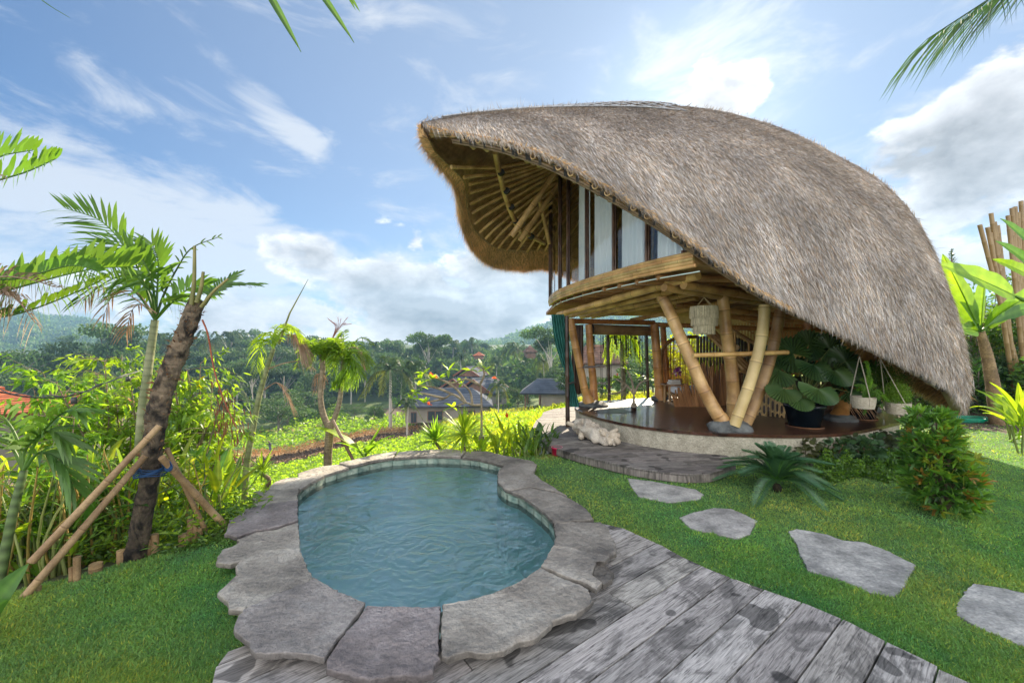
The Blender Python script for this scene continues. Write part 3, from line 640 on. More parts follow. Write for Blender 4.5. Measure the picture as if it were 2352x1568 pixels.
x, y, dd = x[ok], y[ok], dd[ok]; n = len(x); print('grass blades', n)
fn = np.array([mnoise.noise((a * 2.3, b * 2.3, 0)) + .6 * mnoise.noise((a * 7, b * 7, 1)) for a, b in zip(x, y)])
fz = np.array([mnoise.noise((a * .8, b * .8, 5)) for a, b in zip(x, y)])
dirs = np.stack([rng.normal(0, .55, n) + fn * .35, rng.normal(0, .55, n) + fz * .3, rng.uniform(.5, 1.2, n)], 1); dirs /= np.linalg.norm(dirs, axis=1, keepdims=True)
ln = rng.uniform(.022, .05, n) * (1 + .35 * fn) * (1 + .02 * dd); wd_ = .003 + .0010 * dd
tv = rng.uniform(.65, 1.35, n)[:, None] * np.array([[1, 1, 1]]); yel = (rng.random(n) < .07 + .12 * np.clip(fz, 0, 1))
tv = tv * np.stack([1 + .35 * fn + .3 * fz, 1 + .12 * fn, 1 - .1 * fn], 1); tv[yel] *= (2.2, 1.35, .9)
gr = MB(); gr.blades(np.stack([x, y, ter(x, y) - .004], 1), dirs, ln, wd_, bend=.2, mat=0, tint=tv)
tag(gr.build('lawn_grass', MAT['grass']), 'short green lawn grass between the pool and the villa', 'grass', kind='stuff')
# ================================================================ THE VILLA
villa = empty('bamboo_villa', 'two storey bamboo villa under one sweeping shell shaped thatched roof', 'villa', (4.3, 8.5, 0))
def vp(mb, name, m, parent=None):
    o = mb.build(name, m)
    return at_root(o, villa) if parent is None else at_sub(o, parent)
def at_sub(o, par):
    o.parent = par; o.matrix_parent_inverse = Matrix.Translation(villa.location).inverted(); return o
class Spl:
    def __init__(s, us, pts): s.u = np.array(us, float); s.p = np.array([list(p) for p in pts], float); s.m = np.gradient(s.p, s.u, axis=0)
    def __call__(s, u):
        u = np.clip(np.asarray(u, float), s.u[0], s.u[-1]); i = np.clip(np.searchsorted(s.u, u) - 1, 0, len(s.u) - 2)
        h = (s.u[i + 1] - s.u[i]); t = (u - s.u[i]) / h; t = t[..., None]; h = h[..., None]
        return (2 * t**3 - 3 * t**2 + 1) * s.p[i] + (t**3 - 2 * t**2 + t) * h * s.m[i] + (-2 * t**3 + 3 * t**2) * s.p[i + 1] + (t**3 - t**2) * h * s.m[i + 1]
UR = [0, .12, .3, .5, .65, .8, .88, .94, .975, 1]
RR = Spl(UR, [P(968, 280, 5.6), P(1100, 264, 6.3), P(1300, 246, 7.2), P(1520, 240, 8.0), P(1700, 266, 8.4), P(1900, 345, 8.5), P(2050, 440, 8.3), P(2145, 580, 7.8), P(2205, 750, 7.1), P(2232, 880, 6.6)])
EE = Spl(UR, [P(982, 292, 5.5), P(1180, 330, 5.05), P(1450, 461, 4.88), P(1760, 674, 4.88), P(1900, 746, 5.0), P(2040, 814, 5.2), P(2130, 860, 5.5), P(2180, 892, 5.8), P(2205, 925, 6.0), P(2220, 945, 6.25)])
UF = [0, .05, .10, .17, .25, .32, .4, .47, .55, .65, .75, .85, .92, .97, 1]
FF = Spl(UF, [P(966, 292, 5.7), P(985, 345, 6.2), P(1043, 420, 7.2), P(1058, 500, 8.3), P(1088, 570, 9.3), P(1130, 605, 10.2), P(1200, 617, 11.0), P(1262, 618, 11.6), (3, 12.4, 3.4), (4.8, 12.6, 2.7), (6.4, 12.0, 2.0), (7.8, 10.7, 1.4), (8.3, 9.2, 1.0), P(2120, 900, 7.6), P(2205, 948, 6.4)])
CTR = np.array([4.6, 8.4, 2.0])
def surf(u, v, far=False, off=0.0):
    u = np.asarray(u, float); v = np.asarray(v, float); u, v = np.broadcast_arrays(u, v)
    a = RR(u); b = FF(u) if far else EE(u); m = (a + b) / 2 - CTR; m = m / np.linalg.norm(m, axis=-1, keepdims=True)
    amp = (0.75 if far else 0.62) * np.clip(np.sin(np.pi * u), 0, 1) ** 0.8
    if far: amp = amp * np.clip((u - .04) * 6, 0.05, 1)
    vv = v[..., None]
    p = a * (1 - vv) + b * vv + m * (amp * 4 * v * (1 - v) * (.55 + .55 * v))[..., None]
    if off:
        e = 1e-3
        p1 = surf(np.clip(u + e, 0, 1), v, far); p0 = surf(np.clip(u - e, 0, 1), v, far); q1 = surf(u, np.clip(v + e, 0, 1), far); q0 = surf(u, np.clip(v - e, 0, 1), far)
        nn = np.cross(p1 - p0, q1 - q0); nn /= (np.linalg.norm(nn, axis=-1, keepdims=True) + 1e-12)
        s = np.sign(np.sum(nn * (m + np.array([0, 0, .7])), -1, keepdims=True)); p = p + nn * s * off
    return p
def normal(u, v, far):
    a = surf(u, v, far); b = surf(u, v, far, 0.01); n_ = b - a; return n_ / np.linalg.norm(n_, axis=-1, keepdims=True)
uu = np.concatenate([np.linspace(0, .9, 90), np.linspace(.9, 1, 25)[1:]]); vv = np.linspace(0, 1, 40)
U2, V2 = np.meshgrid(uu, vv, indexing='ij')
th = MB(); th.grid(surf(U2, V2), 0, (.55, .5, .46)); th.grid(surf(U2, V2, True), 0, (.55, .5, .46))
# thick golden edge under the eaves: from the outer lip back to the inner shell
VIN, VIF = .965, .89
def inner(u, v, far): return surf(u, v, far, -.16)
tt_ = np.linspace(0, 1, 6)
for far in (False, True):
    vi = VIF if far else VIN
    o1 = surf(uu, np.full_like(uu, 1.0), far); i1 = inner(uu, np.full_like(uu, vi), far)
    Gd = np.stack([o1 * (1 - t) + i1 * t for t in tt_], 0); th.grid(Gd, 1, (.8, .8, .8))
tip = th
roof = vp(th, 'roof', [MAT['thatch'], MAT['thatch_gold']])
# shaggy straw: every stalk a blade laid down the slope
def straw(n_, far, u0, u1, v0, v1, ln, wd, lift, tintf, name='thatch_straw', density_v=1.0, jit=.13):
    u = rng.uniform(u0, u1, n_ * 3); v = v0 + (v1 - v0) * rng.random(n_ * 3) ** density_v
    e = 2e-3
    du = surf(np.clip(u + e, 0, 1), v, far) - surf(np.clip(u - e, 0, 1), v, far); dv = surf(u, np.clip(v + e, 0, 1), far) - surf(u, np.clip(v - e, 0, 1), far)
    area = np.linalg.norm(np.cross(du, dv), axis=1); thr = np.percentile(area, 92); k = rng.random(len(u)) < area / thr if v0 != v1 else rng.random(len(u)) < np.linalg.norm(du, axis=1) / np.percentile(np.linalg.norm(du, axis=1), 92)
    u, v, dv = u[k][:n_], v[k][:n_], dv[k][:n_]; n2 = len(u)
    dv = surf(u, np.minimum(v + .03, 1), far) - surf(u, np.minimum(v + .03, 1) - .06, far); dv /= np.linalg.norm(dv, axis=1, keepdims=True) + 1e-9
    nn = normal(u, np.clip(v, .02, .98), far); g_ = np.array([0, 0, -1.0]); gt = g_ - nn * np.sum(nn * g_, 1, keepdims=True)
    lf = rng.normal(lift * .6, .06, n2)[:, None]
    d = dv * .75 + gt * .45 + nn * lf + rng.normal(0, jit, (n2, 3)); d /= np.linalg.norm(d, axis=1, keepdims=True)
    side = np.cross(d, nn) + rng.normal(0, .35, (n2, 3))
    L_ = rng.uniform(*ln, n2); W_ = rng.uniform(*wd, n2)
    base = surf(u, v, far) - dv * L_[:, None] * .4
    t = tintf(n2, u, v, base)
    mb.blades(base, d, L_, W_, side=side, bend=.06, mat=0, tint=t, seg=1); return n2
def tgrey(n2, u, v, b):
    k = rng.random((n2, 1)); br = rng.uniform(.5, 1.7, (n2, 1)); t = np.where(k < .55, np.array([[1.05, 1.08, 1.15]]), np.where(k < .85, np.array([[1.05, .97, .86]]), np.array([[.8, .62, .45]])))
    pn = np.array([mnoise.noise((q[0] * 1.3, q[1] * 1.3, q[2] * 1.3)) for q in b])[:, None]
    return t * br * (1 + .3 * pn) * 1.05
def tgold(n2, u, v, b):
    br = rng.uniform(.5, 1.35, (n2, 1)); return br * np.array([[1.9, 1.38, .72]])
mb = MB()
straw(165000, False, 0.0, 1, 0.0, 1.0, (.08, .19), (.0045, .010), .12, tgrey)
straw(12000, False, 0.0, 1, .97, 1.0, (.10, .22), (.005, .010), .02, tgrey, jit=.13)
straw(6000, False, 0.0, .5, 0, .03, (.06, .14), (.005, .010), .2, tgrey, jit=.3)
straw(9000, False, 0.0, 1, 0.0, 1.0, (.16, .28), (.004, .008), .2, lambda n2, u, v, b: tgrey(n2, u, v, b) * .7, jit=.3)
vp(mb, 'straw_layer', MAT['thatch'])
mb = MB()
straw(26000, True, 0.0, 1, 0.0, 1.0, (.2, .34), (.01, .02), .12, tgrey)
straw(26000, True, 0.0, .55, .93, 1.02, (.16, .34), (.006, .012), .12, tgold, jit=.22)
straw(14000, True, 0.86, 1.0, .55, 1.0, (.16, .30), (.008, .014), .05, lambda n2, u, v, b: tgold(n2, u, v, b) * .8)
# underside stubble of the far edge and of the tail
def stub(n_, far, u0, u1, ti, w0=.0, w1=1.0, ln=(.05, .13)):
    u = rng.uniform(u0, u1, n_); t = rng.uniform(w0, w1, n_)[:, None]; vi = VIF if far else VIN
    o1 = surf(u, np.ones(n_), far); i1 = inner(u, np.full(n_, vi), far); b = o1 * (1 - t) + i1 * t
    d = (o1 - i1); d /= np.linalg.norm(d, axis=1, keepdims=True); d = d + rng.normal(0, .25, (n_, 3)) + np.array([0, 0, -.25]); d /= np.linalg.norm(d, axis=1, keepdims=True)
    mb.blades(b, d, rng.uniform(*ln, n_), rng.uniform(.006, .011, n_), bend=.05, tint=ti(n_, u, t, b))
stub(24000, True, 0, .56, tgold); stub(5000, False, 0, .55, tgold)
# inside of the tail (rough straw seen from below)
n_ = 22000; u = rng.uniform(.8, 1, n_); v = rng.uniform(.2, .95, n_); b = inner(u, v, True); dv = inner(u, np.minimum(v + .02, 1), True) - inner(u, v - .02, True); dv /= np.linalg.norm(dv, axis=1, keepdims=True)
d = dv + rng.normal(0, .2, (n_, 3)); d /= np.linalg.norm(d, axis=1, keepdims=True)
mb.blades(b, d, rng.uniform(.1, .22, n_), rng.uniform(.008, .014, n_), tint=tgold(n_, u, v, b) * .75)
vp(mb, 'straw_fringe', MAT['thatch'])
# inner shell: ceiling of reed matting, rows of reeds following the eave
MAT['reed'] = mat('reed', (0.40, 0.24, 0.10), (0.66, 0.44, 0.21), 9, rough=0.6, bump=.3, bscale=30)
ce = MB()
ui = np.linspace(0.01, .995, 150); rows = 96
vs = []; offs = []; 
for k in range(rows):
    for q, o in ((.0, -.014), (.3, .008), (.5, .014), (.7, .008)): vs.append((k + q) / rows); offs.append(o)
vs = np.array(vs); offs = np.array(offs)
for far in (True, False):
    vi = VIF if far else VIN
    U3, V3 = np.meshgrid(ui, vs * (vi), indexing='ij'); base = inner(U3, V3, far); nn = normal(U3, np.clip(V3, .02, .98), far)
    pts = base - nn * offs[None, :, None]
    tr_ = np.where(offs < 0, .25, 1.0)[None, :] * (1 + .25 * np.sin(np.arange(len(vs)) * 12.9898 // 4))[None, :]
    tt = np.repeat(np.repeat(tr_, len(ui), 0)[..., None], 3, 2)
    ce.grid(pts, 0, tt, True)
vp(ce, 'ceiling_matting', MAT['reed'])
# bamboo culm with nodes
def bamboo(mb, pts, r0, r1=None, node=.34, seg=12, m=0, tint=(1, 1, 1), caps=True, nt_=(.62, .55, .45), sw=1.07):
    pts = [Vector(p) for p in pts]; r1 = r1 or r0
    # smooth polyline
    if len(pts) > 2:
        sp = Spl(np.linspace(0, 1, len(pts)), pts); pts = [Vector(q) for q in sp(np.linspace(0, 1, len(pts) * 5))]
    cum_ = [0]
    for i in range(1, len(pts)): cum_.append(cum_[-1] + (pts[i] - pts[i - 1]).length)
    Lt = cum_[-1]
    def at(s):
        s = min(max(s, 0), Lt); i = int(np.searchsorted(cum_, s)); i = min(max(i, 1), len(pts) - 1)
        return pts[i - 1].lerp(pts[i], (s - cum_[i - 1]) / (cum_[i] - cum_[i - 1] + 1e-9))
    ss = [(0, 1, 1)]; s = random.uniform(.25, .8) * node
    while s < Lt - .03:
        w_ = min(.012, .15 * r0 + .002)
        ss += [(s - 2.2 * w_, 1.0, 1.0), (s - w_, sw, .8), (s - .2 * w_, 1.01, 0), (s + .8 * w_, sw * .985, 1.3), (s + 2.5 * w_, 1.0, 1.05)]
        if node > .25: ss.append((s + node * .5, .985, 1.0))
        s += node * random.uniform(.9, 1.1)
    ss.append((Lt, 1, 1)); ss = sorted([q for q in ss if 0 <= q[0] <= Lt])
    ti = np.array([np.array(nt_) * np.array(tint) if q[2] == 0 else np.array(tint) * q[2] for q in ss])
    mb.tube([at(q[0]) for q in ss], [(r0 + (r1 - r0) * q[0] / Lt) * q[1] for q in ss], seg, m, ti, True, caps)
    return mb
# rafters fanned from the crown of the roof to the far eave
UA = .52
for k in range(28):
    u0 = [.072, .096, .118, .142, .168, .195, .222, .25, .275, .30, .325, .35, .375, .4, .425, .45, .48, .51, .54, .58, .62, .66, .7, .75, .8, .85, .9, .95][k]
    ts = np.linspace(0, .86, 12); q = surf(u0 + (UA - u0) * ts ** 1.25, VIF * (1 - ts), True, -.235); q = q * .45 + (q[:1] + (q[-1:] - q[:1]) * (ts / ts[-1])[:, None]) * .55
    mb = MB(); bamboo(mb, [Vector(x_) for x_ in q], .033, .03, .28, 8, 0, (1.2, 1.1, .95)); vp(mb, 'rafter', MAT['bamboo'])
for k in range(14):
    u0 = .1 + k * .062; ts = np.linspace(0.02, .8, 9); q = surf(u0 + (UA - u0) * ts ** 1.25, .95 * (1 - ts), False, -.235)
    mb = MB(); bamboo(mb, [Vector(x_) for x_ in q], .043, .04, .28, 8, 0, (.95, .9, .85)); vp(mb, 'rafter', MAT['bamboo'])
# purlin and struts under the overhang
mb = MB(); bamboo(mb, [P(1137, 350, 6.6), P(1150, 410, 7.3), P(1165, 465, 8.0), P(1188, 520, 8.8)], .048, .056, .6, 10, 0, (1.1, 1.0, .85))
for t_ in (.22, .45, .68, .9):
    c_ = P(1137, 350, 6.6).lerp(P(1188, 520, 8.8), t_) + Vector((0, 0, -.0)); ax = (P(1188, 520, 8.8) - P(1137, 350, 6.6)).normalized(); mb.tube([c_ - ax * .02, c_ + ax * .02], .066, 10, 1)
vp(mb, 'purlin', [MAT['bamboo'], MAT['rope']])
mb = MB(); bamboo(mb, [P(1192, 528, 8.9), P(1250, 558, 9.7)], .055, .055, .5, 10, 0, (.95, .9, .8)); mb.tube([P(1216, 541, 9.2), P(1222, 544, 9.3)], .07, 10, 1); vp(mb, 'purlin', [MAT['bamboo'], MAT['rope']])
for a_, b_, r_ in (((1175, 542, 8.3), (1275, 398, 8.1), .085), ((1194, 553, 8.6), (1300, 400, 8.6), .075), ((1240, 462, 8.9), (1262, 560, 9.4), .065)):
    mb = MB(); bamboo(mb, [P(*a_), P(*b_)], r_ * .75, r_ * .65, .5, 12, 0, (1.15, 1.05, .9)); vp(mb, 'strut', MAT['bamboo'])
# fascia: two bound poles and a row of open bamboo ends along the near eave
us = np.linspace(.03, .93, 46); e1 = surf(us, np.full_like(us, .985), False, -.06); e2 = e1 + np.array([0.03, .03, -.085])
for e_, r_ in ((e1, .016), (e2, .016)):
    mb = MB()
    for o_ in (0, .035):
        bamboo(mb, [Vector(q) + Vector((0, o_, -o_ * .4)) for q in e_[::3]], r_, r_, .4, 7, 0, (.75, .68, .6))
    vp(mb, 'fascia_pole', MAT['bamboo_grey'])
arc = np.concatenate([[0], np.cumsum(np.linalg.norm(np.diff(e1, axis=0), axis=1))]); ns_ = int(arc[-1] / .27)
for k in range(ns_):
    s_ = (k + .5) / ns_ * arc[-1]; j = min(int(np.searchsorted(arc, s_)), len(e1) - 1); p = Vector(e1[j]).lerp(Vector(e2[j]), .5)
    t_ = (Vector(e1[min(j + 1, len(e1) - 1)]) - Vector(e1[j - 1])).normalized(); out = Vector((-.35, -1, -.1)).normalized()
    mb = MB(); a_, b_ = p + out * .03, p - out * .3; R_, r_ = .040, .030
    mb.tube([b_, a_], R_, 12, 0, (1.1, 1.05, 1), caps=False)
    x_ = out.cross(Vector((0, 0, 1))).normalized(); y_ = x_.cross(out)
    ring = lambda c_, r: [list(c_ + x_ * r * math.cos(2 * PI * i / 12) + y_ * r * math.sin(2 * PI * i / 12)) for i in range(12)]
    mb.grid(np.array([ring(a_, R_), ring(a_, r_), ring(a_ - out * .12, r_)]), 0, (1.25, 1.2, 1.05), False, close_v=True); mb.add(ring(a_ - out * .12, r_), [list(range(12))], 0, (.35, .3, .25))
    for sg in (-1, 1):
        q = p + t_ * .075 * sg + Vector((0, 0, 0)); mb.beam(q + Vector((0, -.03, .095)), q + Vector((.02, .01, -.07)), .015, .04, 1)
    vp(mb, 'bamboo_end', [MAT['bamboo'], MAT['rope']])
# lattice of split strips pinned over the ridge
MAT['strip'] = mat('strip', (0.30, 0.31, 0.33), (0.42, 0.43, 0.45), 8, rough=.6)
mb = MB(); nz = 15
for s_ in range(nz):
    u0 = .045 + s_ * .031
    for a_, b_ in (((u0, .0), (u0 + .05, .13)), ((u0, .13), (u0 + .05, .0))):
        q = [Vector(surf(np.array([a_[0] + (b_[0] - a_[0]) * t]), np.array([a_[1] + (b_[1] - a_[1]) * t]), False, .035)[0]) for t in np.linspace(-.05, 1.05, 7)]
        for i in range(6): mb.beam(q[i], q[i + 1], .028, .010)
for v_ in (.0, .13):
    us_ = np.linspace(.045, .52, 40); q = surf(us_, np.full_like(us_, v_), False, .03)
    for i in range(39): mb.beam(q[i], q[i + 1], .03, .012)
vp(mb, 'ridge_lattice', MAT['strip'])

# ---------------------------------------------------------------- raised floor
MAT['floor_wood'] = deckmat('floor_wood', rad(12), (0.035, 0.016, 0.011), (0.06, 0.028, 0.018), (0.095, 0.045, 0.028), .15, (1.2, 22, 1), .28)
MAT['floor_wood'].node_tree.nodes['Principled BSDF'].inputs['Coat Weight'].default_value = .25
mb = MB(); mb.prism(PLAT, FZ - .045, FZ, 0, (1, 1, 1), (.9, .7, .6)); vp(mb, 'ground_floor', MAT['floor_wood'])
pcx, pcy = 4.4, 8.3; PW = [(pcx + (p[0] - pcx) * .993, pcy + (p[1] - pcy) * .993) for p in PLAT]
mb = MB(); fine = []
for i in range(len(PW)):
    a_, b_ = PW[i], PW[(i + 1) % len(PW)]; k = max(1, int(math.hypot(b_[0] - a_[0], b_[1] - a_[1]) / .08))
    fine += [(a_[0] + (b_[0] - a_[0]) * j / k, a_[1] + (b_[1] - a_[1]) * j / k) for j in range(k)]
rows_ = []
for z_ in np.linspace(-.4, FZ - .047, 12): rows_.append([(x_ + .012 * mnoise.noise((x_ * 6, y_ * 6, z_ * 7)), y_ + .012 * mnoise.noise((x_ * 6 + 9, y_ * 6, z_ * 7)), z_) for x_, y_ in fine])
mb.grid(np.array(rows_), 0, (1, 1, 1), True, close_v=True); vp(mb, 'plinth', MAT['stucco'])
# net over a black sheet, the shade of an opening as flat colour
net = [G(*p, FZ + .004) for p in [(1346, 933), (1358, 931), (1378, 931.5), (1420, 938), (1462, 946), (1420, 948.5), (1378, 949.5), (1360, 945), (1350, 939)]]
mb = MB(); mb.add([list(p) for p in net], [list(range(len(net)))], 0); 
mb2 = MB(); n2 = [(p.x, p.y) for p in net]; xs = [p[0] for p in n2]; ys = [p[1] for p in n2]
for sgn in (1, -1):
    for k in range(-20, 40):
        c_ = k * .085; a_ = rad(45) * sgn + .3; ux, uy = math.cos(a_), math.sin(a_); vx, vy = -uy, ux
        s_ = clip(n2, vx, vy, c_ + 3.0 * sgn); s_ = clip(s_, -vx, -vy, -(c_ + 3.0 * sgn + .012))
        if len(s_) > 2: mb2.add([(q[0], q[1], FZ + .012 + .002 * sgn) for q in s_], [list(range(len(s_)))], 0, (.9, .8, .5))
hole = vp(mb, 'net_shade_sheet', MAT['black']); 
if mb2.v: at_sub(mb2.build('floor_net', MAT['bamboo_pale']), hole)
if hole.data.polygons[0].normal.z < 0: hole.data.flip_normals()

# ---------------------------------------------------------------- columns on boulders
def col(pts, w0, w1, name='column', m='bamboo', tint=(1, 1, 1), node=.42, foot=0.0):
    ps = [P(*p) for p in pts]; mb = MB()
    r0 = w0 / 2 / F * pts[0][2]; r1 = w1 / 2 / F * pts[-1][2]
    bamboo(mb, ps, r0, r1, node, 20, 0, tint, sw=1.06)
    if foot:
        a_ = ps[0]; b_ = ps[0].lerp(ps[1], .7); mb.tube([a_ - Vector((0, 0, .03)), a_.lerp(b_, .35), a_.lerp(b_, .8), b_], [r0 * (1 + foot), r0 * (1 + foot * .8), r0 * 1.07, r0 * .98], 18, 0, tint, True)
    return vp(mb, name, MAT[m])
def boulder(c, r, seed=0, name='boulder_base', tint=(1, 1, 1)):
    mb = MB(); R_, C_ = 14, 22; rows = []
    for i in range(R_):
        ph = PI * i / (R_ - 1); row = []
        for j in range(C_):
            th_ = 2 * PI * j / C_; d_ = Vector((math.sin(ph) * math.cos(th_), math.sin(ph) * math.sin(th_), math.cos(ph)))
            k = 1 + .22 * mnoise.noise(d_ * 1.3 + Vector((seed, 0, 0))) + .08 * mnoise.noise(d_ * 4 + Vector((seed, 3, 0)))
            row.append((c[0] + d_.x * r[0] * k, c[1] + d_.y * r[1] * k, c[2] + d_.z * r[2] * k))
        rows.append(row)
    mb.grid(np.array(rows)[::-1], 0, tint, True, close_v=True); return mb
col([(1663, 970, 6.1), (1644, 945, 6.12), (1614, 890, 6.2), (1585, 822, 6.3), (1560, 768, 6.4), (1536, 712, 6.5), (1513, 668, 6.6)], 30, 24, tint=(1.08, .98, .88), node=.4, foot=.25)
col([(1684, 962, 6.6), (1684, 900, 6.6), (1678, 830, 6.6), (1668, 760, 6.6), (1659, 672, 6.6)], 28, 25, tint=(1.0, .88, .72))
col([(1686, 978, 5.95), (1702, 935, 5.95), (1722, 880, 5.95), (1742, 810, 5.95), (1753, 750, 5.95), (1757, 700, 5.95)], 25, 24, m='bamboo_pale', tint=(1.05, 1.0, .85))
col([(1713, 972, 6.3), (1735, 925, 6.3), (1758, 860, 6.3), (1778, 790, 6.3), (1792, 712, 6.3)], 25, 22, tint=(.72, .62, .55))
col([(1352, 921, 8.55), (1344, 900, 8.55), (1334, 850, 8.55), (1321, 790, 8.6), (1310, 732, 8.6)], 18, 17, tint=(.95, .72, .5), foot=.5)
col([(1362, 921, 8.9), (1363, 880, 8.9), (1357, 820, 8.9), (1352, 745, 8.9)], 18, 15, tint=(1.0, .7, .48), foot=.3)
col([(1519, 915, 9.55), (1514, 880, 9.55), (1509, 820, 9.55), (1503, 745, 9.55)], 22, 18, tint=(1.02, .75, .52), foot=.35)
col([(1535, 905, 10.2), (1528, 830, 10.2), (1522, 742, 10.2)], 15, 13, tint=(1.1, .7, .42))
col([(1926, 965, 6.9), (1936, 930, 7.0), (1960, 890, 7.1), (1990, 850, 7.3), (2005, 800, 7.4)], 30, 29, tint=(.95, .68, .42), foot=.4)
col([(1930, 930, 8.3), (1938, 880, 8.3), (1945, 810, 8.3)], 34, 30, tint=(.7, .52, .35))
col([(1868, 890, 8.6), (1862, 800, 8.6), (1855, 740, 8.6)], 20, 18, tint=(1.1, .7, .4))
col([(1780, 860, 10.2), (1783, 750, 10.2)], 15, 13, tint=(1.1, .66, .36))
col([(1870, 860, 9.6), (1880, 760, 9.6)], 17, 16, tint=(1.2, .7, .36))
for c_, r_, sd in (((0, 0, 0), (.36, .22, .10), 1),):
    p = P(1676, 977, 6.08); vp(boulder((p.x, p.y, FZ + .03), (.33, .20, .15), 3), 'boulder_base', MAT['stone_dark'])
for px, py, d_, r_ in ((1362, 930, 8.6, (.34, .22, .1)), (1520, 921, 9.6, (.24, .2, .12)), (1932, 974, 6.9, (.26, .2, .1)), (1985, 880, 8.0, (.3, .2, .1))):
    p = P(px, py, d_); vp(boulder((p.x, p.y, FZ + .03), r_, px), 'boulder_base', MAT['stone_dark'])
for px, d_, y1 in ((1400, 9.75, 765), (1489, 10.3, 770)):
    p = P(px, 900, d_); mb = MB(); bamboo(mb, [(p.x, p.y, FZ - .3), P(px - 4, y1, d_)], .042, .036, .35, 10); vp(mb, 'slim_post', MAT['bamboo_dark'])
p = P(1304, 920, 8.0); mb = MB(); bamboo(mb, [(p.x, p.y, WZ), (p.x - .02, p.y, 2.35)], .045, .04, .4, 10); vp(mb, 'slim_post', MAT['bamboo_dark'])

# ---------------------------------------------------------------- upper storey
ZU = 2.9
ARC0 = [(0.93, 9.75), (0.93, 9.1), (1.0, 8.4), (1.15, 7.75), (1.35, 7.08), (1.63, 6.38), (1.95, 5.68), (2.33, 5.08)]
sp = Spl(np.linspace(0, 1, len(ARC0)), [(a_[0], a_[1], 0) for a_ in ARC0])
UP = [tuple(q[:2]) for q in sp(np.linspace(0, 1, 40))]
UPP = UP + [(4.0, 5.75), (6.2, 6.6), (7.1, 8.2), (6.8, 10.2), (5.2, 11.4), (3, 11.6), (1.7, 11.1), (1.15, 10.5)]
mb = MB(); mb.prism(UPP, ZU - .13, ZU - .02, 0, (.7, .62, .55)); vp(mb, 'upper_floor', MAT['bamboo'])
# rim: bundle of long bent splits
mb = MB()
for k in range(5):
    z_ = ZU + .02 - k * .042; inw = .010 * abs(k - 2)
    q = [Vector((x_ - .03 + inw, y_ - .03 + inw * .3, z_)) for x_, y_ in UP]
    bamboo(mb, q[::3] + [q[-1]], .026, .026, .55 + .1 * random.random(), 8, 0, (1.0 + .12 * math.sin(k * 2.1), .93, .8))
vp(mb, 'floor_rim', MAT['bamboo'])
mb = MB(); q = [Vector((x_ + .06, y_ - .01, ZU - .22)) for x_, y_ in UP]; mb.tube(q, .008, 6, 0, (.9, 1.1, 1.05)); vp(mb, 'edge_tube', MAT['white_cloth'])
# joists: flat dark boards on edge, running in from the rim, and main bamboo beams under them
for k in range(17):
    y0 = 5.6 + k * .36; j = min(range(len(UP)), key=lambda i: abs(UP[i][1] - y0)); x0 = UP[j][0] + .05
    mb = MB(); bamboo(mb, [(x0, y0, ZU - .20), (x0 + 3.9 + .1 * k, y0 + .55, ZU - .20)], .05, .05, .5, 8, 0, (.62, .45, .32)); vp(mb, 'joist', MAT['bamboo'])
for a_, b_, r_, ti in (((1283, 723, 8.7), (1604, 632, 5.5), .092, (1.1, 1.02, .75)), ((1305, 726, 8.9), (1545, 668, 6.3), .075, (1.1, 1.0, .72)), ((1335, 727, 9.1), (1640, 662, 6.2), .08, (1.05, .95, .68)), ((1360, 728, 9.4), (1600, 684, 7.0), .06, (1.05, .95, .68)),
                       ((1450, 735, 9.6), (1800, 668, 6.6), .07, (1.0, .85, .6)), ((1525, 660, 5.85), (1860, 712, 8.2), .088, (.85, .72, .52)), ((1570, 654, 5.7), (1880, 705, 7.6), .092, (.85, .72, .52)), ((1300, 737, 8.75), (1502, 741, 9.6), .085, (.75, .45, .28)),
                       ((1500, 745, 9.6), (1900, 760, 9.2), .08, (.9, .6, .38)), ((1550, 700, 8.0), (1900, 735, 8.6), .08, (.95, .75, .5)), ((1640, 725, 8.9), (1900, 742, 8.6), .08, (.95, .7, .45))):
    mb = MB(); bamboo(mb, [P(*a_), P(*b_)], r_ * .68, r_ * .68, .5, 14, 0, ti); vp(mb, 'beam', MAT['bamboo'])
# window wall: dark frames, panes and curtains along the rim
def glass_mat():
    m = bpy.data.materials.new('window_glass'); m.use_nodes = True; t = m.node_tree; t.nodes.clear(); n = t.nodes.new
    out = n('ShaderNodeOutputMaterial'); mx = n('ShaderNodeMixShader'); gl = n('ShaderNodeBsdfGlossy'); tr = n('ShaderNodeBsdfTransparent'); fr = n('ShaderNodeFresnel')
    fr.inputs[0].default_value = 1.9; gl.inputs['Roughness'].default_value = .01; tr.inputs[0].default_value = (.95, 1, 1, 1)
    t.links.new(fr.outputs[0], mx.inputs[0]); t.links.new(tr.outputs[0], mx.inputs[1]); t.links.new(gl.outputs[0], mx.inputs[2]); t.links.new(mx.outputs[0], out.inputs[0]); return m
MAT['glass'] = glass_mat()
def upt(px_):   # point of the arc seen at photo column px_
    return min(UP, key=lambda q: abs(HX + F * q[0] / q[1] - px_))
MUL = [(1262, 5.55), (1286, 5.75), (1305, 5.6), (1348, 5.2), (1411, 4.35), (1487, 3.62), (1572, 2.98)]
mp_ = [(sp(np.array([1 - t]))[0], z_) for t, z_ in []]
fine_sp = sp(np.linspace(0, 1, 400))
def atpx(px_, left=False):
    c_ = HX + F * fine_sp[:, 0] / fine_sp[:, 1]; i = int(np.argmin(np.abs(c_ - px_))); return Vector((fine_sp[i, 0], fine_sp[i, 1], 0)), i
MP = []
for px_, z_ in MUL:
    v_, i = atpx(px_); MP.append((v_, i, z_))
MP[0] = (Vector((.93, 9.72, 0)), 2, 5.3)
extra = [(Vector((1.1, 10.5, 0)), -1, 5.0), (Vector((1.8, 11.2, 0)), -1, 4.6)]
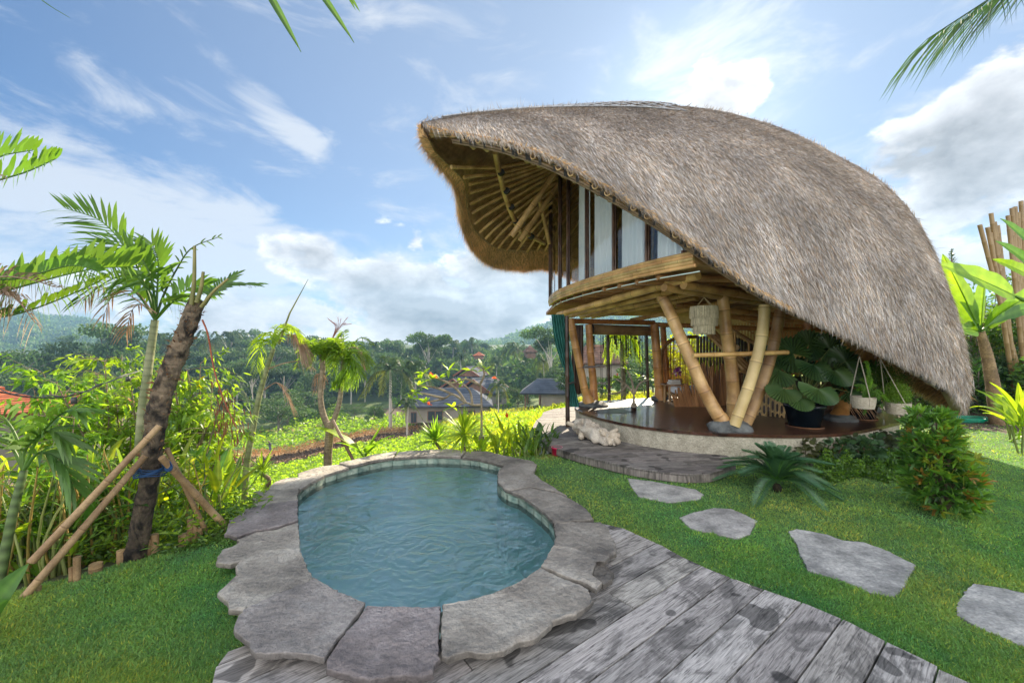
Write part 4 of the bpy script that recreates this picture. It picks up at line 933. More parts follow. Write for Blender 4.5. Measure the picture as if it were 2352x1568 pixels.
for k, (v_, i, z_) in enumerate(MP + extra[:1]):
    mb = MB()
    for o_ in ((-.018, 0), (.022, .012)): bamboo(mb, [(v_.x + o_[0], v_.y + o_[1], ZU), (v_.x + o_[0], v_.y + o_[1], z_)], .022, .02, .4, 9, 0, (1.8, 1.6, 1.4))
    vp(mb, 'window_post', MAT['bamboo_dark'])
wins = [extra[0]] + MP
seq = [extra[0]] + MP
for k in range(len(seq) - 1):
    (a_, ia, za), (b_, ib, zb) = seq[k], seq[k + 1]
    mid = [a_, b_] if (ia < 0 or k < 1) else [Vector((fine_sp[j, 0], fine_sp[j, 1], 0)) for j in np.linspace(ia, ib, 6).astype(int)]
    g_ = np.array([[(p.x + .02, p.y, ZU + .05) for p in mid], [(p.x + .02, p.y, za + (zb - za) * j / (len(mid) - 1)) for j, p in enumerate(mid)]])
    mb = MB(); mb.grid(g_, 0, (1, 1, 1), False); pane = vp(mb, 'window_pane', MAT['glass'])
    mb = MB(); mb.tube([Vector((p.x, p.y, ZU + .05)) for p in mid], .026, 8, 0); at_sub(mb.build('window_sill', MAT['bamboo_dark']), pane)
    mb = MB(); mb.tube([Vector(q) for q in g_[1]], .035, 8, 0); at_sub(mb.build('window_head', MAT['bamboo_dark']), pane)
MAT['voile'] = mat('voile', (.96, .96, .94), rough=.9, trans=.08, tcol=(1, 1, 1))
def curtain(idx0, idx1, z0, ztop, amp, name, label, m, off=.06, dens=26, gather=None, t=1):
    js = np.linspace(idx0, idx1, 70); pts = fine_sp[np.clip(js.astype(int), 0, 399)].copy()
    pts[:, 0] = np.interp(js, np.arange(400), fine_sp[:, 0]); pts[:, 1] = np.interp(js, np.arange(400), fine_sp[:, 1])
    tn = np.gradient(pts, axis=0); tn /= np.linalg.norm(tn, axis=1, keepdims=True); nr = np.stack([-tn[:, 1], tn[:, 0]], 1)
    if nr[30, 0] < 0: nr = -nr
    ph = np.linspace(0, dens, 70); rows = []
    for z_ in np.linspace(0, 1, 10):
        o_ = off + amp * np.sin(ph * 1.0 + .6 * np.sin(ph * .37 + z_ * .6)) * (.7 + .3 * z_)
        rows.append(np.stack([pts[:, 0] + nr[:, 0] * o_, pts[:, 1] + nr[:, 1] * o_, z0 + (np.interp(js, [idx0, idx1], ztop) - z0) * z_], 1))
    mb = MB(); mb.grid(np.array(rows), 0, (t, t, t), True); o = mb.build(name, m); tag(o, label, 'curtain', 'white curtains behind the upper windows'); return o
i3, i4, i5, i6 = MP[3][1], MP[4][1], MP[5][1], MP[6][1]
curtain(MP[2][1] + 30, i3 + 4, ZU + .04, (5.6, 5.1), .03, 'curtain', 'narrow cream curtain tied back behind the tall pane left of centre', MAT['voile'], dens=12)
curtain(i3 + 12, i4 - 6, ZU + .04, (5.0, 4.3), .03, 'curtain', 'tallest full width white curtain behind the upper windows', MAT['voile'], dens=34)
curtain(i4 + 8, i5 - 6, ZU + .04, (4.2, 3.6), .03, 'curtain', 'white curtain between the two thick dark window posts', MAT['voile'], dens=34)
curtain(i5 + 10, i6 - 4, ZU + .04, (3.5, 3.0), .03, 'curtain', 'short white curtain in the triangular end window under the eave', MAT['voile'], dens=22)
# ================================================================ VILLA: ground floor fittings
def FP(px, py, z=FZ): return G(px, py, z)
def vtx(mb, name, m): return vp(mb, name, m)
# half culm rails between the columns
mb = MB(); bamboo(mb, [P(1592, 816, 6.05), P(1810, 809, 6.0)], .035, .035, .5, 10, 0, (1.1, 1.0, .75)); vp(mb, 'shelf_rail', MAT['bamboo'])
mb = MB(); mb.beam(P(1338, 843, 8.35), P(1388, 841, 8.3), .12, .04); vp(mb, 'shelf_rail', MAT['bamboo_dark'])
# arched screen of thin canes
D_ = 10.15; mb = MB()
fr = [P(1524, 905, D_), P(1518, 860, D_), P(1519, 815, D_), P(1532, 788, D_), P(1556, 776, D_), P(1603, 773, D_)]
bamboo(mb, fr, .045, .045, .3, 10, 0, (.55, .42, .3)); 
for k in range(46):
    px = 1521 + k * 1.8 + random.uniform(-.5, .5); top = np.interp(px, [1519, 1532, 1556, 1603], [812, 788, 777, 774])
    mb.tube([P(px, 912, D_ - .02), P(px + random.uniform(-1, 1), top, D_)], .008, 5, 0, tuple(np.array([1.15, .75, .4]) * random.uniform(.6, 1.2)))
vp(mb, 'arched_screen', MAT['bamboo'])
# dark culm wall and its sloping continuation by the stairs
mb = MB()
for k in range(30):
    px = 1603 + k * 7.2; top = 772 if px < 1672 else np.interp(px, [1672, 1700, 1820], [768, 778, 830]); r_ = .035
    bamboo(mb, [P(px, 905, 10.0), P(px, top + random.uniform(-1, 1), 10.0)], r_, r_, .35, 8, 0, tuple(np.array([1, .9, .85]) * random.uniform(.7, 1.6)))
vp(mb, 'dark_culm_wall', MAT['bamboo_dark'])
# lattice of slotted bamboo above it, back light put into its orange tint
def slotted(a, b, z0, z1, n_, name, m, tint, slot=.22):
    mb = MB(); a = Vector(a); b = Vector(b); dx = (b - a) / n_; up = Vector((0, 0, 1)); t_ = dx.normalized(); nr_ = t_.cross(up).normalized()
    for k in range(n_):
        o = a + dx * (k + .5); w_ = dx.length * .9; ti = tuple(np.array(tint) * random.uniform(.75, 1.2)); lean = random.uniform(-.015, .015)
        zz = z0 + random.uniform(-.02, .02); 
        for s_ in (-1, 1): mb.box((o.x + t_.x * s_ * w_ * .42, o.y + t_.y * s_ * w_ * .42, (z0 + z1) / 2), (w_ * .17, .035, z1 - z0), math.atan2(t_.y, t_.x), 0, ti)
        z_ = zz + random.uniform(0, slot)
        while z_ < z1:
            # a node: cross piece, rounded by two small blocks
            mb.box((o.x, o.y, z_), (w_ * .8, .03, .035), math.atan2(t_.y, t_.x), 0, ti)
            for s_ in (-1, 1):
                for q in (-1, 1): mb.box((o.x + t_.x * s_ * w_ * .28, o.y + t_.y * s_ * w_ * .28, z_ + q * .024), (w_ * .18, .03, .022), math.atan2(t_.y, t_.x), 0, ti)
            z_ += slot * random.uniform(.85, 1.15)
    return vp(mb, name, m)
A_, B_ = P(1664, 800, 10.4), P(1850, 800, 9.6)
slotted((A_.x, A_.y, 0), (B_.x, B_.y, 0), 1.55, 2.35, 26, 'slotted_screen', MAT['bamboo'], (1.05, .62, .34), .24)
A_, B_ = FP(1731, 952), FP(1822, 961)
ctr = slotted((A_.x, A_.y, 0), (B_.x, B_.y, 0), FZ, 1.20, 9, 'slotted_counter_front', MAT['bamboo_pale'], (1.1, .95, .75), .19)
mb = MB(); A2, B2 = FP(1728, 950), FP(1900, 955); mb.beam((A2.x, A2.y + .25, 1.23), (B2.x, B2.y + .3, 1.23), .6, .05, 0, (.8, .6, .4)); vp(mb, 'counter_top', MAT['bamboo'])
mb = MB(); mb.beam((A2.x + .1, A2.y + .45, .8), (B2.x, B2.y + .5, .8), .05, .7, 0, (.8, .7, .6)); vp(mb, 'counter_back', MAT['bamboo_dark'])
# stairs: stringers, treads and handrail
mb = MB()
for o_ in (0, 9, 18): bamboo(mb, [P(1622 + o_, 762, 9.2), P(1732 + o_, 872, 8.6)], .05, .05, .4, 10, 0, (.9, .78, .58))
vp(mb, 'stair_stringer', MAT['bamboo'])
for k in range(6):
    t = k / 6; c = P(1668 + 105 * t, 782 + 95 * t, 9.0 - .5 * t); mb = MB(); mb.tube([c + Vector((-.12, -.3, 0)), c + Vector((.3, .4, 0))], .06, 10, 0, (1.05, .9, .7)); vp(mb, 'stair_tread', MAT['bamboo'])
mb = MB(); bamboo(mb, [P(1668, 750, 8.6), P(1750, 800, 8.3), P(1800, 850, 8.1)], .035, .035, .35, 9, 0, (.7, .58, .45))
for q in ((1688, 762, 800), (1720, 782, 815), (1752, 802, 840)): bamboo(mb, [P(q[0], q[1], 8.45), P(q[0], q[2], 8.45)], .02, .02, .3, 7, 0, (1, .8, .5))
vp(mb, 'handrail', MAT['bamboo'])
# standing rough branches beside the counter
mb = MB()
for k in range(16):
    px = 1818 + k * 7; top = random.uniform(845, 865) if k < 9 else random.uniform(770, 800); dpt = 8.2
    pts = [P(px, 945, dpt), P(px + random.uniform(-3, 3), 890, dpt), P(px + random.uniform(-4, 4), top, dpt)]
    mb.tube(pts, [.035, .03, .022], 7, 0, tuple(np.array([1.0, .75, .55]) * random.uniform(.6, 1.1)))
vp(mb, 'branch_screen', MAT['bamboo_grey'])
# lamps and rolled blind -------------------------------------------------
MAT['cream_yarn'] = mat('cream_yarn', (0.50, 0.44, 0.29), (0.66, 0.59, 0.40), 14, rough=.95, bump=.8, bscale=60)
c = P(1617, 735, 6.35)
lamp = empty('pendant_lamp', 'cream pendant lamp with three tiers of woollen fringe hanging under the upper floor', 'pendant lamp', tuple(c))
def lp(mb, n_, m): return mb.build(n_, m, lamp)
mb = MB()
for a0 in range(4):
    th_ = a0 * PI / 2 + .4; mb.tube([(.17 * math.cos(th_), .17 * math.sin(th_), .2), (0, 0, .36)], .007, 5, 0, (.9, .8, .6))
lp(mb, 'suspension_cord', MAT['cream_yarn']); mb = MB(); mb.tube([(0, 0, .33), (0, 0, 1.0)], .008, 6); lp(mb, 'cable', MAT['black'])
for (r_, z1, z0, nn_) in ((.20, .215, .03, 150), (.185, .07, -.09, 140), (.15, -.03, -.22, 120)):
    mb = MB()
    mb.lathe([(r_ - .012, z0 + .03), (r_ - .008, z1)], seg=30, tint=(.7, .68, .6))
    for k in range(nn_):
        th_ = 2 * PI * k / nn_ + random.uniform(-.01, .01); zz = z0 + random.uniform(-.015, .015); rr_ = r_ + random.uniform(-.004, .01)
        mb.tube([(r_ * math.cos(th_), r_ * math.sin(th_), z1), (rr_ * math.cos(th_ + .02), rr_ * math.sin(th_ + .02), (z1 + zz) / 2), (rr_ * 1.01 * math.cos(th_), rr_ * 1.01 * math.sin(th_), zz)], [.006, .0065, .005], 4, 0, tuple(np.ones(3) * random.uniform(.75, 1.15)), caps=False)
    lp(mb, 'fringe_tier', MAT['cream_yarn'])
mb = MB(); a_, b_ = P(1352, 756, 9.05), P(1496, 760, 9.7); mb.tube([a_, b_], .12, 14, 0, (.95, .8, .55), True)
mb.beam(a_ + Vector((0, 0, .16)), b_ + Vector((0, 0, .16)), .06, .05, 1)
for q in (.03, .985):
    c = a_.lerp(b_, q); mb.tube([c - (b_ - a_).normalized() * .02, c + (b_ - a_).normalized() * .02], .128, 14, 1)
tag(mb.build('rolled_blind', [MAT['bamboo_grey'], MAT['black']]), 'rolled up split bamboo blind under the rear beam of the open floor', 'blind')
mb = MB()
for k in range(60):
    t = random.random(); top = P(1348 + 145 * t, 770, 9.3 + .35 * t); L_ = random.choice([.1, .2, .3, .45, .7, 1.2, 1.6]) * random.uniform(.7, 1.1)
    if t > .35 and L_ > .6 and random.random() < .6: L_ *= .4
    mb.tube([top, top + Vector((.01, 0, -L_))], .006, 4, 0)
    for j in range(random.randint(1, 3)): 
        q = top + Vector((.005, 0, -L_ * random.uniform(.5, 1))); mb.lathe([(0, -.02), (.018, -.008), (.018, .008), (0, .02)], q, 6)
tag(mb.build('knotted_rope_fringe', MAT['rope']), 'black knotted rope strings dangling beneath the rolled blind', 'rope curtain')
# green tied curtain -------------------------------------------------------
MAT['teal'] = mat('teal', (0.03, 0.16, 0.14), (0.06, 0.26, 0.23), 6, rough=.8, trans=.2, tcol=(1, 1.2, 1.1))
prof = [(1266, 1296, 722), (1270, 1303, 760), (1278, 1309, 800), (1291, 1315, 840), (1303, 1319, 866), (1309, 1318, 878), (1306, 1321, 890), (1302, 1326, 910), (1298, 1331, 934)]
mb = MB(); rows = []
for a_, b_, y_ in prof:
    row = []
    for j in range(37):
        t = j / 36; x_ = a_ + (b_ - a_) * t; row.append(P(x_, y_, 8.05 + .06 * math.sin(t * 34) * (1 if y_ < 860 or y_ > 885 else .4)))
    rows.append([list(q) for q in row])
sp2 = []
R_ = np.array(rows); tI = np.linspace(0, len(prof) - 1, 30); R2 = np.zeros((30, 37, 3))
for j in range(37):
    for c_ in range(3): R2[:, j, c_] = np.interp(tI, range(len(prof)), R_[:, j, c_])
mb.grid(R2, 0, (1, 1, 1), True); cu = mb.build('tied_curtain', MAT['teal'])
tag(cu, 'dark green curtain tied back at the left corner of the villa', 'curtain')
mb = MB(); c = P(1313, 878, 8.05); mb.tube([c + Vector((-.07, -.07, -.02)), c + Vector((.07, -.07, .02))], .018, 6); mb.build('tie_band', MAT['rope'], cu)
for (x0, x1, y0, y1, d_, lb) in ((1314, 1340, 746, 905, 9.0, 'black woven blind hanging full height behind the green curtain'), (1303, 1318, 862, 905, 8.35, 'short dark woven panel low beside the green curtain')):
    mb = MB(); rows = []
    for z_ in np.linspace(0, 1, 6): rows.append([tuple(P(x0 + (x1 - x0) * t, y0 + (y1 - y0) * z_, d_ + .02 * math.sin(t * 20))) for t in np.linspace(0, 1, 30)])
    rr_ = np.array(rows); mb.grid(rr_, 0, (1, 1, 1), True); mb.grid(rr_ + np.array([0, .012, 0]), 0, (1, 1, 1), True); tag(mb.build('woven_blind', MAT['bamboo_dark']), lb, 'blind', 'dark woven blinds at the left corner')
# furniture ------------------------------------------------------------------
MAT['wood_pale'] = mat('wood_pale', (0.30, 0.19, 0.10), (0.48, 0.34, 0.20), 5, rough=.5, bump=.2, stretch=(1, 1, .2))
MAT['cushion'] = mat('cushion', (0.55, 0.56, 0.57), (0.68, 0.68, 0.68), 6, rough=.95)
tb = FP(1549, 925)
t_ = empty('side_table', 'small wooden side table carrying a flower vase and books', 'table', tuple(tb))
mb = MB(); mb.lathe([(0, .405), (.30, .405), (.31, .415), (.31, .43), (.30, .44), (0, .44)], seg=7, sm=False, tint=(.7, .6, .55)); mb.build('table_top', MAT['wood_pale'], t_)
for i, (sx, sy) in enumerate(((-1, -1), (1, -1), (1, 1), (-1, 1))):
    mb = MB(); mb.tube([(sx * .17, sy * .15, 0), (sx * .16, sy * .14, .405)], .028, 10, 0, (1, .9, .7)); mb.build('leg', MAT['wood_pale'], t_)
mb = MB()
for z_ in (.1, .18, .26, .33): mb.tube([(-.17, -.15, z_), (.17, -.15, z_)], .01, 6); mb.tube([(.17, -.15, z_), (.17, .15, z_)], .01, 6)
mb.build('rung', MAT['wood_pale'], t_)
tz = FZ + .441
mb = MB(); mb.box((tb.x - .06, tb.y - .12, tz + .025), (.24, .17, .05), .1, 0, (.9, .85, .75)); mb.box((tb.x - .055, tb.y - .12, tz + .075), (.21, .15, .045), .16, 0, (1.05, 1, .9)); tag(mb.build('books', MAT['cushion']), 'two pale closed books stacked on the side table', 'books')
va = empty('flower_vase', 'woven vase of purple and white flowers on the side table', 'flower vase', (tb.x + .1, tb.y - .02, tz))
mb = MB(); mb.lathe([(0, 0), (.06, 0), (.07, .06), (.075, .12), (.065, .12), (.055, .02)], seg=14, tint=(.7, .55, .4)); mb.build('vase', MAT['wood_pale'], va)
mb = MB()
for k in range(60):
    d_ = Vector((random.gauss(0, .8), random.gauss(0, .8), random.uniform(.3, 2))).normalized(); p = Vector((-.03, 0, .16)) + Vector((d_.x * .12, d_.y * .12, d_.z * .22)) * random.uniform(.5, 1)
    c_ = random.choice([(.35, .04, .3), (.22, .03, .25), (.5, .12, .4), (.75, .7, .75), (.25, .02, .12)])
    if k == 3: c_ = (.9, .6, .02)
    bl = rng.normal(size=(9, 3)); bl /= np.linalg.norm(bl, axis=1, keepdims=True); mb.blades(np.tile(np.array(p), (9, 1)), bl, .035, .02, tint=c_)
MAT['petal'] = mat('petal', (1, 1, 1), rough=.7, trans=.25, tcol=(1.2, 1.1, 1.1)); mb.build('bloom', MAT['petal'], va)
def daybed(c, w_, d_, hs, lb, rz, lean=.3):
    t_ = empty('daybed', lb, 'daybed', c, rz, 'stick backed daybeds on the villa floor')
    mb = MB(); mb.box((0, 0, .03), (w_, d_, .05), None, 0, (.8, .7, .55)); mb.box((0, 0, .22), (w_ * .98, d_ * .96, .05), None, 0, (.8, .7, .55)); mb.build('frame', MAT['wood_pale'], t_)
    mb = MB(); mb.box((0, 0, .33), (w_ * .94, d_ * .9, .15)); o = mb.build('mattress', MAT['cushion'], t_); bv = o.modifiers.new('b', 'BEVEL'); bv.width = .05; bv.segments = 3
    mb = MB(); n_ = 26
    for k in range(n_):
        t = k / (n_ - 1); x = -w_ / 2 + w_ * t; y = -d_ / 2 - .04; h = hs[0] + (hs[1] - hs[0]) * t + random.uniform(-.08, .12)
        mb.tube([(x, y, 0), (x - lean * h * .4, y - .02, h * .45), (x - lean * h * .8 + random.uniform(-.03, .03), y - .05, h)], [.022, .02, .014], 7, 0, tuple(np.array([1.0, .72, .5]) * random.uniform(.7, 1.15)))
    for k in range(12):
        t = k / 11; y = -d_ / 2 + d_ * t; h = hs[1] * random.uniform(.85, 1.1); mb.tube([(w_ / 2 + .03, y, 0), (w_ / 2 + .05, y + .03, h)], [.022, .014], 7, 0, (.9, .65, .45))
    mb.build('stick_screen', MAT['wood_pale'], t_); return t_
p = FP(1596, 934); daybed((p.x, p.y + .35, FZ), .75, .6, (.25, .62), 'low daybed with slanting sticks and white mattress beside the side table', rad(-4), .35)
p = FP(1668, 932); daybed((p.x - .05, p.y + .45, FZ), .9, .6, (.95, .75), 'tall stick backed daybed in front of the dark culm wall', rad(5), .2)
# ---------------------------------------------------------------- driftwood
MAT['driftwood'] = mat('driftwood', (0.26, 0.22, 0.17), (0.52, 0.47, 0.39), 6, rough=.85, bump=.8, bscale=12, stretch=(1, 1, 1), speck=.3, c3=(.44, .39, .32))
A_, B_ = G(1333, 1005, WZ), G(1405, 1024, WZ)
mb = MB(); ax = (B_ - A_); n1 = 26; m1 = 28; rows = []
cen = [A_ + ax * (-.12 + 1.2 * i / (n1 - 1)) for i in range(n1)]
for i, c in enumerate(cen):
    t = i / (n1 - 1); r = .165 * (math.sin(PI * min(1, max(0, t * .86 + .1))) ** .45) * (1 - .18 * t); row = []
    zc = WZ + .15 + .05 * math.cos(t * 3) - .02 * t
    sd = ax.normalized().cross(Vector((0, 0, 1))).normalized()
    for j in range(m1):
        th_ = 2 * PI * j / m1; v = sd * math.cos(th_) + Vector((0, 0, 1)) * math.sin(th_); q = Vector((c.x, c.y, zc))
        k = 1 + .55 * mnoise.noise((c + v * .13) * 8) + .3 * mnoise.noise((c + v * .13) * 20)
        w = q + v * r * k; w.z = max(w.z, WZ + .002); row.append(tuple(w))
    rows.append(row)
mb.grid(np.array(rows)[:, ::-1], 0, (1, 1, 1), True, close_v=True); mb.add(rows[0], [list(range(m1))]); mb.add(rows[-1], [list(range(m1))[::-1]])
for (t, dx, dz, L_, r) in ((-.06, (-.6, -.1), .3, .15, .04), (.08, (-.3, -.9), -.55, .14, .055), (.92, (.8, .3), .45, .10, .04), (.98, (1, -.3), .1, .05, .05), (.85, (.1, -1), -.6, .12, .045), (.95, (.8, -.6), -.6, .10, .055), (.7, (0, -1), .2, .07, .05), (.3, (.1, -1), .3, .06, .04), (.45, (0, .3), 1, .07, .04), (.15, (-.1, .2), 1, .09, .07), (.6, (.1, -1), .5, .07, .035)):
    c = A_ + ax * t; c.z = WZ + .16; d = Vector((dx[0], dx[1], dz)).normalized(); e_ = c + d * (L_ + .08); e_.z = max(e_.z, WZ + .035)
    mb.tube([c, c.lerp(e_, .55) + Vector((0, 0, .01)), e_, e_ + d * .012], [r * 1.5, r, r * .85, r * .5], 10, 0, (1, .96, .9))
tag(mb.build('driftwood_log', MAT['driftwood']), 'bleached knotty driftwood log lying on the boardwalk', 'driftwood')
# bucket under the boardwalk
MAT['pink'] = mat('pink', (.55, .01, .08), rough=.35)
x_ = (1279 - HX) / F * 6.36; c = (x_, 6.36, TZ(x_, 6.36) - .07)
bk = empty('bucket', 'magenta plastic bucket standing under the boardwalk', 'bucket', c)
mb = MB(); mb.lathe([(0, 0), (.07, 0), (.085, .19), (.092, .19), (.092, .205), (.08, .205), (.065, .02), (0, .02)], seg=24); mb.build('pail', MAT['pink'], bk)
mb = MB(); mb.tube([(.088 * math.cos(a), -.02, .19 + .02 - .07 * abs(math.sin(a)) * 1) for a in np.linspace(0, PI, 9)], .003, 5); mb.build('handle', MAT['white_cloth'], bk)
# ================================================================ GARDEN PLANTS
def U(v): v = np.asarray(v, float); return v / (np.linalg.norm(v, axis=-1, keepdims=True) + 1e-9)
def curve(pts, n):
    pts = [Vector(p) for p in pts]
    if len(pts) == 2: return [pts[0].lerp(pts[1], i / (n - 1)) for i in range(n)]
    return [Vector(q) for q in Spl(np.linspace(0, 1, len(pts)), pts)(np.linspace(0, 1, n))]
def pinnate(mb, pts, n_=34, ll=.4, w_=.045, droop=.25, start=.18, m=0, tint=(1, 1, 1), rm=0, rr=.012, ang=55, vee=.25, tipk=.35, ragged=0.0, sym=True, rtint=None, up=None):
    """a palm frond: rachis and two ranks of leaflets"""
    q = curve(pts, 24); mb.tube(q, [rr * (1 - .8 * i / 23) + .001 for i in range(24)], 5, rm, rtint or tint)
    base, dr, ln, sd, tn = [], [], [], [], []
    for k in range(n_):
        t = start + (1 - start) * (k / (n_ - 1)) ** .95; i = min(int(t * 23), 22); f = t * 23 - i; p = q[i].lerp(q[i + 1], f); tg = (q[i + 1] - q[i]).normalized()
        upv = Vector(up) if up else Vector((0, 0, 1)); s = tg.cross(upv); s = s.normalized() if s.length > .05 else Vector((1, 0, 0)); nn = s.cross(tg).normalized()
        prof = math.sin(PI * min(1, .12 + .80 * (t - start) / (1 - start))) ** .6 ; a = rad(ang * (1.15 - .6 * t))
        for sg in (-1, 1):
            if ragged and random.random() < ragged: continue
            d = tg * math.cos(a) + s * sg * math.sin(a) + nn * vee + Vector([random.gauss(0, .07) for _ in range(3)])
            base.append(tuple(p)); dr.append(tuple(d.normalized())); ln.append(ll * (tipk + (1 - tipk) * prof) * random.uniform(.85, 1.1)); sd.append(tuple(tg * .8 + nn * .5 * sg)); tn.append(np.array(tint) * random.uniform(.75, 1.2))
    if base: mb.blades(base, dr, np.array(ln), w_, side=np.array(sd), bend=droop, mat=m, tint=np.array(tn), seg=3)
def rosette(mb, c, n_, L_, w_, el=(10, 85), droop=.35, m=0, tint=(1, 1, 1), jit=.2, seg=3, axis=None, az=None):
    a = rng.uniform(0, 2 * PI, n_) if az is None else rng.uniform(az[0], az[1], n_); e = np.radians(rng.uniform(el[0], el[1], n_))
    d = np.stack([np.cos(a) * np.cos(e), np.sin(a) * np.cos(e), np.sin(e)], 1)
    if axis is not None: d = d + np.array(axis)
    d = U(d + rng.normal(0, .04, d.shape)); sd = np.cross(d, np.array([0, 0, 1.0])) + rng.normal(0, jit, d.shape)
    mb.blades(np.tile(np.array(c, float), (n_, 1)) + d * .01, d, L_ * rng.uniform(.7, 1.1, n_), w_, side=sd, bend=droop * rng.uniform(.6, 1.3, n_), mat=m, tint=np.array(tint) * rng.uniform(.7, 1.25, (n_, 1)), seg=seg)
def leafblob(mb, c, r, n_, L_, w_, m=0, tint=(1, 1, 1), up=.3, surf=.5, bend=.15, seg=1, fold=.15, var=.35):
    d = U(rng.normal(size=(n_, 3))); k = rng.random(n_) ** (1 / 3) * (1 - surf) + surf; k = np.minimum(k, 1) * rng.uniform(.8, 1.08, n_)
    b = np.array(c) + d * k[:, None] * np.array(r); dd = U(d * .7 + rng.normal(0, .5, (n_, 3)) + np.array([0, 0, up]))
    mb.blades(b, dd, L_ * rng.uniform(.7, 1.2, n_), w_ * rng.uniform(.8, 1.2, n_), bend=bend, mat=m, tint=np.array(tint) * (1 + var * rng.uniform(-1, 1, (n_, 1))), seg=seg, fold=fold)
def bigleaf(mb, base, direc, L_, w_, droop=.5, m=0, tint=(1, 1, 1), side=None, fold=.18, nseg=14, petiole=.0, pm=None, split=.0, wav=.0, tipsharp=1.2):
    """broad banana / ginger leaf with a midrib, folded along it, bending over"""
    b = Vector(base); d = Vector(direc).normalized(); s = Vector(side) if side else d.cross(Vector((0, 0, 1))); s = s.normalized() if s.length > .01 else Vector((1, 0, 0))
    if petiole:
        e_ = b + d * petiole; mb.tube([b, b.lerp(e_, .5), e_], [.02 * L_ + .004, .015 * L_ + .003, .012 * L_ + .002], 6, pm if pm is not None else m, (1.1, 1.1, .8)); b = e_
    rows = []; p = b.copy(); dd = d.copy(); st = L_ / nseg; mid = []
    for i in range(nseg + 1):
        t = i / nseg; w = w_ * .5 * (math.sin(PI * min(1, t ** .62 * 1.0)) ** .75 if 0 < t < 1 else .03) * (1 + wav * math.sin(t * 22 + L_ * 9)); n_ = s.cross(dd).normalized()
        if n_.z < 0: n_ = -n_
        rows.append([tuple(p - s * w + n_ * w * fold * 1.5), tuple(p - s * w * .5 + n_ * w * fold * .9), tuple(p), tuple(p + s * w * .5 + n_ * w * fold * .9), tuple(p + s * w + n_ * w * fold * 1.5)]); mid.append(p - n_ * .002)
        dd = (dd + Vector((0, 0, -droop * 1.6 / nseg * (0.3 + t * 1.5)))).normalized(); p = p + dd * st
    tn = np.ones((nseg + 1, 5, 3)) * np.array(tint); tn[:, 2] *= (1.5, 1.35, 1.0)
    tn *= (1 + .10 * np.sin(np.arange(nseg + 1) * 2.6))[:, None, None]
    mb.grid(np.array(rows), m, tn, True)
    if L_ > .5: mb.tube(mid[::2], [.009 * L_ * (1 - .85 * k / (len(mid[::2]))) + .001 for k in range(len(mid[::2]))], 5, m, tuple(np.array(tint) * (1.5, 1.35, 1.0)))
def fanleaf(mb, c, nrm, up, R_, arc=300, n_=22, m=0, tint=(1, 1, 1)):
    """pleated round fan with a toothed edge"""
    nrm = Vector(nrm).normalized(); up = Vector(up); up = (up - nrm * up.dot(nrm)).normalized(); s = nrm.cross(up).normalized(); c = Vector(c); v = [tuple(c)]; f = []; K = n_ * 2
    for i in range(K + 1):
        a = rad(-arc / 2 + arc * i / K); dv = up * math.cos(a) + s * math.sin(a); z = .022 * R_ * (1 if i % 2 else -1); back = -.15 * R_ * (1 - math.cos(a)) * .5
        v.append(tuple(c + dv * R_ * .55 + nrm * (z * 2 + back * .4))); v.append(tuple(c + dv * R_ * (1.0 if i % 2 else .90) * (1 - .12 * abs(a) / PI) + nrm * (z * 3 + back) + Vector((0, 0, -.06 * R_))))
    for i in range(K): a_ = 1 + 2 * i; f.append((0, a_, a_ + 2)); f.append((a_, a_ + 1, a_ + 3, a_ + 2))
    tn = np.ones((len(v), 3)) * np.array(tint); tn[1::4] *= .6; tn[2::4] *= .6; tn[3::4] *= 1.2; tn[4::4] *= 1.25  # alternate pleats tinted dark and light, shading put into the colour
    b0 = mb.n; mb.add(v, f, m, tn)
def trunk(mb, pts, r, seg=12, m=0, tint=(1, 1, 1), rings=0.0, rough=.0, ringt=.75):
    q = curve(pts, max(8, int(sum((Vector(pts[i + 1]) - Vector(pts[i])).length for i in range(len(pts) - 1)) / .035))); n_ = len(q); rr_ = np.interp(np.linspace(0, 1, n_), np.linspace(0, 1, len(r)), r); tn = np.ones((n_, 3)) * np.array(tint)
    if rings: 
        for i in range(n_):
            if (i % max(2, int(rings / .035))) == 0: tn[i] *= ringt; rr_[i] *= 1.05
    if rough: rr_ = rr_ * (1 + rough * rng.normal(size=n_))
    mb.tube(q, list(rr_), seg, m, tn)
# ---------------- palms at the left -----------------------------------------
MAT['bark'] = mat('bark', (0.03, 0.024, 0.018), (0.25, 0.185, 0.12), 7, rough=.95, bump=1.0, bscale=18, detail=10, lo=.38, hi=.62, dist=1.0, bdist=.05)
MAT['stem_green'] = mat('stem_green', (0.13, 0.16, 0.06), (0.30, 0.30, 0.17), 4, rough=.55, bump=.2)
cut = empty('topped_palm', 'thick topped palm trunk with rough fibrous bark propped by bamboo poles', 'palm', (G(310, 1275).x, G(310, 1275).y, 0))
def kid(mb, name, m, root): o = mb.build(name, m); return at_root(o, root)
mb = MB(); D3 = 3.3
tp = [P(308, 1290, D3), P(325, 1200, D3), P(343, 1100, D3), P(352, 1020, D3), P(366, 930, D3 + .02), P(392, 850, D3 + .04), (P(425, 765, D3 + .06)), P(455, 688, D3 + .08)]
q = curve(tp, 90); rr_ = np.interp(np.linspace(0, 1, 90), np.linspace(0, 1, 8), [.074, .068, .064, .068, .074, .074, .066, .056]); SEG = 26; rows = []; tn = []
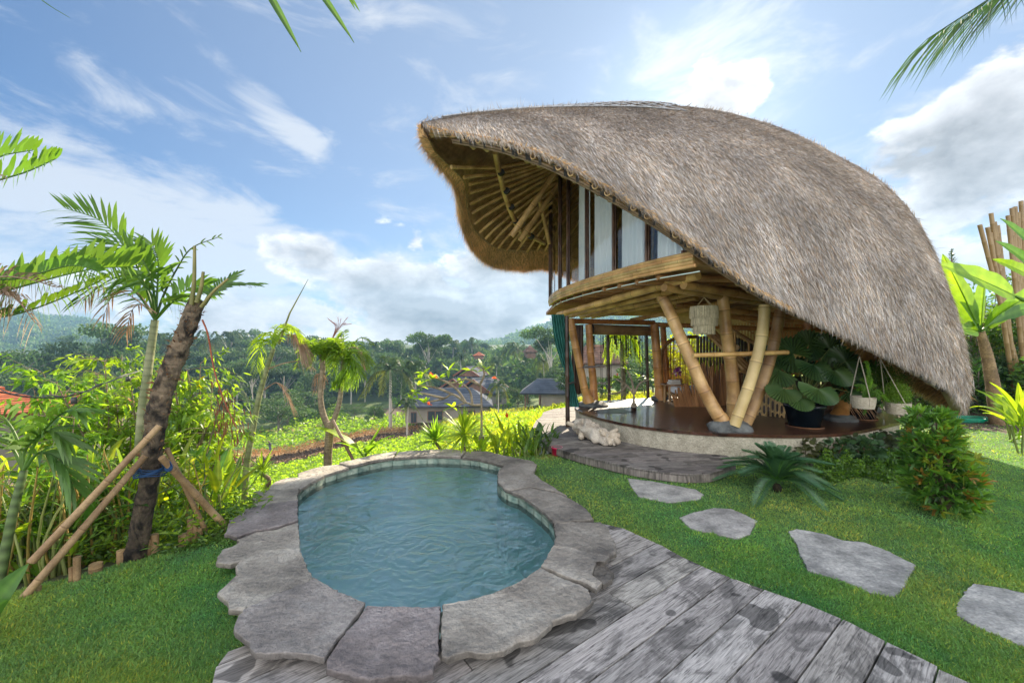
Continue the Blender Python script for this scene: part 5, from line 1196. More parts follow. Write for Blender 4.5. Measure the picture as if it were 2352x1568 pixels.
for i, p in enumerate(q):
    tg = (q[min(i + 1, 89)] - q[max(i - 1, 0)]).normalized(); s = tg.cross(Vector((0, 1, 0))).normalized(); n_ = s.cross(tg); row = []; tr = []
    for j in range(SEG):
        th_ = 2 * PI * j / SEG; v = s * math.cos(th_) + n_ * math.sin(th_); w = p + v * .09; k = 1 + .16 * mnoise.noise(w * 14) + .10 * mnoise.noise(w * 34) + .05 * random.uniform(-1, 1)
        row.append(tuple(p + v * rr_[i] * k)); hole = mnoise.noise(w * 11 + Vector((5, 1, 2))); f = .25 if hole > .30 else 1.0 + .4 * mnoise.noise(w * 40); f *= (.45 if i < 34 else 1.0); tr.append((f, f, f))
    rows.append(row); tn.append(tr)
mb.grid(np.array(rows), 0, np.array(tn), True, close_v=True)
for k in range(420):   # fibres and torn leaf bases
    i = random.randint(30, 88); p = q[i]; a = random.uniform(0, 2 * PI); v = Vector((math.cos(a), math.sin(a), 0)); b = p + v * rr_[i] * 1.02; d = (v * .6 + Vector((0, 0, random.uniform(.2, 1.2)))).normalized(); L_ = random.uniform(.02, .07)
    mb.blades([tuple(b)], [tuple(d)], L_, .006 if random.random() < .85 else .02, bend=.3, mat=1, tint=tuple(np.array([.9, .65, .45]) * random.uniform(.4, 1.2)))
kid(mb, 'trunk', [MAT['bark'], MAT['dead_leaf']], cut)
for a_, b_, c_, r in (((440, 700), (446, 640), (447, 565), .018), ((452, 695), (462, 660), (467, 624), .018), ((462, 705), (490, 670), (524, 640), .014), ((395, 860), (385, 875), (367, 890), .013)):
    mb = MB(); mb.tube(curve([P(*a_, D3), P(*b_, D3), P(*c_, D3)], 10), [r * (1 - .045 * i) for i in range(10)], 8, 0, (.9, .75, .45)); kid(mb, 'leaf_stalk', MAT['stem_green'], cut)
mb = MB()
pinnate(mb, [P(468, 700, 3.4), P(485, 672, 3.5), P(520, 655, 3.6), P(583, 652, 3.8)], 16, .20, .03, .25, .25, 0, (1, 1, 1), ang=60, vee=.1)
pinnate(mb, [P(470, 700, 3.45), P(500, 660, 3.6), P(540, 630, 3.8)], 12, .18, .03, .1, .3, 0, (1.1, 1.1, .8), ang=40, vee=.1)
pinnate(mb, [P(458, 690, 3.4), P(430, 680, 3.5), P(395, 690, 3.6)], 10, .16, .03, .3, .3, 0, (1, 1, 1), ang=50)
kid(mb, 'frond', MAT['leaf'], cut)
mb = MB(); mb.tube(curve([P(465, 735, 3.25), P(478, 770, 3.2), P(492, 850, 3.15), P(515, 920, 3.1), P(545, 985, 3.1)], 16), [.008 - .0003 * i for i in range(16)], 6, 0, (1.1, .45, .3))
for k in range(90):
    t = random.uniform(.45, 1); c = P(478 + 65 * t, 770 + 215 * t, 3.13) + Vector((random.gauss(0, .05), random.gauss(0, .04), random.uniform(-.3, .04))); mb.tube([c, c + Vector((random.gauss(0, .01), 0, -.05))], .0035, 4, 0, (.8, .4, .25))
kid(mb, 'flower_stalk', MAT['dead_leaf'], cut)
for a_, b_, w0, lb in (((367, 977, 3.18), (72, 1290, 2.75), .024, 'longest bamboo prop running from the palm trunk down to the lower left'), ((334, 1046, 3.2), (52, 1375, 2.72), .024, 'pale bamboo prop ending lowest at the left edge of the lawn'), ((371, 1050, 3.2), (522, 1213, 3.75), .027, 'grey bamboo prop leaning towards the pool coping'), ((383, 1030, 3.4), (474, 1222, 3.68), .02, 'thin yellow bamboo prop behind the grey one')):
    mb = MB(); A_, B_ = P(*a_), P(*b_); bamboo(mb, [A_, B_], w0 * .95, w0 * 1.1, .34, 12, 0, (1.25, 1.1, .85)); tag(mb.build('bamboo_prop', MAT['bamboo_grey']), lb, 'prop', 'bamboo props holding up the topped palm')
mb = MB(); MAT['blue_rope'] = mat('blue_rope', (.01, .05, .14), rough=.7)
for k in range(6):
    c = P(346, 1073 + k * 3, D3); mb.tube([c + Vector((.105 * math.cos(a), .105 * math.sin(a), .008 * math.sin(a * 3 + k))) for a in np.linspace(0, 2 * PI, 22)], .0045, 5)
for (x_, y_) in ((318, 1068), (378, 1068)):
    for k in range(4): c = P(x_ + k, y_ + k * 2, 3.22); mb.tube([c + Vector((.035 * math.cos(a), .02, .035 * math.sin(a))) for a in np.linspace(0, 2 * PI, 12)], .0045, 5)
tag(mb.build('tie_rope', MAT['blue_rope']), 'blue rope wound round the topped palm and its props', 'rope')
# bamboo stubs edging the lawn
for i, (cx, y0, y1, w_) in enumerate(((885, 1065, 1150, 40), (1092, 980, 1080, 32), (1122, 992, 1075, 26), (1150, 1030, 1072, 30), (1062, 1062, 1092, 50), (690, 1158, 1200, 40), (435, 1200, 1330, 34), (850, 1095, 1160, 26), (545, 1236, 1262, 60), (205, 1370, 1400, 34), (400, 1260, 1335, 20), (1035, 1068, 1095, 22))):
    px, pyb = cx * .40283, 803.9 + y1 * .40283; g0 = G(px, pyb); g0 += Vector((-.05, .05, 0)); h = (y1 - y0) * .40283 / F * g0.y; mb = MB()
    r = w_ * .40283 / F * g0.y / 2; bamboo(mb, [(g0.x, g0.y, -.15), (g0.x, g0.y, h)], r, r, .3, 12, 0, (1.2, 1.05, .8)); tag(mb.build('bamboo_stake', MAT['bamboo_grey']), 'cut bamboo stake ' + ['at the foot of the topped palm, right side', 'tallest of the trio under the yellow prop', 'middle one of the trio under the yellow prop', 'rightmost of the trio under the yellow prop', 'short and fat, left of the trio', 'short and fat, just left of the palm foot', 'tall, between the long pale prop and the palm', 'thin, touching the palm foot', 'barely showing, halfway along the left lawn edge', 'lowest, beside the foot of the pale prop', 'thin, left of the tall halfway stake', 'thin, in front of the trio'][i], 'stake', 'bamboo stakes along the lawn edge')
# slender palm behind the topped one
D4 = 4.6; sp_ = empty('slender_palm', 'slender green stemmed palm standing behind the topped trunk', 'palm', tuple(onT(300, D4)))
mb = MB(); trunk(mb, [onT(308, D4) - Vector((0, 0, .2)), P(322, 1000, D4), P(340, 850, D4), P(356, 735, D4)], [.05, .045, .042, .036], 12, 0, (1, 1, 1), .17, 0, .7); kid(mb, 'trunk', MAT['stem_green'], sp_)
c0 = P(357, 735, D4)
fr_ = [([(357, 735), (335, 660), (300, 585), (235, 510), (150, 478)], 4.4, 40, .42, .05, .15, (1, 1.05, .8)), ([(357, 735), (350, 650), (320, 590), (250, 560), (170, 590)], 4.3, 34, .38, .05, .3, (.9, 1, .8)), ([(357, 735), (362, 660), (364, 600), (350, 560)], 4.6, 26, .36, .045, .1, (1, 1, .9)),
       ([(357, 735), (375, 680), (405, 620), (440, 570), (500, 545)], 4.7, 20, .16, .02, .3, (.55, .55, .35)), ([(357, 735), (400, 690), (440, 660), (480, 655)], 4.8, 24, .34, .04, .3, (1, 1.1, .8)), ([(357, 735), (320, 680), (270, 640), (200, 640)], 4.7, 26, .36, .045, .4, (1, 1.1, .7)),
       ([(357, 735), (345, 670), (300, 630), (240, 650), (190, 690)], 4.2, 24, .3, .04, .6, (.9, 1.0, .6)), ([(357, 735), (385, 700), (420, 690), (450, 700)], 4.4, 18, .3, .04, .5, (1, 1.1, .7)), ([(357, 735), (330, 690), (300, 660), (262, 665)], 4.9, 20, .3, .04, .4, (1.2, 1.1, .5))]
for pts, dd_, n_, ll, ww, dr_, ti in fr_:
    mb = MB(); pinnate(mb, [P(x_, y_, D4 + (dd_ - D4) * i / (len(pts) - 1)) for i, (x_, y_) in enumerate(pts)], int(n_ * .72), ll * .95, ww * 1.05, dr_, .28, 0, ti, ang=58, ragged=.05 if ll > .2 else .3, rr=.014, up=(.1, -1, .35)); kid(mb, 'frond', MAT['leaf'], sp_)
mb = MB()
for pts in ([(350, 720), (300, 680), (230, 660), (190, 690)], [(350, 715), (310, 670), (260, 680), (240, 720)], [(360, 720), (330, 700), (305, 710), (290, 760)]):
    pinnate(mb, [P(x_, y_, 4.5) for x_, y_ in pts], 10, .22, .022, .7, .4, 0, (1, .95, .9), ragged=.3, rr=.006)
kid(mb, 'dead_frond', MAT['dead_leaf'], sp_)
# palm outside the left edge, only its fronds reach in
lpx = empty('arching_palm', 'large palm beyond the left edge whose ribbed fronds arch into view', 'palm', tuple(onT(-260, 3.6)))
mb = MB(); trunk(mb, [onT(-260, 3.6), P(-240, 1100, 3.6), P(-190, 820, 3.6), P(-160, 720, 3.6)], [.1, .09, .08, .07], 12, 0, (1, 1, 1), .15); kid(mb, 'trunk', MAT['bark'], lpx)
for pts, dd_, n_, ll, ww, dr_, ti, m_ in (([(-150, 720), (-60, 690), (60, 655), (200, 620), (300, 612)], 3.3, 34, .36, .075, .05, (1.0, 1.0, .7), 'leaf'), ([(-150, 720), (-90, 650), (40, 640), (160, 610), (225, 622)], 3.1, 26, .26, .06, .35, (.8, .95, .9), 'leaf'), ([(-150, 720), (-80, 730), (20, 725), (130, 690), (240, 640)], 3.4, 28, .26, .05, .5, (1.0, 1.0, .6), 'leaf'),
                                       ([(-150, 720), (-100, 500), (-40, 430), (60, 395), (128, 365)], 3.2, 24, .26, .05, .2, (1, 1.1, .6), 'leaf'), ([(-150, 720), (-120, 520), (-60, 400), (0, 360), (75, 345)], 3.3, 20, .28, .05, .0, (1, 1.1, .6), 'leaf'),
                                       ([(-150, 720), (-100, 660), (-30, 670), (30, 680)], 3.2, 18, .45, .03, .55, (1, 1, 1), 'dead_leaf'), ([(-150, 720), (-100, 690), (-20, 640), (60, 640), (130, 660)], 3.1, 20, .33, .022, .45, (1, 1, 1), 'dead_leaf'), ([(-150, 720), (-100, 430), (-40, 395), (10, 405)], 3.1, 12, .16, .012, .7, (1, 1, 1), 'dead_leaf'), ([(-150, 720), (-90, 700), (-10, 665), (40, 690), (80, 740)], 3.0, 16, .3, .022, .5, (.9, .9, .9), 'dead_leaf')):
    mb = MB(); pinnate(mb, [P(x_, y_, 3.6 + (dd_ - 3.6) * i / (len(pts) - 1)) for i, (x_, y_) in enumerate(pts)], n_, ll, ww * (.8 if m_ == 'leaf' else 1), dr_, .3, 0, ti, ang=62 if m_ == 'leaf' else 40, rr=.012, ragged=.05, up=(.1, -1, .35)); kid(mb, 'frond' if m_ == 'leaf' else 'dead_frond', MAT[m_], lpx)
# string lights
MAT['bulb'] = mat('bulb', (.75, .55, .3), rough=.1, trans=.5, tcol=(1.2, 1, .6)); MAT['wire'] = mat('wire', (.05, .05, .05), rough=.5)
st_ = empty('string_light', 'sagging cable of festoon bulbs strung from the slender palm', 'string lights', tuple(P(150, 905, 3.4)))
q = curve([P(-60, 885, 2.3), P(0, 900, 2.4), P(85, 913, 2.55), P(170, 907, 2.75), P(240, 880, 3.1), P(325, 849, 3.9)], 50)
mb = MB(); mb.tube(q, .0045, 5, 0, (1, 1, 1)); mb.tube([p + Vector((.0, .01, .008 * math.sin(i * .9) + .006)) for i, p in enumerate(q)], .0035, 5, 0, (3, 3, 3)); kid(mb, 'cable', MAT['wire'], st_)
for x_, y_, d_ in ((170, 912, 2.75), (294, 864, 3.55)):
    c = P(x_, y_, d_); mb = MB(); mb.lathe([(0, .0), (.014, 0), (.017, -.02), (.016, -.045), (0, -.045)], c, 12); k_ = kid(mb, 'bulb_socket', MAT['wire'], st_)
    mb = MB(); mb.lathe([(.012, 0), (.022, -.02), (.026, -.04), (.018, -.06), (0, -.066)], c + Vector((0, 0, -.045)), 14, 0, (1.3, 1.1, .8)); o = mb.build('bulb', MAT['bulb']); o.parent = k_; o.matrix_parent_inverse = Matrix.Translation(st_.location).inverted()
# small leaved saplings with drooping sprays
def sapling(root, tips, lb, L_=.125, w_=.052, nper=52, ti=(1, 1, 1), group=None, m='leaf_bright', sp=.22, rb=.03):
    e = empty('sapling', lb, 'tree', tuple(root), 0, group); mb = MB(); mbl = MB(); b = Vector(root)
    for tpt in tips:
        t = Vector(tpt); mid = b.lerp(t, .5) + Vector((random.gauss(0, .12), random.gauss(0, .12), .15)); q = curve([b, mid, t], 14); mb.tube(q, [rb * (1 - .9 * i / 13) + .002 for i in range(14)], 6, 0, (1, .9, .75))
        for s_ in range(15):
            i = random.randint(5, 13); o = q[i]; d = Vector((random.gauss(0, 1), random.gauss(0, 1), random.uniform(-.1, .7))).normalized(); e_ = o + d * random.uniform(.5, 1.3) * sp * 2.2 + Vector((0, 0, -.05)); tw = curve([o, o.lerp(e_, .5) + Vector((0, 0, .05)), e_], 6); mb.tube(tw, [.006, .005, .004, .003, .002, .0015], 4, 0, (1, .9, .75))
            n_ = nper // 3; tt = rng.uniform(.2, 1.05, n_); pos = np.array([tuple(o.lerp(e_, float(k))) for k in tt]) + rng.normal(0, .025, (n_, 3)); dd_ = U(np.array(d) * .8 + rng.normal(0, .6, (n_, 3)) + np.array([0, 0, -.35]))
            mbl.blades(pos, dd_, L_ * rng.uniform(.7, 1.2, n_), w_, side=np.cross(dd_, np.array([0, 0, 1.0])) + rng.normal(0, .3, (n_, 3)), bend=.35, tint=np.array(ti) * rng.uniform(.7, 1.25, (n_, 1)), seg=1, fold=.2)
            if random.random() < .05: mbl.blades(pos[:3], dd_[:3], L_, w_, bend=.3, tint=(2.6, 1.3, .2))
    kid(mb, 'trunk', MAT['trunk'], e); kid(mbl, 'foliage', MAT[m], e); return e
dS = 6.0
sapling(onT(300, dS), [P(x_, y_, dS + random.uniform(-.6, .8)) for x_, y_ in ((240, 830), (280, 815), (330, 820), (215, 870), (300, 870), (265, 905), (200, 930), (340, 940), (250, 960), (300, 980), (225, 860), (320, 890), (360, 850))], 'leafy lime green sapling filling the space behind the palm props', group='saplings on the slope left of the pool', nper=60)
sapling(onT(180, 5.4), [P(x_, y_, 5.4 + random.uniform(-.5, .5)) for x_, y_ in ((100, 858), (75, 880), (130, 880), (150, 920), (90, 930), (170, 960), (120, 970), (60, 985), (190, 900))], 'leaning sapling in front of the orange roofed house', group='saplings on the slope left of the pool', ti=(.75, .9, .8), nper=60)
sapling(onT(440, 6.2), [P(x_, y_, 6.2 + random.uniform(-.5, .6)) for x_, y_ in ((460, 835), (430, 850), (490, 860), (510, 900), (450, 900), (420, 940), (500, 950), (470, 985), (440, 1010), (520, 1000), (400, 880), (395, 820))], 'bright sapling to the right of the topped palm trunk', group='saplings on the slope left of the pool', nper=60)
# undergrowth of broad and strap leaved plants on the slope
def clump(name, lb, cat, c, n_, L_, w_, m, ti, droop=.5, el=(35, 80), pet=.3, group=None, stems=0, red=0):
    e = empty(name, lb, cat, tuple(c), 0, group); mb = MB()
    for k in range(n_):
        a = random.uniform(0, 2 * PI); el_ = rad(random.uniform(*el)); d = Vector((math.cos(a) * math.cos(el_), math.sin(a) * math.cos(el_), math.sin(el_))); b = Vector(c) + Vector((random.gauss(0, .06), random.gauss(0, .06), random.uniform(0, stems)))
        bigleaf(mb, b, d, L_ * random.uniform(.7, 1.15), w_ * random.uniform(.8, 1.15), droop * random.uniform(.6, 1.3), 0, tuple(np.array(ti) * random.uniform(.7, 1.2)), petiole=pet * random.uniform(.6, 1.3), nseg=8, fold=.2)
    kid(mb, 'foliage', MAT[m], e)
    if stems:
        mb = MB(); 
        for k in range(max(3, n_ // 4)): q0 = Vector(c) + Vector((random.gauss(0, .06), random.gauss(0, .06), -.1)); mb.tube([q0, q0 + Vector((random.gauss(0, .05), random.gauss(0, .05), stems))], .014, 6, 0, (.8, .9, .5))
        kid(mb, 'stem', MAT['stem_green'], e)
    if red:
        mb = MB(); rosette(mb, Vector(c) + Vector((0, 0, red)), 10, .12, .03, (40, 88), .1, 0, (.7, .05, .02)); kid(mb, 'flower', MAT['petal'], e)
    return e
def nearby(px): return ['outside the left edge', 'at the left edge', 'left of the long props', 'behind the long props', 'between the props and the topped palm', 'at the foot of the slender palm', 'right of the topped palm', 'above the short props', 'beside the pool coping'][sum(px > q for q in (0, 50, 130, 200, 300, 360, 450, 520))]
gl = 'broad leaved plants on the slope left of the pool'
spots = [(40, 4.4, 14, .5, .10), (110, 3.9, 14, .45, .1), (170, 4.6, 15, .5, .11), (215, 3.8, 12, .4, .09), (260, 4.9, 14, .45, .11), (20, 3.3, 12, .45, .09), (95, 5.4, 14, .5, .12), (400, 4.6, 13, .42, .1), (455, 4.9, 14, .42, .1), (430, 5.8, 13, .45, .12), (500, 5.2, 14, .38, .09), (540, 5.6, 14, .36, .08), (370, 4.2, 12, .4, .1), (150, 3.3, 10, .35, .08), (330, 5.3, 12, .45, .12), (-60, 3.9, 14, .5, .1), (230, 4.2, 12, .42, .1), (485, 4.4, 12, .34, .07), (65, 3.6, 12, .42, .09), (300, 4.3, 12, .42, .1), (190, 5.3, 14, .5, .12), (135, 4.3, 14, .5, .1), (15, 5.2, 16, .6, .13)]
kinds_ = ['lime green', 'deep green', 'yellowish', 'dark glossy', 'fresh green']
for i, (px, d_, n_, L_, w_) in enumerate(spots):
    c = onT(px, d_); k = i % 5; clump('broadleaf_plant', kinds_[k] + ' ginger like plant ' + nearby(px) + (', nearer the lawn' if d_ < 4.35 else ', down the slope'), 'plant', c, n_, L_ * 1.1, w_, 'leaf_bright' if k in (0, 2, 4) else 'leaf', [(1, 1, 1), (.8, .9, .8), (1.25, 1.0, .6), (.5, .7, .6), (.85, 1, .8)][k], group=gl, stems=max(.25, min(1.0, .15 - c.z * .5 + .25)), el=(20, 80), red=.6 if i in (8, 10) else 0)
# reedy canes low on the left
for i, (px, d_) in enumerate(((60, 3.3), (110, 3.35), (150, 3.6), (205, 3.7), (245, 3.9), (290, 3.8), (25, 3.2), (270, 4.4), (430, 4.3), (180, 4.1))):
    c = onT(px, d_); e = empty('cane_clump', 'tangled canes and strap leaves ' + nearby(px) + ['', '', '', ' and right of another', '', ' at the lawn edge', '', ' further back', '', ' in the second rank'][i], 'plant', tuple(c), 0, 'cane clumps below the lawn edge'); mb = MB()
    for k in range(14): b = c + Vector((random.gauss(0, .13), random.gauss(0, .13), -.1)); mb.tube(curve([b, b + Vector((random.gauss(0, .06), random.gauss(0, .06), .5)), b + Vector((random.gauss(0, .16), random.gauss(0, .16), random.uniform(.7, 1.2)))], 7), [.012, .011, .01, .009, .008, .006, .004], 6, 0, random.choice([(.9, 1, .5), (.5, .7, .4), (1.5, 1.0, .5)]))
    kid(mb, 'cane', MAT['stem_green'], e); mb = MB()
    for k in range(14): rosette(mb, c + Vector((random.gauss(0, .18), random.gauss(0, .18), random.uniform(0, 1.0))), 6, .38, .03, (15, 80), .5, 0, random.choice([(1, 1, 1), (1.2, 1.1, .6), (.6, .8, .6)]))
    kid(mb, 'foliage', MAT['leaf_bright'], e)
# big leaf poking up at the lower left corner, dark stem at the left edge
c = G(-60, 1500); e = empty('taro_plant', 'big single glossy leaf rising at the lower left corner', 'plant', (c.x, c.y, 0)); mb = MB(); bigleaf(mb, P(-60, 1440, 2.2), (P(62, 1290, 2.35) - P(-60, 1440, 2.2)), .33, .13, .1, 0, (.8, 1, .6), side=(.5, .1, -.6), petiole=0); bigleaf(mb, P(-70, 1450, 2.2), (P(20, 1350, 2.2) - P(-70, 1450, 2.2)), .28, .12, .3, 0, (.7, .9, .6), side=(.3, .1, -.6)); mb.tube([(c.x, c.y, -.1), P(-60, 1440, 2.2)], .01, 6); kid(mb, 'foliage', MAT['leaf'], e)
e = empty('young_fishtail_palm', 'dark ringed palm stem with drooping straps at the left edge', 'palm', tuple(onT(-10, 2.9))); mb = MB(); trunk(mb, [P(-5, 1360, 2.9), P(25, 1200, 2.95), P(55, 1080, 3.0)], [.028, .027, .022], 12, 0, (.2, .3, .17), .10, 0, 2.4); kid(mb, 'trunk', MAT['stem_green'], e); mb = MB()
for pts, ti in (([(55, 1080), (60, 1030), (110, 990), (150, 1010)], (1, 1, .9)), ([(55, 1080), (20, 1020), (-40, 1010)], (1, 1, .7)), ([(55, 1080), (90, 1040), (140, 1060), (165, 1110)], (.8, .9, .9)), ([(55, 1080), (40, 1010), (10, 960), (-30, 940)], (1.1, 1.1, .8)), ([(55, 1080), (85, 1010), (140, 950), (190, 945)], (1, 1.1, .7))): pinnate(mb, [P(x_, y_, 3.0) for x_, y_ in pts], 12, .3, .045, .5, .3, 0, ti, ang=45)
kid(mb, 'frond', MAT['leaf'], e)
# ---------------- behind the pool ---------------------------------------------
def slim(name, lb, base, pts, r, crown, m='stem_green', cat='palm', ti=(1, 1, 1), rings=.15):
    e = empty(name, lb, cat, tuple(base)); mb = MB(); trunk(mb, [Vector(base) - Vector((0, 0, .15))] + pts, r, 12, 0, ti, rings, 0, .7); kid(mb, 'trunk', MAT[m], e); crown(e); return e
D6 = 6.3
def cr1(e):
    mb = MB(); c = P(625, 800, D6); mb.tube([P(640, 790, D6), P(665, 720, D6), P(708, 641, D6)], [.02, .012, .003], 6, 0, (.8, .8, .5)); kid(mb, 'spear_leaf', MAT['stem_green'], e)
    mb = MB()
    for pts in ([(628, 800), (640, 770), (665, 750), (690, 770)], [(628, 800), (620, 765), (600, 780), (590, 840)], [(628, 800), (650, 760), (680, 765), (700, 800)], [(628, 800), (632, 760), (650, 745), (668, 755)], [(628, 800), (612, 780), (596, 800), (592, 850)]): pinnate(mb, [P(x_, y_, D6 + random.uniform(-.3, .3)) for x_, y_ in pts], 18, .26, .03, .7, .15, 0, (1.1, 1.05, .6), ang=50)
    kid(mb, 'frond', MAT['leaf_bright'], e); mb = MB()
    for k in range(3): pinnate(mb, [P(660, 770, D6 - .1), P(675, 770, D6 - .2), P(685 + 5 * k, 790, D6 - .2)], 22, .34, .014, .9, .1, 0, (1.1, 1.1, 1.1), ang=30)
    pinnate(mb, [P(606, 895, D6), P(640, 880, D6), P(670, 930, D6)], 14, .22, .012, .9, .4, 0, (1, 1, 1), ang=30); pinnate(mb, [P(610, 850, D6), P(650, 835, D6), P(690, 830, D6), P(720, 845, D6)], 8, .12, .01, .9, .6, 0, (1, 1, 1)); kid(mb, 'dead_frond', MAT['dead_leaf'], e)
slim('leaning_palm', 'thin leaning palm with a bare spear leaf and withered skirt', onT(557, D6), [P(565, 1090, D6), P(580, 990, D6), P(600, 890, D6), P(628, 800, D6)], [.05, .045, .04, .03], cr1)
def cr2(e):
    mb = MB()
    for cx_, cy_, n_, sx_, sy_ in ((742, 800, 26, 45, 40), (790, 800, 26, 34, 60)):
        for k in range(n_):
            x_, y_ = cx_ + random.gauss(0, sx_ * .25), cy_ + random.gauss(0, sy_ * .2); a = random.uniform(-2.6, 2.6); L_ = random.uniform(35, 60); ex, ey = x_ + math.sin(a) * L_, y_ - math.cos(a) * L_ * .6 + 18
            pinnate(mb, [P(cx_, cy_ + 30, D6), P((x_ + ex) / 2, min(y_, ey) - 8, D6 + random.uniform(-.35, .35)), P(ex, ey, D6 + random.uniform(-.5, .5))], 15, .18, .02, .4, .2, 0, tuple(np.array([.62, .68, .6]) * random.uniform(.7, 1.2)), ang=50, rr=.006, vee=.3)
    for k in range(16): pinnate(mb, [P(795 + random.gauss(0, 10), 800, D6), P(800 + random.gauss(0, 10), 840, D6 - .2), P(798 + random.gauss(0, 14), 885, D6 - .1)], 12, .15, .02, .5, .2, 0, (.7, .8, .55), ang=40, rr=.004)
    kid(mb, 'frond', MAT['leaf_bright'], e); mb = MB()
    for k in range(8): pinnate(mb, [P(762, 780, D6), P(770 + k * 2, 750, D6), P(755 + k * 7, 735 + random.uniform(-5, 10), D6)], 9, .08, .006, .1, .5, 0, (.8, .5, .5), ang=40, rr=.004)
    for k in range(5): pinnate(mb, [P(800, 800, D6), P(822, 800, D6), P(832 + k, 835, D6)], 8, .12, .01, .9, .4, 0, (1, 1, 1)); pinnate(mb, [P(736, 860, D6), P(725 + 5 * k, 862, D6), P(722 + 6 * k, 895, D6)], 7, .1, .01, .9, .3, 0, (1, .9, .8))
    kid(mb, 'dead_frond', MAT['dead_leaf'], e)
e = slim('forked_palm', 'forked palm with two curved trunks and bushy bright crown behind the pool', onT(752, D6 - .1), [P(753, 1060, D6), P(757, 1000, D6), P(758, 968, D6)], [.062, .06, .066], cr2, 'trunk', ti=(1.1, 1.0, .85), rings=.08)
mb = MB(); trunk(mb, [P(756, 985, D6), P(742, 950, D6), P(736, 910, D6), P(741, 850, D6), P(738, 810, D6)], [.05, .045, .04, .04, .035], 12, 0, (1.1, 1, .85), .08); trunk(mb, [P(758, 985, D6), P(770, 955, D6), P(780, 920, D6), P(785, 870, D6), P(790, 810, D6)], [.045, .04, .036, .034, .03], 12, 0, (1, .95, .8), .08); kid(mb, 'trunk', MAT['trunk'], e)
mb = MB(); bamboo(mb, [P(764, 965, D6 - .15), P(812, 1058, D6 - .2)], .024, .024, .4, 8, 0, (.7, .6, .6)); tag(mb.build('garden_prop', MAT['bamboo_grey']), 'dark pole propping the forked palm', 'prop')
def banana(name, lb, c, leaves, m='leaf_bright', cat='banana plant', tr=None, group=None):
    e = empty(name, lb, cat, tuple(c), 0, group)
    if tr: mb = MB(); trunk(mb, tr[0], tr[1], 14, 0, tr[2], .4, .03, .8); kid(mb, 'trunk', MAT['trunk'], e)
    for (a_, b_, w_, dr_, ti, sd) in leaves:
        mb = MB(); A_, B_ = Vector(a_), Vector(b_); pet = (B_ - A_).length * .12; bigleaf(mb, A_, (B_ - A_) + Vector((0, 0, dr_ * .5)), (B_ - A_).length, w_, dr_, 0, ti, side=sd, petiole=pet, nseg=18, wav=.06); kid(mb, 'banana_leaf', MAT[m], e)
    return e
c = P(838, 1045, 6.2)
banana('young_banana', 'small banana plant with upright blade right of the forked palm', onT(838, 6.2), [(P(835, 1045, 6.2), P(728, 985, 6.1), .26, .35, (1.3, 1.2, .8), None), (P(838, 1045, 6.2), P(888, 962, 6.3), .15, .1, (.8, .9, .7), None), (P(840, 1045, 6.2), P(880, 1035, 5.9), .2, .6, (.8, 1, .7), None), (P(835, 1048, 6.2), P(770, 1030, 5.9), .16, .5, (.7, .9, .7), None), (P(838, 1048, 6.2), P(905, 1010, 6.2), .14, .5, (.8, 1, .7), None)])
def dracaena(px, d_, stem, crowns, lb, n_=70, L_=.42, w_=.022, ti=(1, 1, .8), twist=False):
    e = empty('dracaena', lb, 'dracaena', tuple(onT(px, d_)), 0, 'spiky dracaenas behind the pool'); mb = MB()
    for s_ in stem: trunk(mb, [P(*q) for q in s_], [.035, .028, .022], 10, 0, (1.1, .95, .75), .07, 0, .6)
    kid(mb, 'trunk', MAT['trunk'], e)
    for c_ in crowns: mb = MB(); rosette(mb, P(*c_), n_, L_, w_, (-15, 88), .22, 0, ti, .1); kid(mb, 'crown', MAT['leaf_bright'], e)
    return e
dracaena(1015, 6.6, [[(1018, 1050, 6.6), (1012, 1032, 6.6), (1000, 1015, 6.6)]], [(1000, 1012, 6.6)], 'spiky dracaena left of its taller twin behind the pool', 130, .5, .03, (.85, 1, .9))
dracaena(1068, 6.5, [[(1068, 1055, 6.5), (1067, 1030, 6.5), (1066, 1000, 6.5)]], [(1066, 998, 6.5)], 'taller spiky dracaena with yellow green swords behind the pool', 150, .58, .03, (1.1, 1.05, .7))
dracaena(605, 5.6, [[(612, 1125, 5.6), (618, 1100, 5.6), (600, 1088, 5.6)]], [(600, 1088, 5.6), (603, 1078, 5.6)], 'short dracaena on a bent coiled stem beside the coping', 34, .36, .026, (1, 1, .8))
# frangipani
def frangipani(px, d_, segs, lb, leafp, flp):
    e = empty('frangipani_tree', lb, 'frangipani', tuple(onT(px, d_)), 0); mb = MB(); mb.tube([onT(px, d_) - Vector((0, 0, .1)), P(*segs[0][0])], [.07, .055], 10)
    for s_ in segs: q = curve([P(*q_) for q_ in s_], 10); mb.tube(q, [.026 * (1 - .055 * i) * s_[0][2] / 8 for i in range(10)], 8, 0, (1.15, 1.1, 1.0))
    kid(mb, 'trunk', MAT['trunk'], e); mb = MB()
    for (x_, y_) in leafp: rosette(mb, P(x_, y_, d_ + random.uniform(-.3, .3)), 7, .26, .07, (-10, 60), .3, 0, (1, 1.05, .8), .2)
    kid(mb, 'foliage', MAT['leaf_bright'], e); mb = MB()
    for (x_, y_) in flp: rosette(mb, P(x_, y_, d_ - .1), 14, .07, .04, (0, 90), .1, 0, (.9, .22, .08))
    kid(mb, 'bloom', MAT['petal'], e); return e
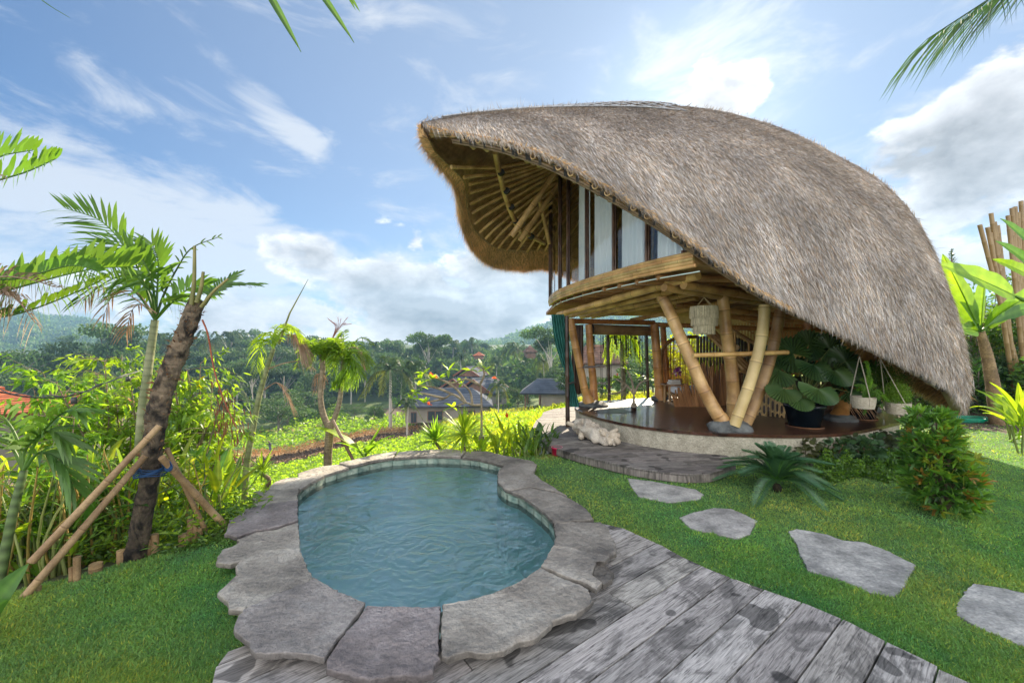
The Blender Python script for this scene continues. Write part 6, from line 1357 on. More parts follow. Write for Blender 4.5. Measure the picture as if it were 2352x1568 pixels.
frangipani(1106, 8.0, [[(1106, 1000, 8), (1106, 930, 8), (1104, 880, 8)], [(1104, 880, 8), (1112, 860, 8), (1108, 842, 8)], [(1104, 930, 8), (1085, 930, 8), (1070, 925, 8), (1040, 935, 8)], [(1070, 925, 8), (1040, 905, 8), (1020, 915, 8), (975, 925, 8)], [(1070, 925, 8), (1050, 895, 8), (1020, 875, 8), (975, 860, 8)], [(1104, 885, 8), (1070, 870, 8), (1040, 880, 8), (1010, 870, 8)], [(1040, 905, 8), (1000, 890, 8), (960, 885, 8)], [(1020, 915, 8), (980, 905, 8), (950, 900, 8)], [(1085, 930, 8), (1080, 900, 8), (1062, 880, 8)]],
           'bare branched frangipani tree with sparse leaves and orange blossom', [(975, 858), (960, 885), (950, 900), (975, 925), (1010, 868), (1062, 880), (1108, 840), (1115, 850), (1040, 935), (990, 870), (965, 870), (945, 915), (1080, 850), (1030, 850)], [(990, 862), (985, 930), (1000, 868), (1135, 870)])
c = P(1165, 1060, 6.9); clump('canna_plant', 'canna lily with orange flower spike beside the boardwalk', 'plant', onT(1165, 7.0), 16, .38, .08, 'leaf_bright', (1.1, 1.0, .7), pet=.15, red=.75, stems=.35)
for i, (px, d_, m_, ti) in enumerate(((1205, 6.6, 'leaf_bright', (1.2, 1.1, .6)), (1225, 6.9, 'leaf_bright', (1, 1, .7)), (1240, 6.5, 'leaf_dark', (1, 1, 1.1)), (1215, 6.2, 'leaf', (.8, .8, .6)), (1185, 6.4, 'leaf_bright', (1, 1, .7)), (1255, 6.9, 'leaf', (.9, .9, .7)), (1145, 6.5, 'leaf_bright', (1.1, 1, .7)), (1100, 6.3, 'leaf_bright', (1, 1, .7)))):
    clump('border_plant', ['yellow green', 'upright lime', 'purplish dark', 'olive', 'bright', 'shaded green', 'pale lime', 'small lime'][i] + ' leafy plant between the pool coping and the boardwalk posts', 'plant', onT(px, d_), 14, .26, .07, m_, ti, pet=.12, stems=.25, group='leafy plants beside the boardwalk posts')
for i, (px, d_) in enumerate(((520, 5.6), (545, 5.9), (580, 6.2), (640, 6.2), (665, 6.4), (700, 6.5), (630, 5.8), (690, 6.1), (560, 5.4))):
    e = empty('strap_plant', ['grassy', 'red tipped', 'lime green', 'yellowish', 'arching', 'low', 'dense', 'small', 'upright'][i] + ' strap leaved plant behind the left side of the pool coping', 'plant', tuple(onT(px, d_)), 0, 'strap leaved plants behind the pool'); mb = MB(); rosette(mb, onT(px, d_) + Vector((0, 0, .05)), 60, .42, .03, (20, 88), .4, 0, (1.05, 1, .7)); 
    if i in (1, 5): rosette(mb, onT(px, d_) + Vector((0, 0, .15)), 24, .3, .035, (30, 88), .3, 0, (2.4, .3, .2))
    kid(mb, 'foliage', MAT['leaf_bright'], e)
# low crops and weeds on the slope (uncountable)
def scatter_leaves(nn, pxr, dr_, L_, w_, h_, m, ti, name, lb, cat, prob=None, up=.6, seed=0):
    px = rng.uniform(*pxr, nn); d_ = dr_[0] * (dr_[1] / dr_[0]) ** rng.random(nn); x = (px - HX) / F * d_; y = d_; k = ~inside(LAWN, x, y) | (pdist(LAWN, x, y) < .0)
    k &= ~inside(WALKP, x, y)
    if prob is not None: k &= prob(px, x, y)
    x, y, d_ = x[k], y[k], d_[k]; z = ter(x, y); n_ = len(x); dd = U(np.stack([rng.normal(0, .7, n_), rng.normal(0, .7, n_), rng.uniform(up * .3, up * 1.6, n_)], 1)); s_ = (d_ / 10) ** .75
    clump_ = np.array([mnoise.noise((a * .9, b * .9, seed)) for a, b in zip(x, y)])
    hh = h_ * rng.random(n_) * np.clip(.7 + 1.2 * clump_, .15, 2)
    mb = MB(); mb.blades(np.stack([x, y, z + hh], 1), dd, L_ * s_ * rng.uniform(.6, 1.3, n_), w_ * s_, bend=.3, tint=np.array(ti) * rng.uniform(.6, 1.3, (n_, 1)) * (1 + .4 * clump_[:, None]), seg=1, fold=.1)
    return tag(mb.build(name, MAT[m]), lb, cat, kind='stuff')
def qf(px, x, y): return y - (px - 640) / 300.0 * 8
scatter_leaves(78000, (480, 1330), (5.6, 50), .13, .055, .35, 'leaf_bright', (.95, 1, .8), 'crop_plants', 'low leafy crop covering the slope behind the pool', 'crop', lambda px, x, y: (qf(px, x, y) < 38) & (y > 6.6))
scatter_leaves(16000, (-100, 620), (3.3, 16), .16, .05, .5, 'leaf', (1, 1, .8), 'undergrowth', 'tangled undergrowth on the slope left of the pool', 'undergrowth')
scatter_leaves(12000, (-100, 620), (3.3, 14), .16, .05, .6, 'leaf_bright', (1, 1, .8), 'undergrowth', 'sunlit weeds on the slope left of the pool', 'undergrowth', seed=4)
scatter_leaves(26000, (980, 1500), (9, 60), .16, .02, .3, 'leaf_bright', (1.5, 1.1, .7), 'meadow_grass', 'tall yellow green meadow grass left of the villa', 'grass', lambda px, x, y: px > 1000 - 0 * y, up=1.6, seed=7)
scatter_leaves(9000, (300, 1100), (36, 56), .12, .05, .12, 'soil', (1.0, .9, .8), 'field_soil', 'loose clods and stalks on the ploughed field strip', 'soil', lambda px, x, y: (qf(px, x, y) > 38) & (qf(px, x, y) < 47), up=.5, seed=15)
scatter_leaves(16000, (300, 1100), (44, 62), .13, .025, .6, 'dead_leaf', (1.3, 1.0, .6), 'dry_stubble', 'straw coloured stubble strip across the field', 'stubble', lambda px, x, y: (qf(px, x, y) > 47) & (qf(px, x, y) < 52), up=1.4, seed=9)
rows_p = lambda px, x, y: ((qf(px, x, y) > 52) & (qf(px, x, y) < 74) & (np.sin(qf(px, x, y) * 3.2) > -.1)) | ((qf(px, x, y) > 74) & (np.sin(x * .25 + 2 * np.sin(y * .07)) > .1))
scatter_leaves(34000, (250, 1180), (52, 110), .16, .07, .8, 'leaf_bright', (.75, .85, .8), 'vegetable_rows', 'green vegetable rows on the valley terraces', 'crop', rows_p, seed=11)
# ---------------- right hand garden -----------------------------------------
# potted fan palm
MAT['pot'] = mat('pot', (.008, .014, .02), (.014, .022, .03), 5, rough=.25)
def pot(c, r0, r1, h, lb, name='potted_palm', cat='potted plant'):
    e = empty(name, lb, cat, tuple(c)); mb = MB(); mb.lathe([(0, 0), (r0, 0), (r1 * .96, h * .82), (r1 * 1.02, h * .82), (r1 * 1.04, h), (r1 * .96, h), (r1 * .92, h * .88), (0, h * .88)], c, 32); kid(mb, 'pot', MAT['pot'], e)
    mb = MB(); mb.lathe([(0, 0), (r0 * 1.25, .004), (r0 * 1.28, .025), (r0 * 1.2, .012)], c, 28, tint=(2, 1.4, 1)); kid(mb, 'saucer', MAT['soil'], e)
    mb = MB(); mb.lathe([(0, h * .9), (r1 * .93, h * .89)], c, 20); kid(mb, 'potting_soil', MAT['soil'], e); return e
c = FP(1869, 985); c.y += .2
e = pot(c, .205, .28, .37, 'black potted licuala fan palm at the front edge of the villa floor'); top = c + Vector((0, 0, .34)); mbs = MB(); mbl = MB(); d0 = c.y
for (x_, y_, dd_, R_, nx, nz, ti) in ((1822, 812, 0, .33, -.3, .3, 1), (1858, 792, .15, .3, 0, .2, .8), (1790, 850, -.1, .3, -.5, .7, .8), (1905, 800, .1, .33, .2, .4, .75), (1943, 830, 0, .34, .4, .5, .8), (1870, 838, -.2, .30, .1, .8, .9), (1918, 850, -.25, .30, .3, .9, 1.0), (1880, 893, -.45, .30, .1, 1.1, 1.1), (1800, 893, -.3, .27, -.6, 1.2, .9), (1838, 915, -.4, .22, -.2, .9, 1.1), (1965, 850, .1, .3, .6, .6, .6), (1950, 900, -.1, .28, .5, 1.2, .9), (1845, 850, .3, .3, -.2, .6, .6), (1900, 820, .4, .3, 0, .3, .55), (1780, 820, .3, .26, -.6, .4, .7)):
    p = P(x_, y_, d0 + dd_); mbs.tube(curve([top + Vector((random.gauss(0, .03), random.gauss(0, .03), 0)), top.lerp(p, .55) + Vector((0, 0, .14)), p], 9), [.011 - .0007 * i for i in range(9)], 6, 0, (.8, .9, .5)); o_ = (p - top); o_.z = 0
    fanleaf(mbl, p, Vector((nx * .5, -1.0, nz * .9)), Vector((o_.x * 1.2, -.3 + o_.y, .25 - (nz > .75) * .5)), R_, 300 if nz < .8 else 250, 22, 0, (ti * .95, ti, ti * .9))
kid(mbs, 'leaf_stalk', MAT['stem_green'], e); MAT['fan'] = mat('fan', (0.045, 0.11, 0.04), (0.12, 0.19, 0.06), 2.4, rough=.4, trans=.25); kid(mbl, 'fan_leaf', MAT['fan'], e)
mb = MB()
for k in range(30): mb.blades([tuple(P(1950 + random.uniform(-10, 40), 920 + random.uniform(-8, 12), 6.0))], [tuple(Vector((random.uniform(.3, 1), -.3, -.8)).normalized())], .25, .012, bend=.3, tint=(.9, .7, .55))
kid(mb, 'dead_fan', MAT['dead_leaf'], e)
MAT['fern'] = mat('fern', (0.06, 0.14, 0.02), (0.12, 0.22, 0.04), 3, rough=.6, trans=.35)
c2 = FP(2010, 968); c2.y += .25; e = pot(c2, .17, .22, .3, 'black pot of dark bushy foliage behind the hanging baskets', 'potted_shrub'); mb = MB(); leafblob(mb, c2 + Vector((0, 0, .62)), (.42, .35, .38), 1600, .09, .035, 0, (.9, .9, .9)); kid(mb, 'foliage', MAT['leaf_dark'], e)
MAT['jute'] = mat('jute', (.36, .31, .23), (.54, .48, .38), 30, rough=.95, bump=.8, bscale=50, stretch=(1, 1, 3))
def basket(c, r, h, apex, lb, fern):
    e = empty('hanging_basket', lb, 'hanging basket', tuple(c), 0, 'hanging baskets under the eave'); mb = MB(); prof = [(0, 0), (r * .82, 0)]
    for k in range(12): z_ = h * k / 11; rr_ = r * (.88 + .14 * math.sin(PI * .5 * (k / 11))); prof += [(rr_, z_), (rr_ * 1.02, z_ + h / 24)]
    prof += [(r * .94, h), (r * .9, h * .8), (0, h * .8)]; mb.lathe(prof, c, 28, sm=False); kid(mb, 'basket', MAT['jute'], e); mb = MB()
    for a in (.3, 2.4, 4.5): mb.tube([c + Vector((r * math.cos(a), r * math.sin(a), h * .3)), c + Vector((r * 1.02 * math.cos(a), r * 1.02 * math.sin(a), h)), Vector(apex)], .006, 5)
    kid(mb, 'hanging_cord', MAT['jute'], e); fern(e); return e
b1 = P(1983, 937, 5.55)
def f1(e):
    mb = MB()
    for k, (x_, y_) in enumerate(((1990, 830), (1978, 870), (1965, 885), (2000, 870), (2010, 885), (2025, 905), (2040, 920), (1985, 950), (1987, 940), (1970, 895), (2018, 915), (1995, 850))):
        s_ = P(1985, 915, 5.55); t_ = P(x_, y_, 5.5 + random.uniform(-.15, .1)); m_ = s_.lerp(t_, .5) + Vector((0, -.05, .08)); q = curve([s_, m_, t_], 40)
        for p in q: d = U(rng.normal(size=(10, 3))); mb.blades(np.tile(np.array(p), (10, 1)), d, .032, .006, tint=(1, 1.1, .9) if k % 3 else (1.5, 1.6, .8))
    kid(mb, 'trailing_stem', MAT['fern'], e)
basket(b1, .135, .155, P(1974, 818, 5.55), 'jute hanging basket with bottlebrush fern tails, nearer the potted fan palm', f1)
b2 = P(2063, 950, 5.65)
def f2(e): mb = MB(); leafblob(mb, b2 + Vector((-.02, 0, .27)), (.17, .15, .2), 2600, .028, .008, 0, (1.3, 1.25, .6), surf=.1); kid(mb, 'foliage', MAT['fern'], e); 
basket(b2, .135, .155, P(2022, 824, 5.65), 'jute hanging basket with feathery asparagus fern under the tail of the roof', f2)
for (x_, y_, d_, r_, n_, ti, lb) in ((2040, 880, 6.1, (.3, .22, .28), 2600, (.9, .75, .5), 'reddish feathery fern mass hanging under the eave'), (2010, 860, 6.3, (.26, .2, .22), 2200, (.6, .7, .5), 'dark feathery fern hanging between the two baskets')):
    c = P(x_, y_, d_); e = empty('hanging_fern', lb, 'fern', tuple(c)); mb = MB(); leafblob(mb, c, r_, n_, .035, .01, 0, ti, surf=.1); kid(mb, 'foliage', MAT['fern'], e); mb = MB(); mb.tube([c, P(2018, 824, d_)], .003, 4); kid(mb, 'hanging_cord', MAT['jute'], e)
# cycad
c = G(1785, 1128); e = empty('cycad', 'low sago cycad with dark feathery fronds in front of the plinth', 'cycad', tuple(c)); mb = MB(); mb.lathe([(0, -.02), (.04, 0), (.05, .05), (.03, .09), (0, .1)], c, 14, tint=(.2, .22, .15)); kid(mb, 'trunk', MAT['bark'], e); MAT['cycad'] = mat('cycad', (0.035, 0.11, 0.05), (0.07, 0.17, 0.06), 3, rough=.35, trans=.15)
for k in range(46):
    a = 2 * PI * k / 34 * 2.618 + random.uniform(-.1, .1); el_ = rad(random.choice([8, 18, 30, 45, 60, 72]) + random.uniform(-6, 6)); L_ = random.uniform(.48, .68) * (.85 if el_ > 1 else 1.0); d = Vector((math.cos(a) * math.cos(el_), math.sin(a) * math.cos(el_), math.sin(el_))); b = c + Vector((0, 0, .14)); p1 = b + d * L_ * .5; p2 = b + d * L_ * .95 + Vector((d.x * .1, d.y * .1, -.16 * L_ - .1 * math.cos(el_)))
    mb = MB(); q = curve([b, p1, p2], 84)
    tg = np.gradient(np.array([tuple(x) for x in q]), axis=0); tg = U(tg); P0 = np.array([tuple(x) for x in q])[8:]; tg = tg[8:]; s_ = U(np.cross(tg, [0, 0, 1.0])); up_ = np.cross(s_, tg)
    prof = np.sin(PI * np.linspace(.12, .97, len(P0))) ** .5
    for rep in (0, 1):
        Pp_ = P0 + tg * .004 * rep
        for sg in (-1, 1): dd_ = U(tg * .75 + s_ * sg + up_ * .42 + rng.normal(0, .04, tg.shape)); mb.blades(Pp_, dd_,   .12 * prof, .0062, side=tg, bend=.08, tint=np.array([1, 1, 1]) * rng.uniform(.7, 1.2, (len(P0), 1)))
    mb.tube(q[::4], [.006 - .0003 * i for i in range(len(q[::4]))], 5, 0, (1.6, 1.6, .7)); kid(mb, 'frond', MAT['cycad'], e)
# bed against the plinth: dark leaved plants and small leaved cover
for i, (px, py, lb) in enumerate(((1850, 1040, 'leftmost'), (1880, 1030, 'metallic leaved'), (1915, 1040, 'broad leaved'), (1950, 1035, 'purple backed'), (1985, 1045, 'dense'), (2020, 1035, 'tall'), (2055, 1040, 'dark green'), (2080, 1020, 'rearmost'), (1935, 1015, 'small'), (2000, 1015, 'high'), (1842, 1012, 'thin reddish'))):
    g0 = G(px, py + 28); e = empty('shade_plant', lb + ' dark shade plant in the bed against the plinth', 'plant', tuple(g0), 0, 'dark leaved plants along the plinth'); mb = MB(); h_ = .34 if i != 10 else .5
    leafblob(mb, g0 + Vector((0, 0, h_ * .62)), (.24, .16, h_ * .55), 200, .12, .07, 0, (1.0, 1.0, 1.1) if i % 3 else (1.2, .7, .9), up=.15, surf=.4, bend=.3, seg=3); kid(mb, 'foliage', MAT['leaf_dark'], e)
    mb = MB()
    for k in range(6): mb.tube([g0, g0 + Vector((random.gauss(0, .1), random.gauss(0, .07), h_))], .006, 5, 0, (.8, .5, .6))
    kid(mb, 'stem', MAT['stem_green'], e)
mb = MB(); nn = 15000; t = rng.random(nn); px = rng.uniform(1870, 2110, nn); py = 1060 + 44 * rng.random(nn) ** 1 + 6 * np.sin(px * .05); d_ = 1.7 * F / (py - HY); x = (px - HX) / F * d_; z = .22 * rng.random(nn) ** .6 * np.clip(1.1 - (py - 1060) / 60, .2, 1) * (1 + .5 * np.sin(px * .13) * np.sin(py * .2))
dd_ = U(rng.normal(0, .7, (nn, 3)) + np.array([0, -.1, .6])); mb.blades(np.stack([x, d_, z], 1), dd_, .035 * rng.uniform(.6, 1.3, nn), .026, tint=np.where(rng.random((nn, 1)) < .3, np.array([[1.6, 1.6, .7]]), np.array([[.8, .9, .8]])) * rng.uniform(.6, 1.2, (nn, 1)), fold=.1)
tag(mb.build('ground_cover', MAT['leaf']), 'small leaved green ground cover edging the planting bed', 'ground cover', kind='stuff')
# red tipped shrub
c = G(2162, 1180); e = empty('red_tipped_shrub', 'tall bushy shrub with red and pink leaf tips on the right lawn', 'shrub', tuple(c)); mb = MB(); ms = MB()
for k in range(330):
    h = random.random() ** .9; w_ = .08 + .21 * math.sin(PI * min(1, .22 + .72 * h)) ** .8 * (1 - .3 * h); lean = -.16 * h; a = random.uniform(0, 2 * PI); rr_ = w_ * random.uniform(.55, 1.08); b = c + Vector((lean + .04 + math.cos(a) * rr_, math.sin(a) * rr_, .06 + .98 * h)); d = Vector((math.cos(a), math.sin(a), .5 + h)).normalized()
    n_ = 9; dd_ = U(np.array(d) * .9 + rng.normal(0, .55, (n_, 3))); col_ = random.random(); ti = (3.6, 1.0, .9) if col_ < .10 else (2.6, 1.5, .7) if col_ < .17 else (1.6, 1.6, .9) if col_ < .55 else (.8, 1.0, .7)
    mb.blades(np.tile(np.array(b), (n_, 1)), dd_,   .118 * rng.uniform(.6, 1.2, n_), .025, bend=.12, tint=np.array(ti) * rng.uniform(.75, 1.25, (n_, 1)), seg=3)
    if k % 6 == 0: ms.tube([c + Vector((0, 0, 0)), c.lerp(b, .5) + Vector((0, 0, .1)), b], [.012, .008, .003], 5, 0, (.7, .6, .5))
leafblob(mb, c + Vector((-.03, 0, .45)), (.16, .16, .4), 600, .08, .03, 0, (.4, .55, .4)); kid(mb, 'foliage', MAT['leaf'], e); kid(ms, 'stem', MAT['trunk'], e)
# hose
mb = MB(); hc = G(2212, 968); MAT['hose'] = mat('hose', (.0, .28, .16), rough=.35)
for k in range(7): r_ = .38 + .02 * k; mb.tube([hc + Vector((r_ * 1.05 * math.cos(a + k), r_ * .6 * math.sin(a + k), .02 + .012 * k + .01 * math.sin(3 * a + k))) for a in np.linspace(0, 2 * PI, 36)], .011, 6)
tag(mb.build('garden_hose', MAT['hose']), 'coiled green garden hose lying on the far lawn', 'hose')
# banana tree and hedge at the right
b0 = G(2292, 974); hub = P(2252, 762, 8.9)
MAT['banana'] = MAT['leaf_bright']
banana('banana_tree', 'tall banana tree with huge bright translucent leaves by the fence', tuple(b0), [
    (hub, P(2176, 602, 8.4), .62, .05, (1.9, 1.7, .9), (.75, .0, .5)), (hub, P(2400, 650, 8.6), .5, .3, (1.7, 1.6, .9), (.3, .2, 1)), (P(2352, 690, 8.0), P(2178, 610, 8.0), .5, .12, (2.0, 1.75, .9), (.2, .3, 1)), (hub, P(2262, 640, 8.8), .5, .05, (1.9, 1.7, .9), (1, .3, 0)), (hub, P(2210, 700, 8.7), .4, .2, (1.6, 1.55, .8), (.4, .3, .8)),
    (hub, P(2330, 700, 8.5), .45, .4, (1.6, 1.55, .8), (.4, 0, .9)), (hub, P(2200, 760, 8.5), .35, .3, (1.4, 1.4, .8), (.2, .3, 1)), (P(2380, 640, 8.2), P(2290, 600, 8.2), .3, .1, (1.7, 1.6, .9), (.3, .3, 1)), (P(2400, 600, 8), P(2310, 510, 8), .3, .2, (.5, .7, .6), (.4, .3, 1)), (P(2400, 640, 8), P(2300, 560, 8), .3, .2, (.5, .7, .6), (.4, .3, 1)), (P(2400, 700, 8), P(2280, 740, 8), .3, .3, (.6, .8, .6), (.4, .3, 1))],
    tr=([b0 - Vector((0, 0, .1)), P(2283, 900, 8.9), P(2268, 820, 8.9), hub], [.13, .12, .10, .07], (1.2, .95, .65)), cat='banana tree', m='leaf')
def hedge_tree(px, py0, d_, h_, w_, lb, n_=1500, ti=(1, 1, 1), m='leaf', L_=.16, ww=.06, name='garden_bush'):
    x = (px - HX) / F * d_; c = Vector((x, d_, max(0, TZ(x, d_)))); e = empty(name, lb, 'bush', tuple(c), 0, 'bushes along the garden fence'); mb = MB(); 
    for k in range(9): o = Vector((random.gauss(0, w_ * .3), random.gauss(0, w_ * .2), random.uniform(.15, .85) * h_)); leafblob(mb, c + o, (w_ * .4, w_ * .35, h_ * .22), n_ // 9, L_, ww, 0, tuple(np.array(ti) * random.uniform(.7, 1.3)), surf=.2)
    kid(mb, 'foliage', MAT[m], e); mb = MB()
    for k in range(5): mb.tube([c, c + Vector((random.gauss(0, w_ * .25), random.gauss(0, w_ * .2), h_ * .8))], [.03, .012], 6)
    kid(mb, 'stem', MAT['trunk'], e); return e
names_ = ['glossy', 'feathery', 'dark', 'lime', 'tall', 'round', 'sparse', 'dense', 'olive', 'deep green', 'mossy', 'thick', 'low', 'shaded', 'sunlit', 'tangled', 'broad', 'narrow', 'ragged', 'soft']
for i, (px, d_, h_, w_, m_, ti) in enumerate(((2100, 10.5, 1.2, 1.0, 'leaf', (.8, .9, .7)), (2150, 11, 1.3, 1.1, 'leaf_dark', (1, 1, 1)), (2200, 10.8, 1.5, 1.0, 'leaf_dark', (1, 1, 1)), (2245, 10.6, 1.4, 1.0, 'leaf', (.6, .8, .6)), (2330, 10.4, 1.5, 1.2, 'leaf_dark', (1, 1, 1)), (2400, 9.5, 1.8, 1.2, 'leaf', (.8, .9, .7)), (2235, 11.5, 3.0, 1.1, 'leaf', (1, 1.05, .7)), (2300, 11.2, 3.2, 1.1, 'leaf', (.9, 1, .7)), (2370, 10.6, 3.8, 1.3, 'leaf_dark', (1.2, 1.3, 1)), (2050, 13, 1.6, 1.5, 'leaf_bright', (.8, .9, .7)), (1980, 14, 1.8, 1.6, 'leaf_bright', (1, 1, .8)), (1900, 15, 2.2, 1.8, 'leaf_bright', (.9, .9, .7)), (1820, 16, 2.4, 2.0, 'leaf_bright', (1, 1, .7)), (1740, 17, 2.6, 2, 'leaf', (1, 1, .8)), (1660, 17, 2.4, 2, 'leaf_bright', (1.2, 1, .5)), (1590, 15, 2.4, 1.7, 'leaf_bright', (1.3, 1.1, .5)), (2260, 12.5, 4.2, 1.4, 'leaf', (.9, 1, .7)), (2330, 12.5, 4.6, 1.4, 'leaf', (.8, .9, .7)), (1550, 13.0, 1.8, 1.1, 'leaf_bright', (1.5, 1.15, .4)), (2215, 12.6, 2.6, 1.2, 'leaf', (1, 1, .7)))):
    hedge_tree(px, 0, d_, h_, w_, names_[i] + ' bush ' + ('behind the villa' if px < 2060 else 'behind the roof tail' if px < 2215 else 'behind the banana tree' if px < 2310 else 'at the right edge'), 1500 if d_ < 12 else 1200, ti, m_)
for i, (px, d_) in enumerate(((2352, 6.4), (2330, 7.2), (2400, 6.8))):
    clump('ginger_plant', ['nearest', 'middle', 'outermost'][i] + ' ginger plant with long glossy blades at the right edge', 'plant', Vector(((px - HX) / F * d_, d_, 0)), 14, .6, .12, 'leaf_bright' if i < 2 else 'leaf', (1, 1, .8), pet=.15, el=(25, 85), stems=.55, group='ginger plants at the right edge')
# bamboo fence and tall bamboo poles
fe = empty('bamboo_fence', 'tall screen fence of pale vertical bamboo at the right', 'fence', (12.0, 11.3, 0)); mb = MB()
for k in range(60):
    x = 11.2 + k * .115; y = 13.2 - k * .06; bamboo(mb, [(x, y, 0), (x + random.uniform(-.02, .02), y, 2.6 + random.uniform(-.05, .05))], .052, .05, .5, 8, 0, tuple(np.array([1.1, 1, .8]) * random.uniform(.7, 1.15)))
kid(mb, 'culm_screen', MAT['bamboo_pale'], fe)
for gi, (pl_, lb) in enumerate((([(2250, 516, 2283, 640), (2268, 522, 2292, 640), (2276, 490, 2300, 650), (2284, 510, 2303, 650), (2291, 518, 2306, 650), (2274, 535, 2290, 640)], 'left bundle of bare bamboo poles rising above the banana leaves'), ([(2315, 495, 2330, 640), (2324, 478, 2338, 640), (2331, 475, 2342, 640), (2338, 488, 2345, 640), (2345, 462, 2355, 640), (2322, 520, 2335, 640)], 'right bundle of bare bamboo poles at the edge of the photo'))):
    e = empty('bamboo_pole_bundle', lb, 'bamboo poles', tuple(G(2300, 945))); 
    for (x0, y0, x1, y1) in pl_:
        mb = MB(); d_ = 10.2; T_ = P(x0, y0, d_); B_ = P(x1, y1, d_); dir_ = (B_ - T_); B2 = T_ + dir_ * (T_.z / (-dir_.z)); bamboo(mb, [B2, T_], .048, .044, .4, 10, 0, (.45, .38, .30)); kid(mb, 'pole', MAT['bamboo_pale'], e)
e = empty('monkey_puzzle_tree', 'distant conifer tip peeping over the thatched tail', 'tree', ((2186 - HX) / F * 22, 22, 0)); mb = MB(); mb.tube([((2186 - HX) / F * 22, 22, 0), P(2186, 572, 22)], [.2, .02], 6); kid(mb, 'trunk', MAT['trunk'], e); mb = MB()
for k in range(16): rosette(mb, P(2186, 575 + k * 5, 22), 10, .12 + .05 * k ** .7, .05, (10, 50), -.1, 0, (.8, .9, .8))
kid(mb, 'crown', MAT['leaf_dark'], e)
# overhanging fronds at the top
e = empty('overhanging_palm', 'coconut frond drooping into the top right corner of the view', 'palm frond', tuple(P(2500, -60, 4.0)))
mb = MB(); pinnate(mb, [P(2640, -260, 4.2), P(2450, -120, 4.1), P(2300, -20, 4.0), P(2130, 90, 3.9)], 46, .62, .02, .45, .3, 0, (.28, .4, .3), ang=38, rr=.016, vee=-.15, tipk=.6); kid(mb, 'frond', MAT['leaf'], e)
e = empty('overhanging_leaf', 'narrow palm leaf tips hanging from above the top edge', 'palm frond', tuple(P(700, -80, 2.4)))
for a_, b_, w_ in (((590, -60), (693, 118), .045), ((690, -80), (815, 96), .045), ((770, -60), (828, 28), .03), ((765, -70), (818, 24), .03)):
    A_, B_ = P(*a_, 2.4), P(*b_, 2.4); mb = MB(); bigleaf(mb, A_, B_ - A_, (B_ - A_).length, w_, .03, 0, (.6, .7, .5), side=(.8, .3, .5), fold=.3, nseg=10); kid(mb, 'leaflet', MAT['leaf'], e)
mb = MB(); mb.tube(curve([P(-60, -120, 2.6), P(95, 0, 2.6), P(160, 41, 2.6)], 8), [.006, .005, .005, .004, .003, .002, .002, .001], 5); kid(mb, 'frond', MAT['leaf'], e)
# ================================================================ VALLEY: trees, houses, hills, haze
MAT['leaf_mid'] = mat('leaf_mid', (0.03, 0.07, 0.022), (0.07, 0.12, 0.03), .5, rough=.6, trans=.3)
MAT['pale_bark'] = mat('pale_bark', (0.30, 0.28, 0.24), (0.45, 0.42, 0.37), 2, rough=.9)
def put(root_name, cat): e = bpy.data.objects.new(root_name, None); COL.objects.link(e); e['category'] = cat; return e
def proto_broad(seed, form, n_leaf=3600, L_=.055):
    """tree of height 1 standing at the origin"""
    r = random.Random(seed); e = put('broadleaf_tree', 'tree'); mt = MB(); ml = MB(); W_ = {'round': .42, 'wide': .62, 'tall': .30, 'flat': .5}[form]; nC = {'round': 20, 'wide': 30, 'tall': 20, 'flat': 14}[form]
    mt.tube([(0, 0, -.05), (.01, 0, .25), (.0, .02, .5), (0, 0, .72)], [.022, .018, .012, .006], 7, 0)
    for k in range(nC):
        a = r.uniform(0, 2 * PI); f = r.random() ** .5
        if form == 'flat': z_ = r.uniform(.72, .96) - .1 * f
        elif form == 'tall': z_ = r.uniform(.22, .95); f *= math.sin(PI * min(1, (z_ - .1) / .95)) ** .6
        else: z_ = .30 + .62 * r.random() ** .8; f = f * math.sqrt(max(.05, 1 - ((z_ - .5) / .52) ** 2))
        c = Vector((math.cos(a) * f * W_, math.sin(a) * f * W_, z_)); rad_ = r.uniform(.08, .15) * (1.2 if form == 'wide' else 1)
        if k % 2 == 0: mt.tube([(0, 0, max(.2, c.z - .35)), tuple(c * .6 + Vector((0, 0, c.z * .3))), tuple(c)], [.009, .006, .002], 4, 0)
        n_ = n_leaf // nC; ti = r.uniform(.65, 1.45)
        d = U(rng.normal(size=(n_, 3))); b = np.array(c) + d * (rng.random((n_, 1)) ** .4) * np.array([rad_ * 1.25, rad_ * 1.25, rad_ * (.38 if form in ('flat', 'wide') else .75)])
        dd_ = U(d * .6 + rng.normal(0, .5, (n_, 3)) + np.array([0, 0, .1])); ml.blades(b, dd_, L_ * rng.uniform(.5, 1.1, n_), L_ * .55, bend=.2, tint=np.array([1, 1, 1]) * ti * rng.uniform(.7, 1.25, (n_, 1)), fold=.1)
    mt.build('trunk', MAT['pale_bark'] if form == 'flat' else MAT['trunk'], e); ml.build('crown', MAT['leaf_far'], e); return e
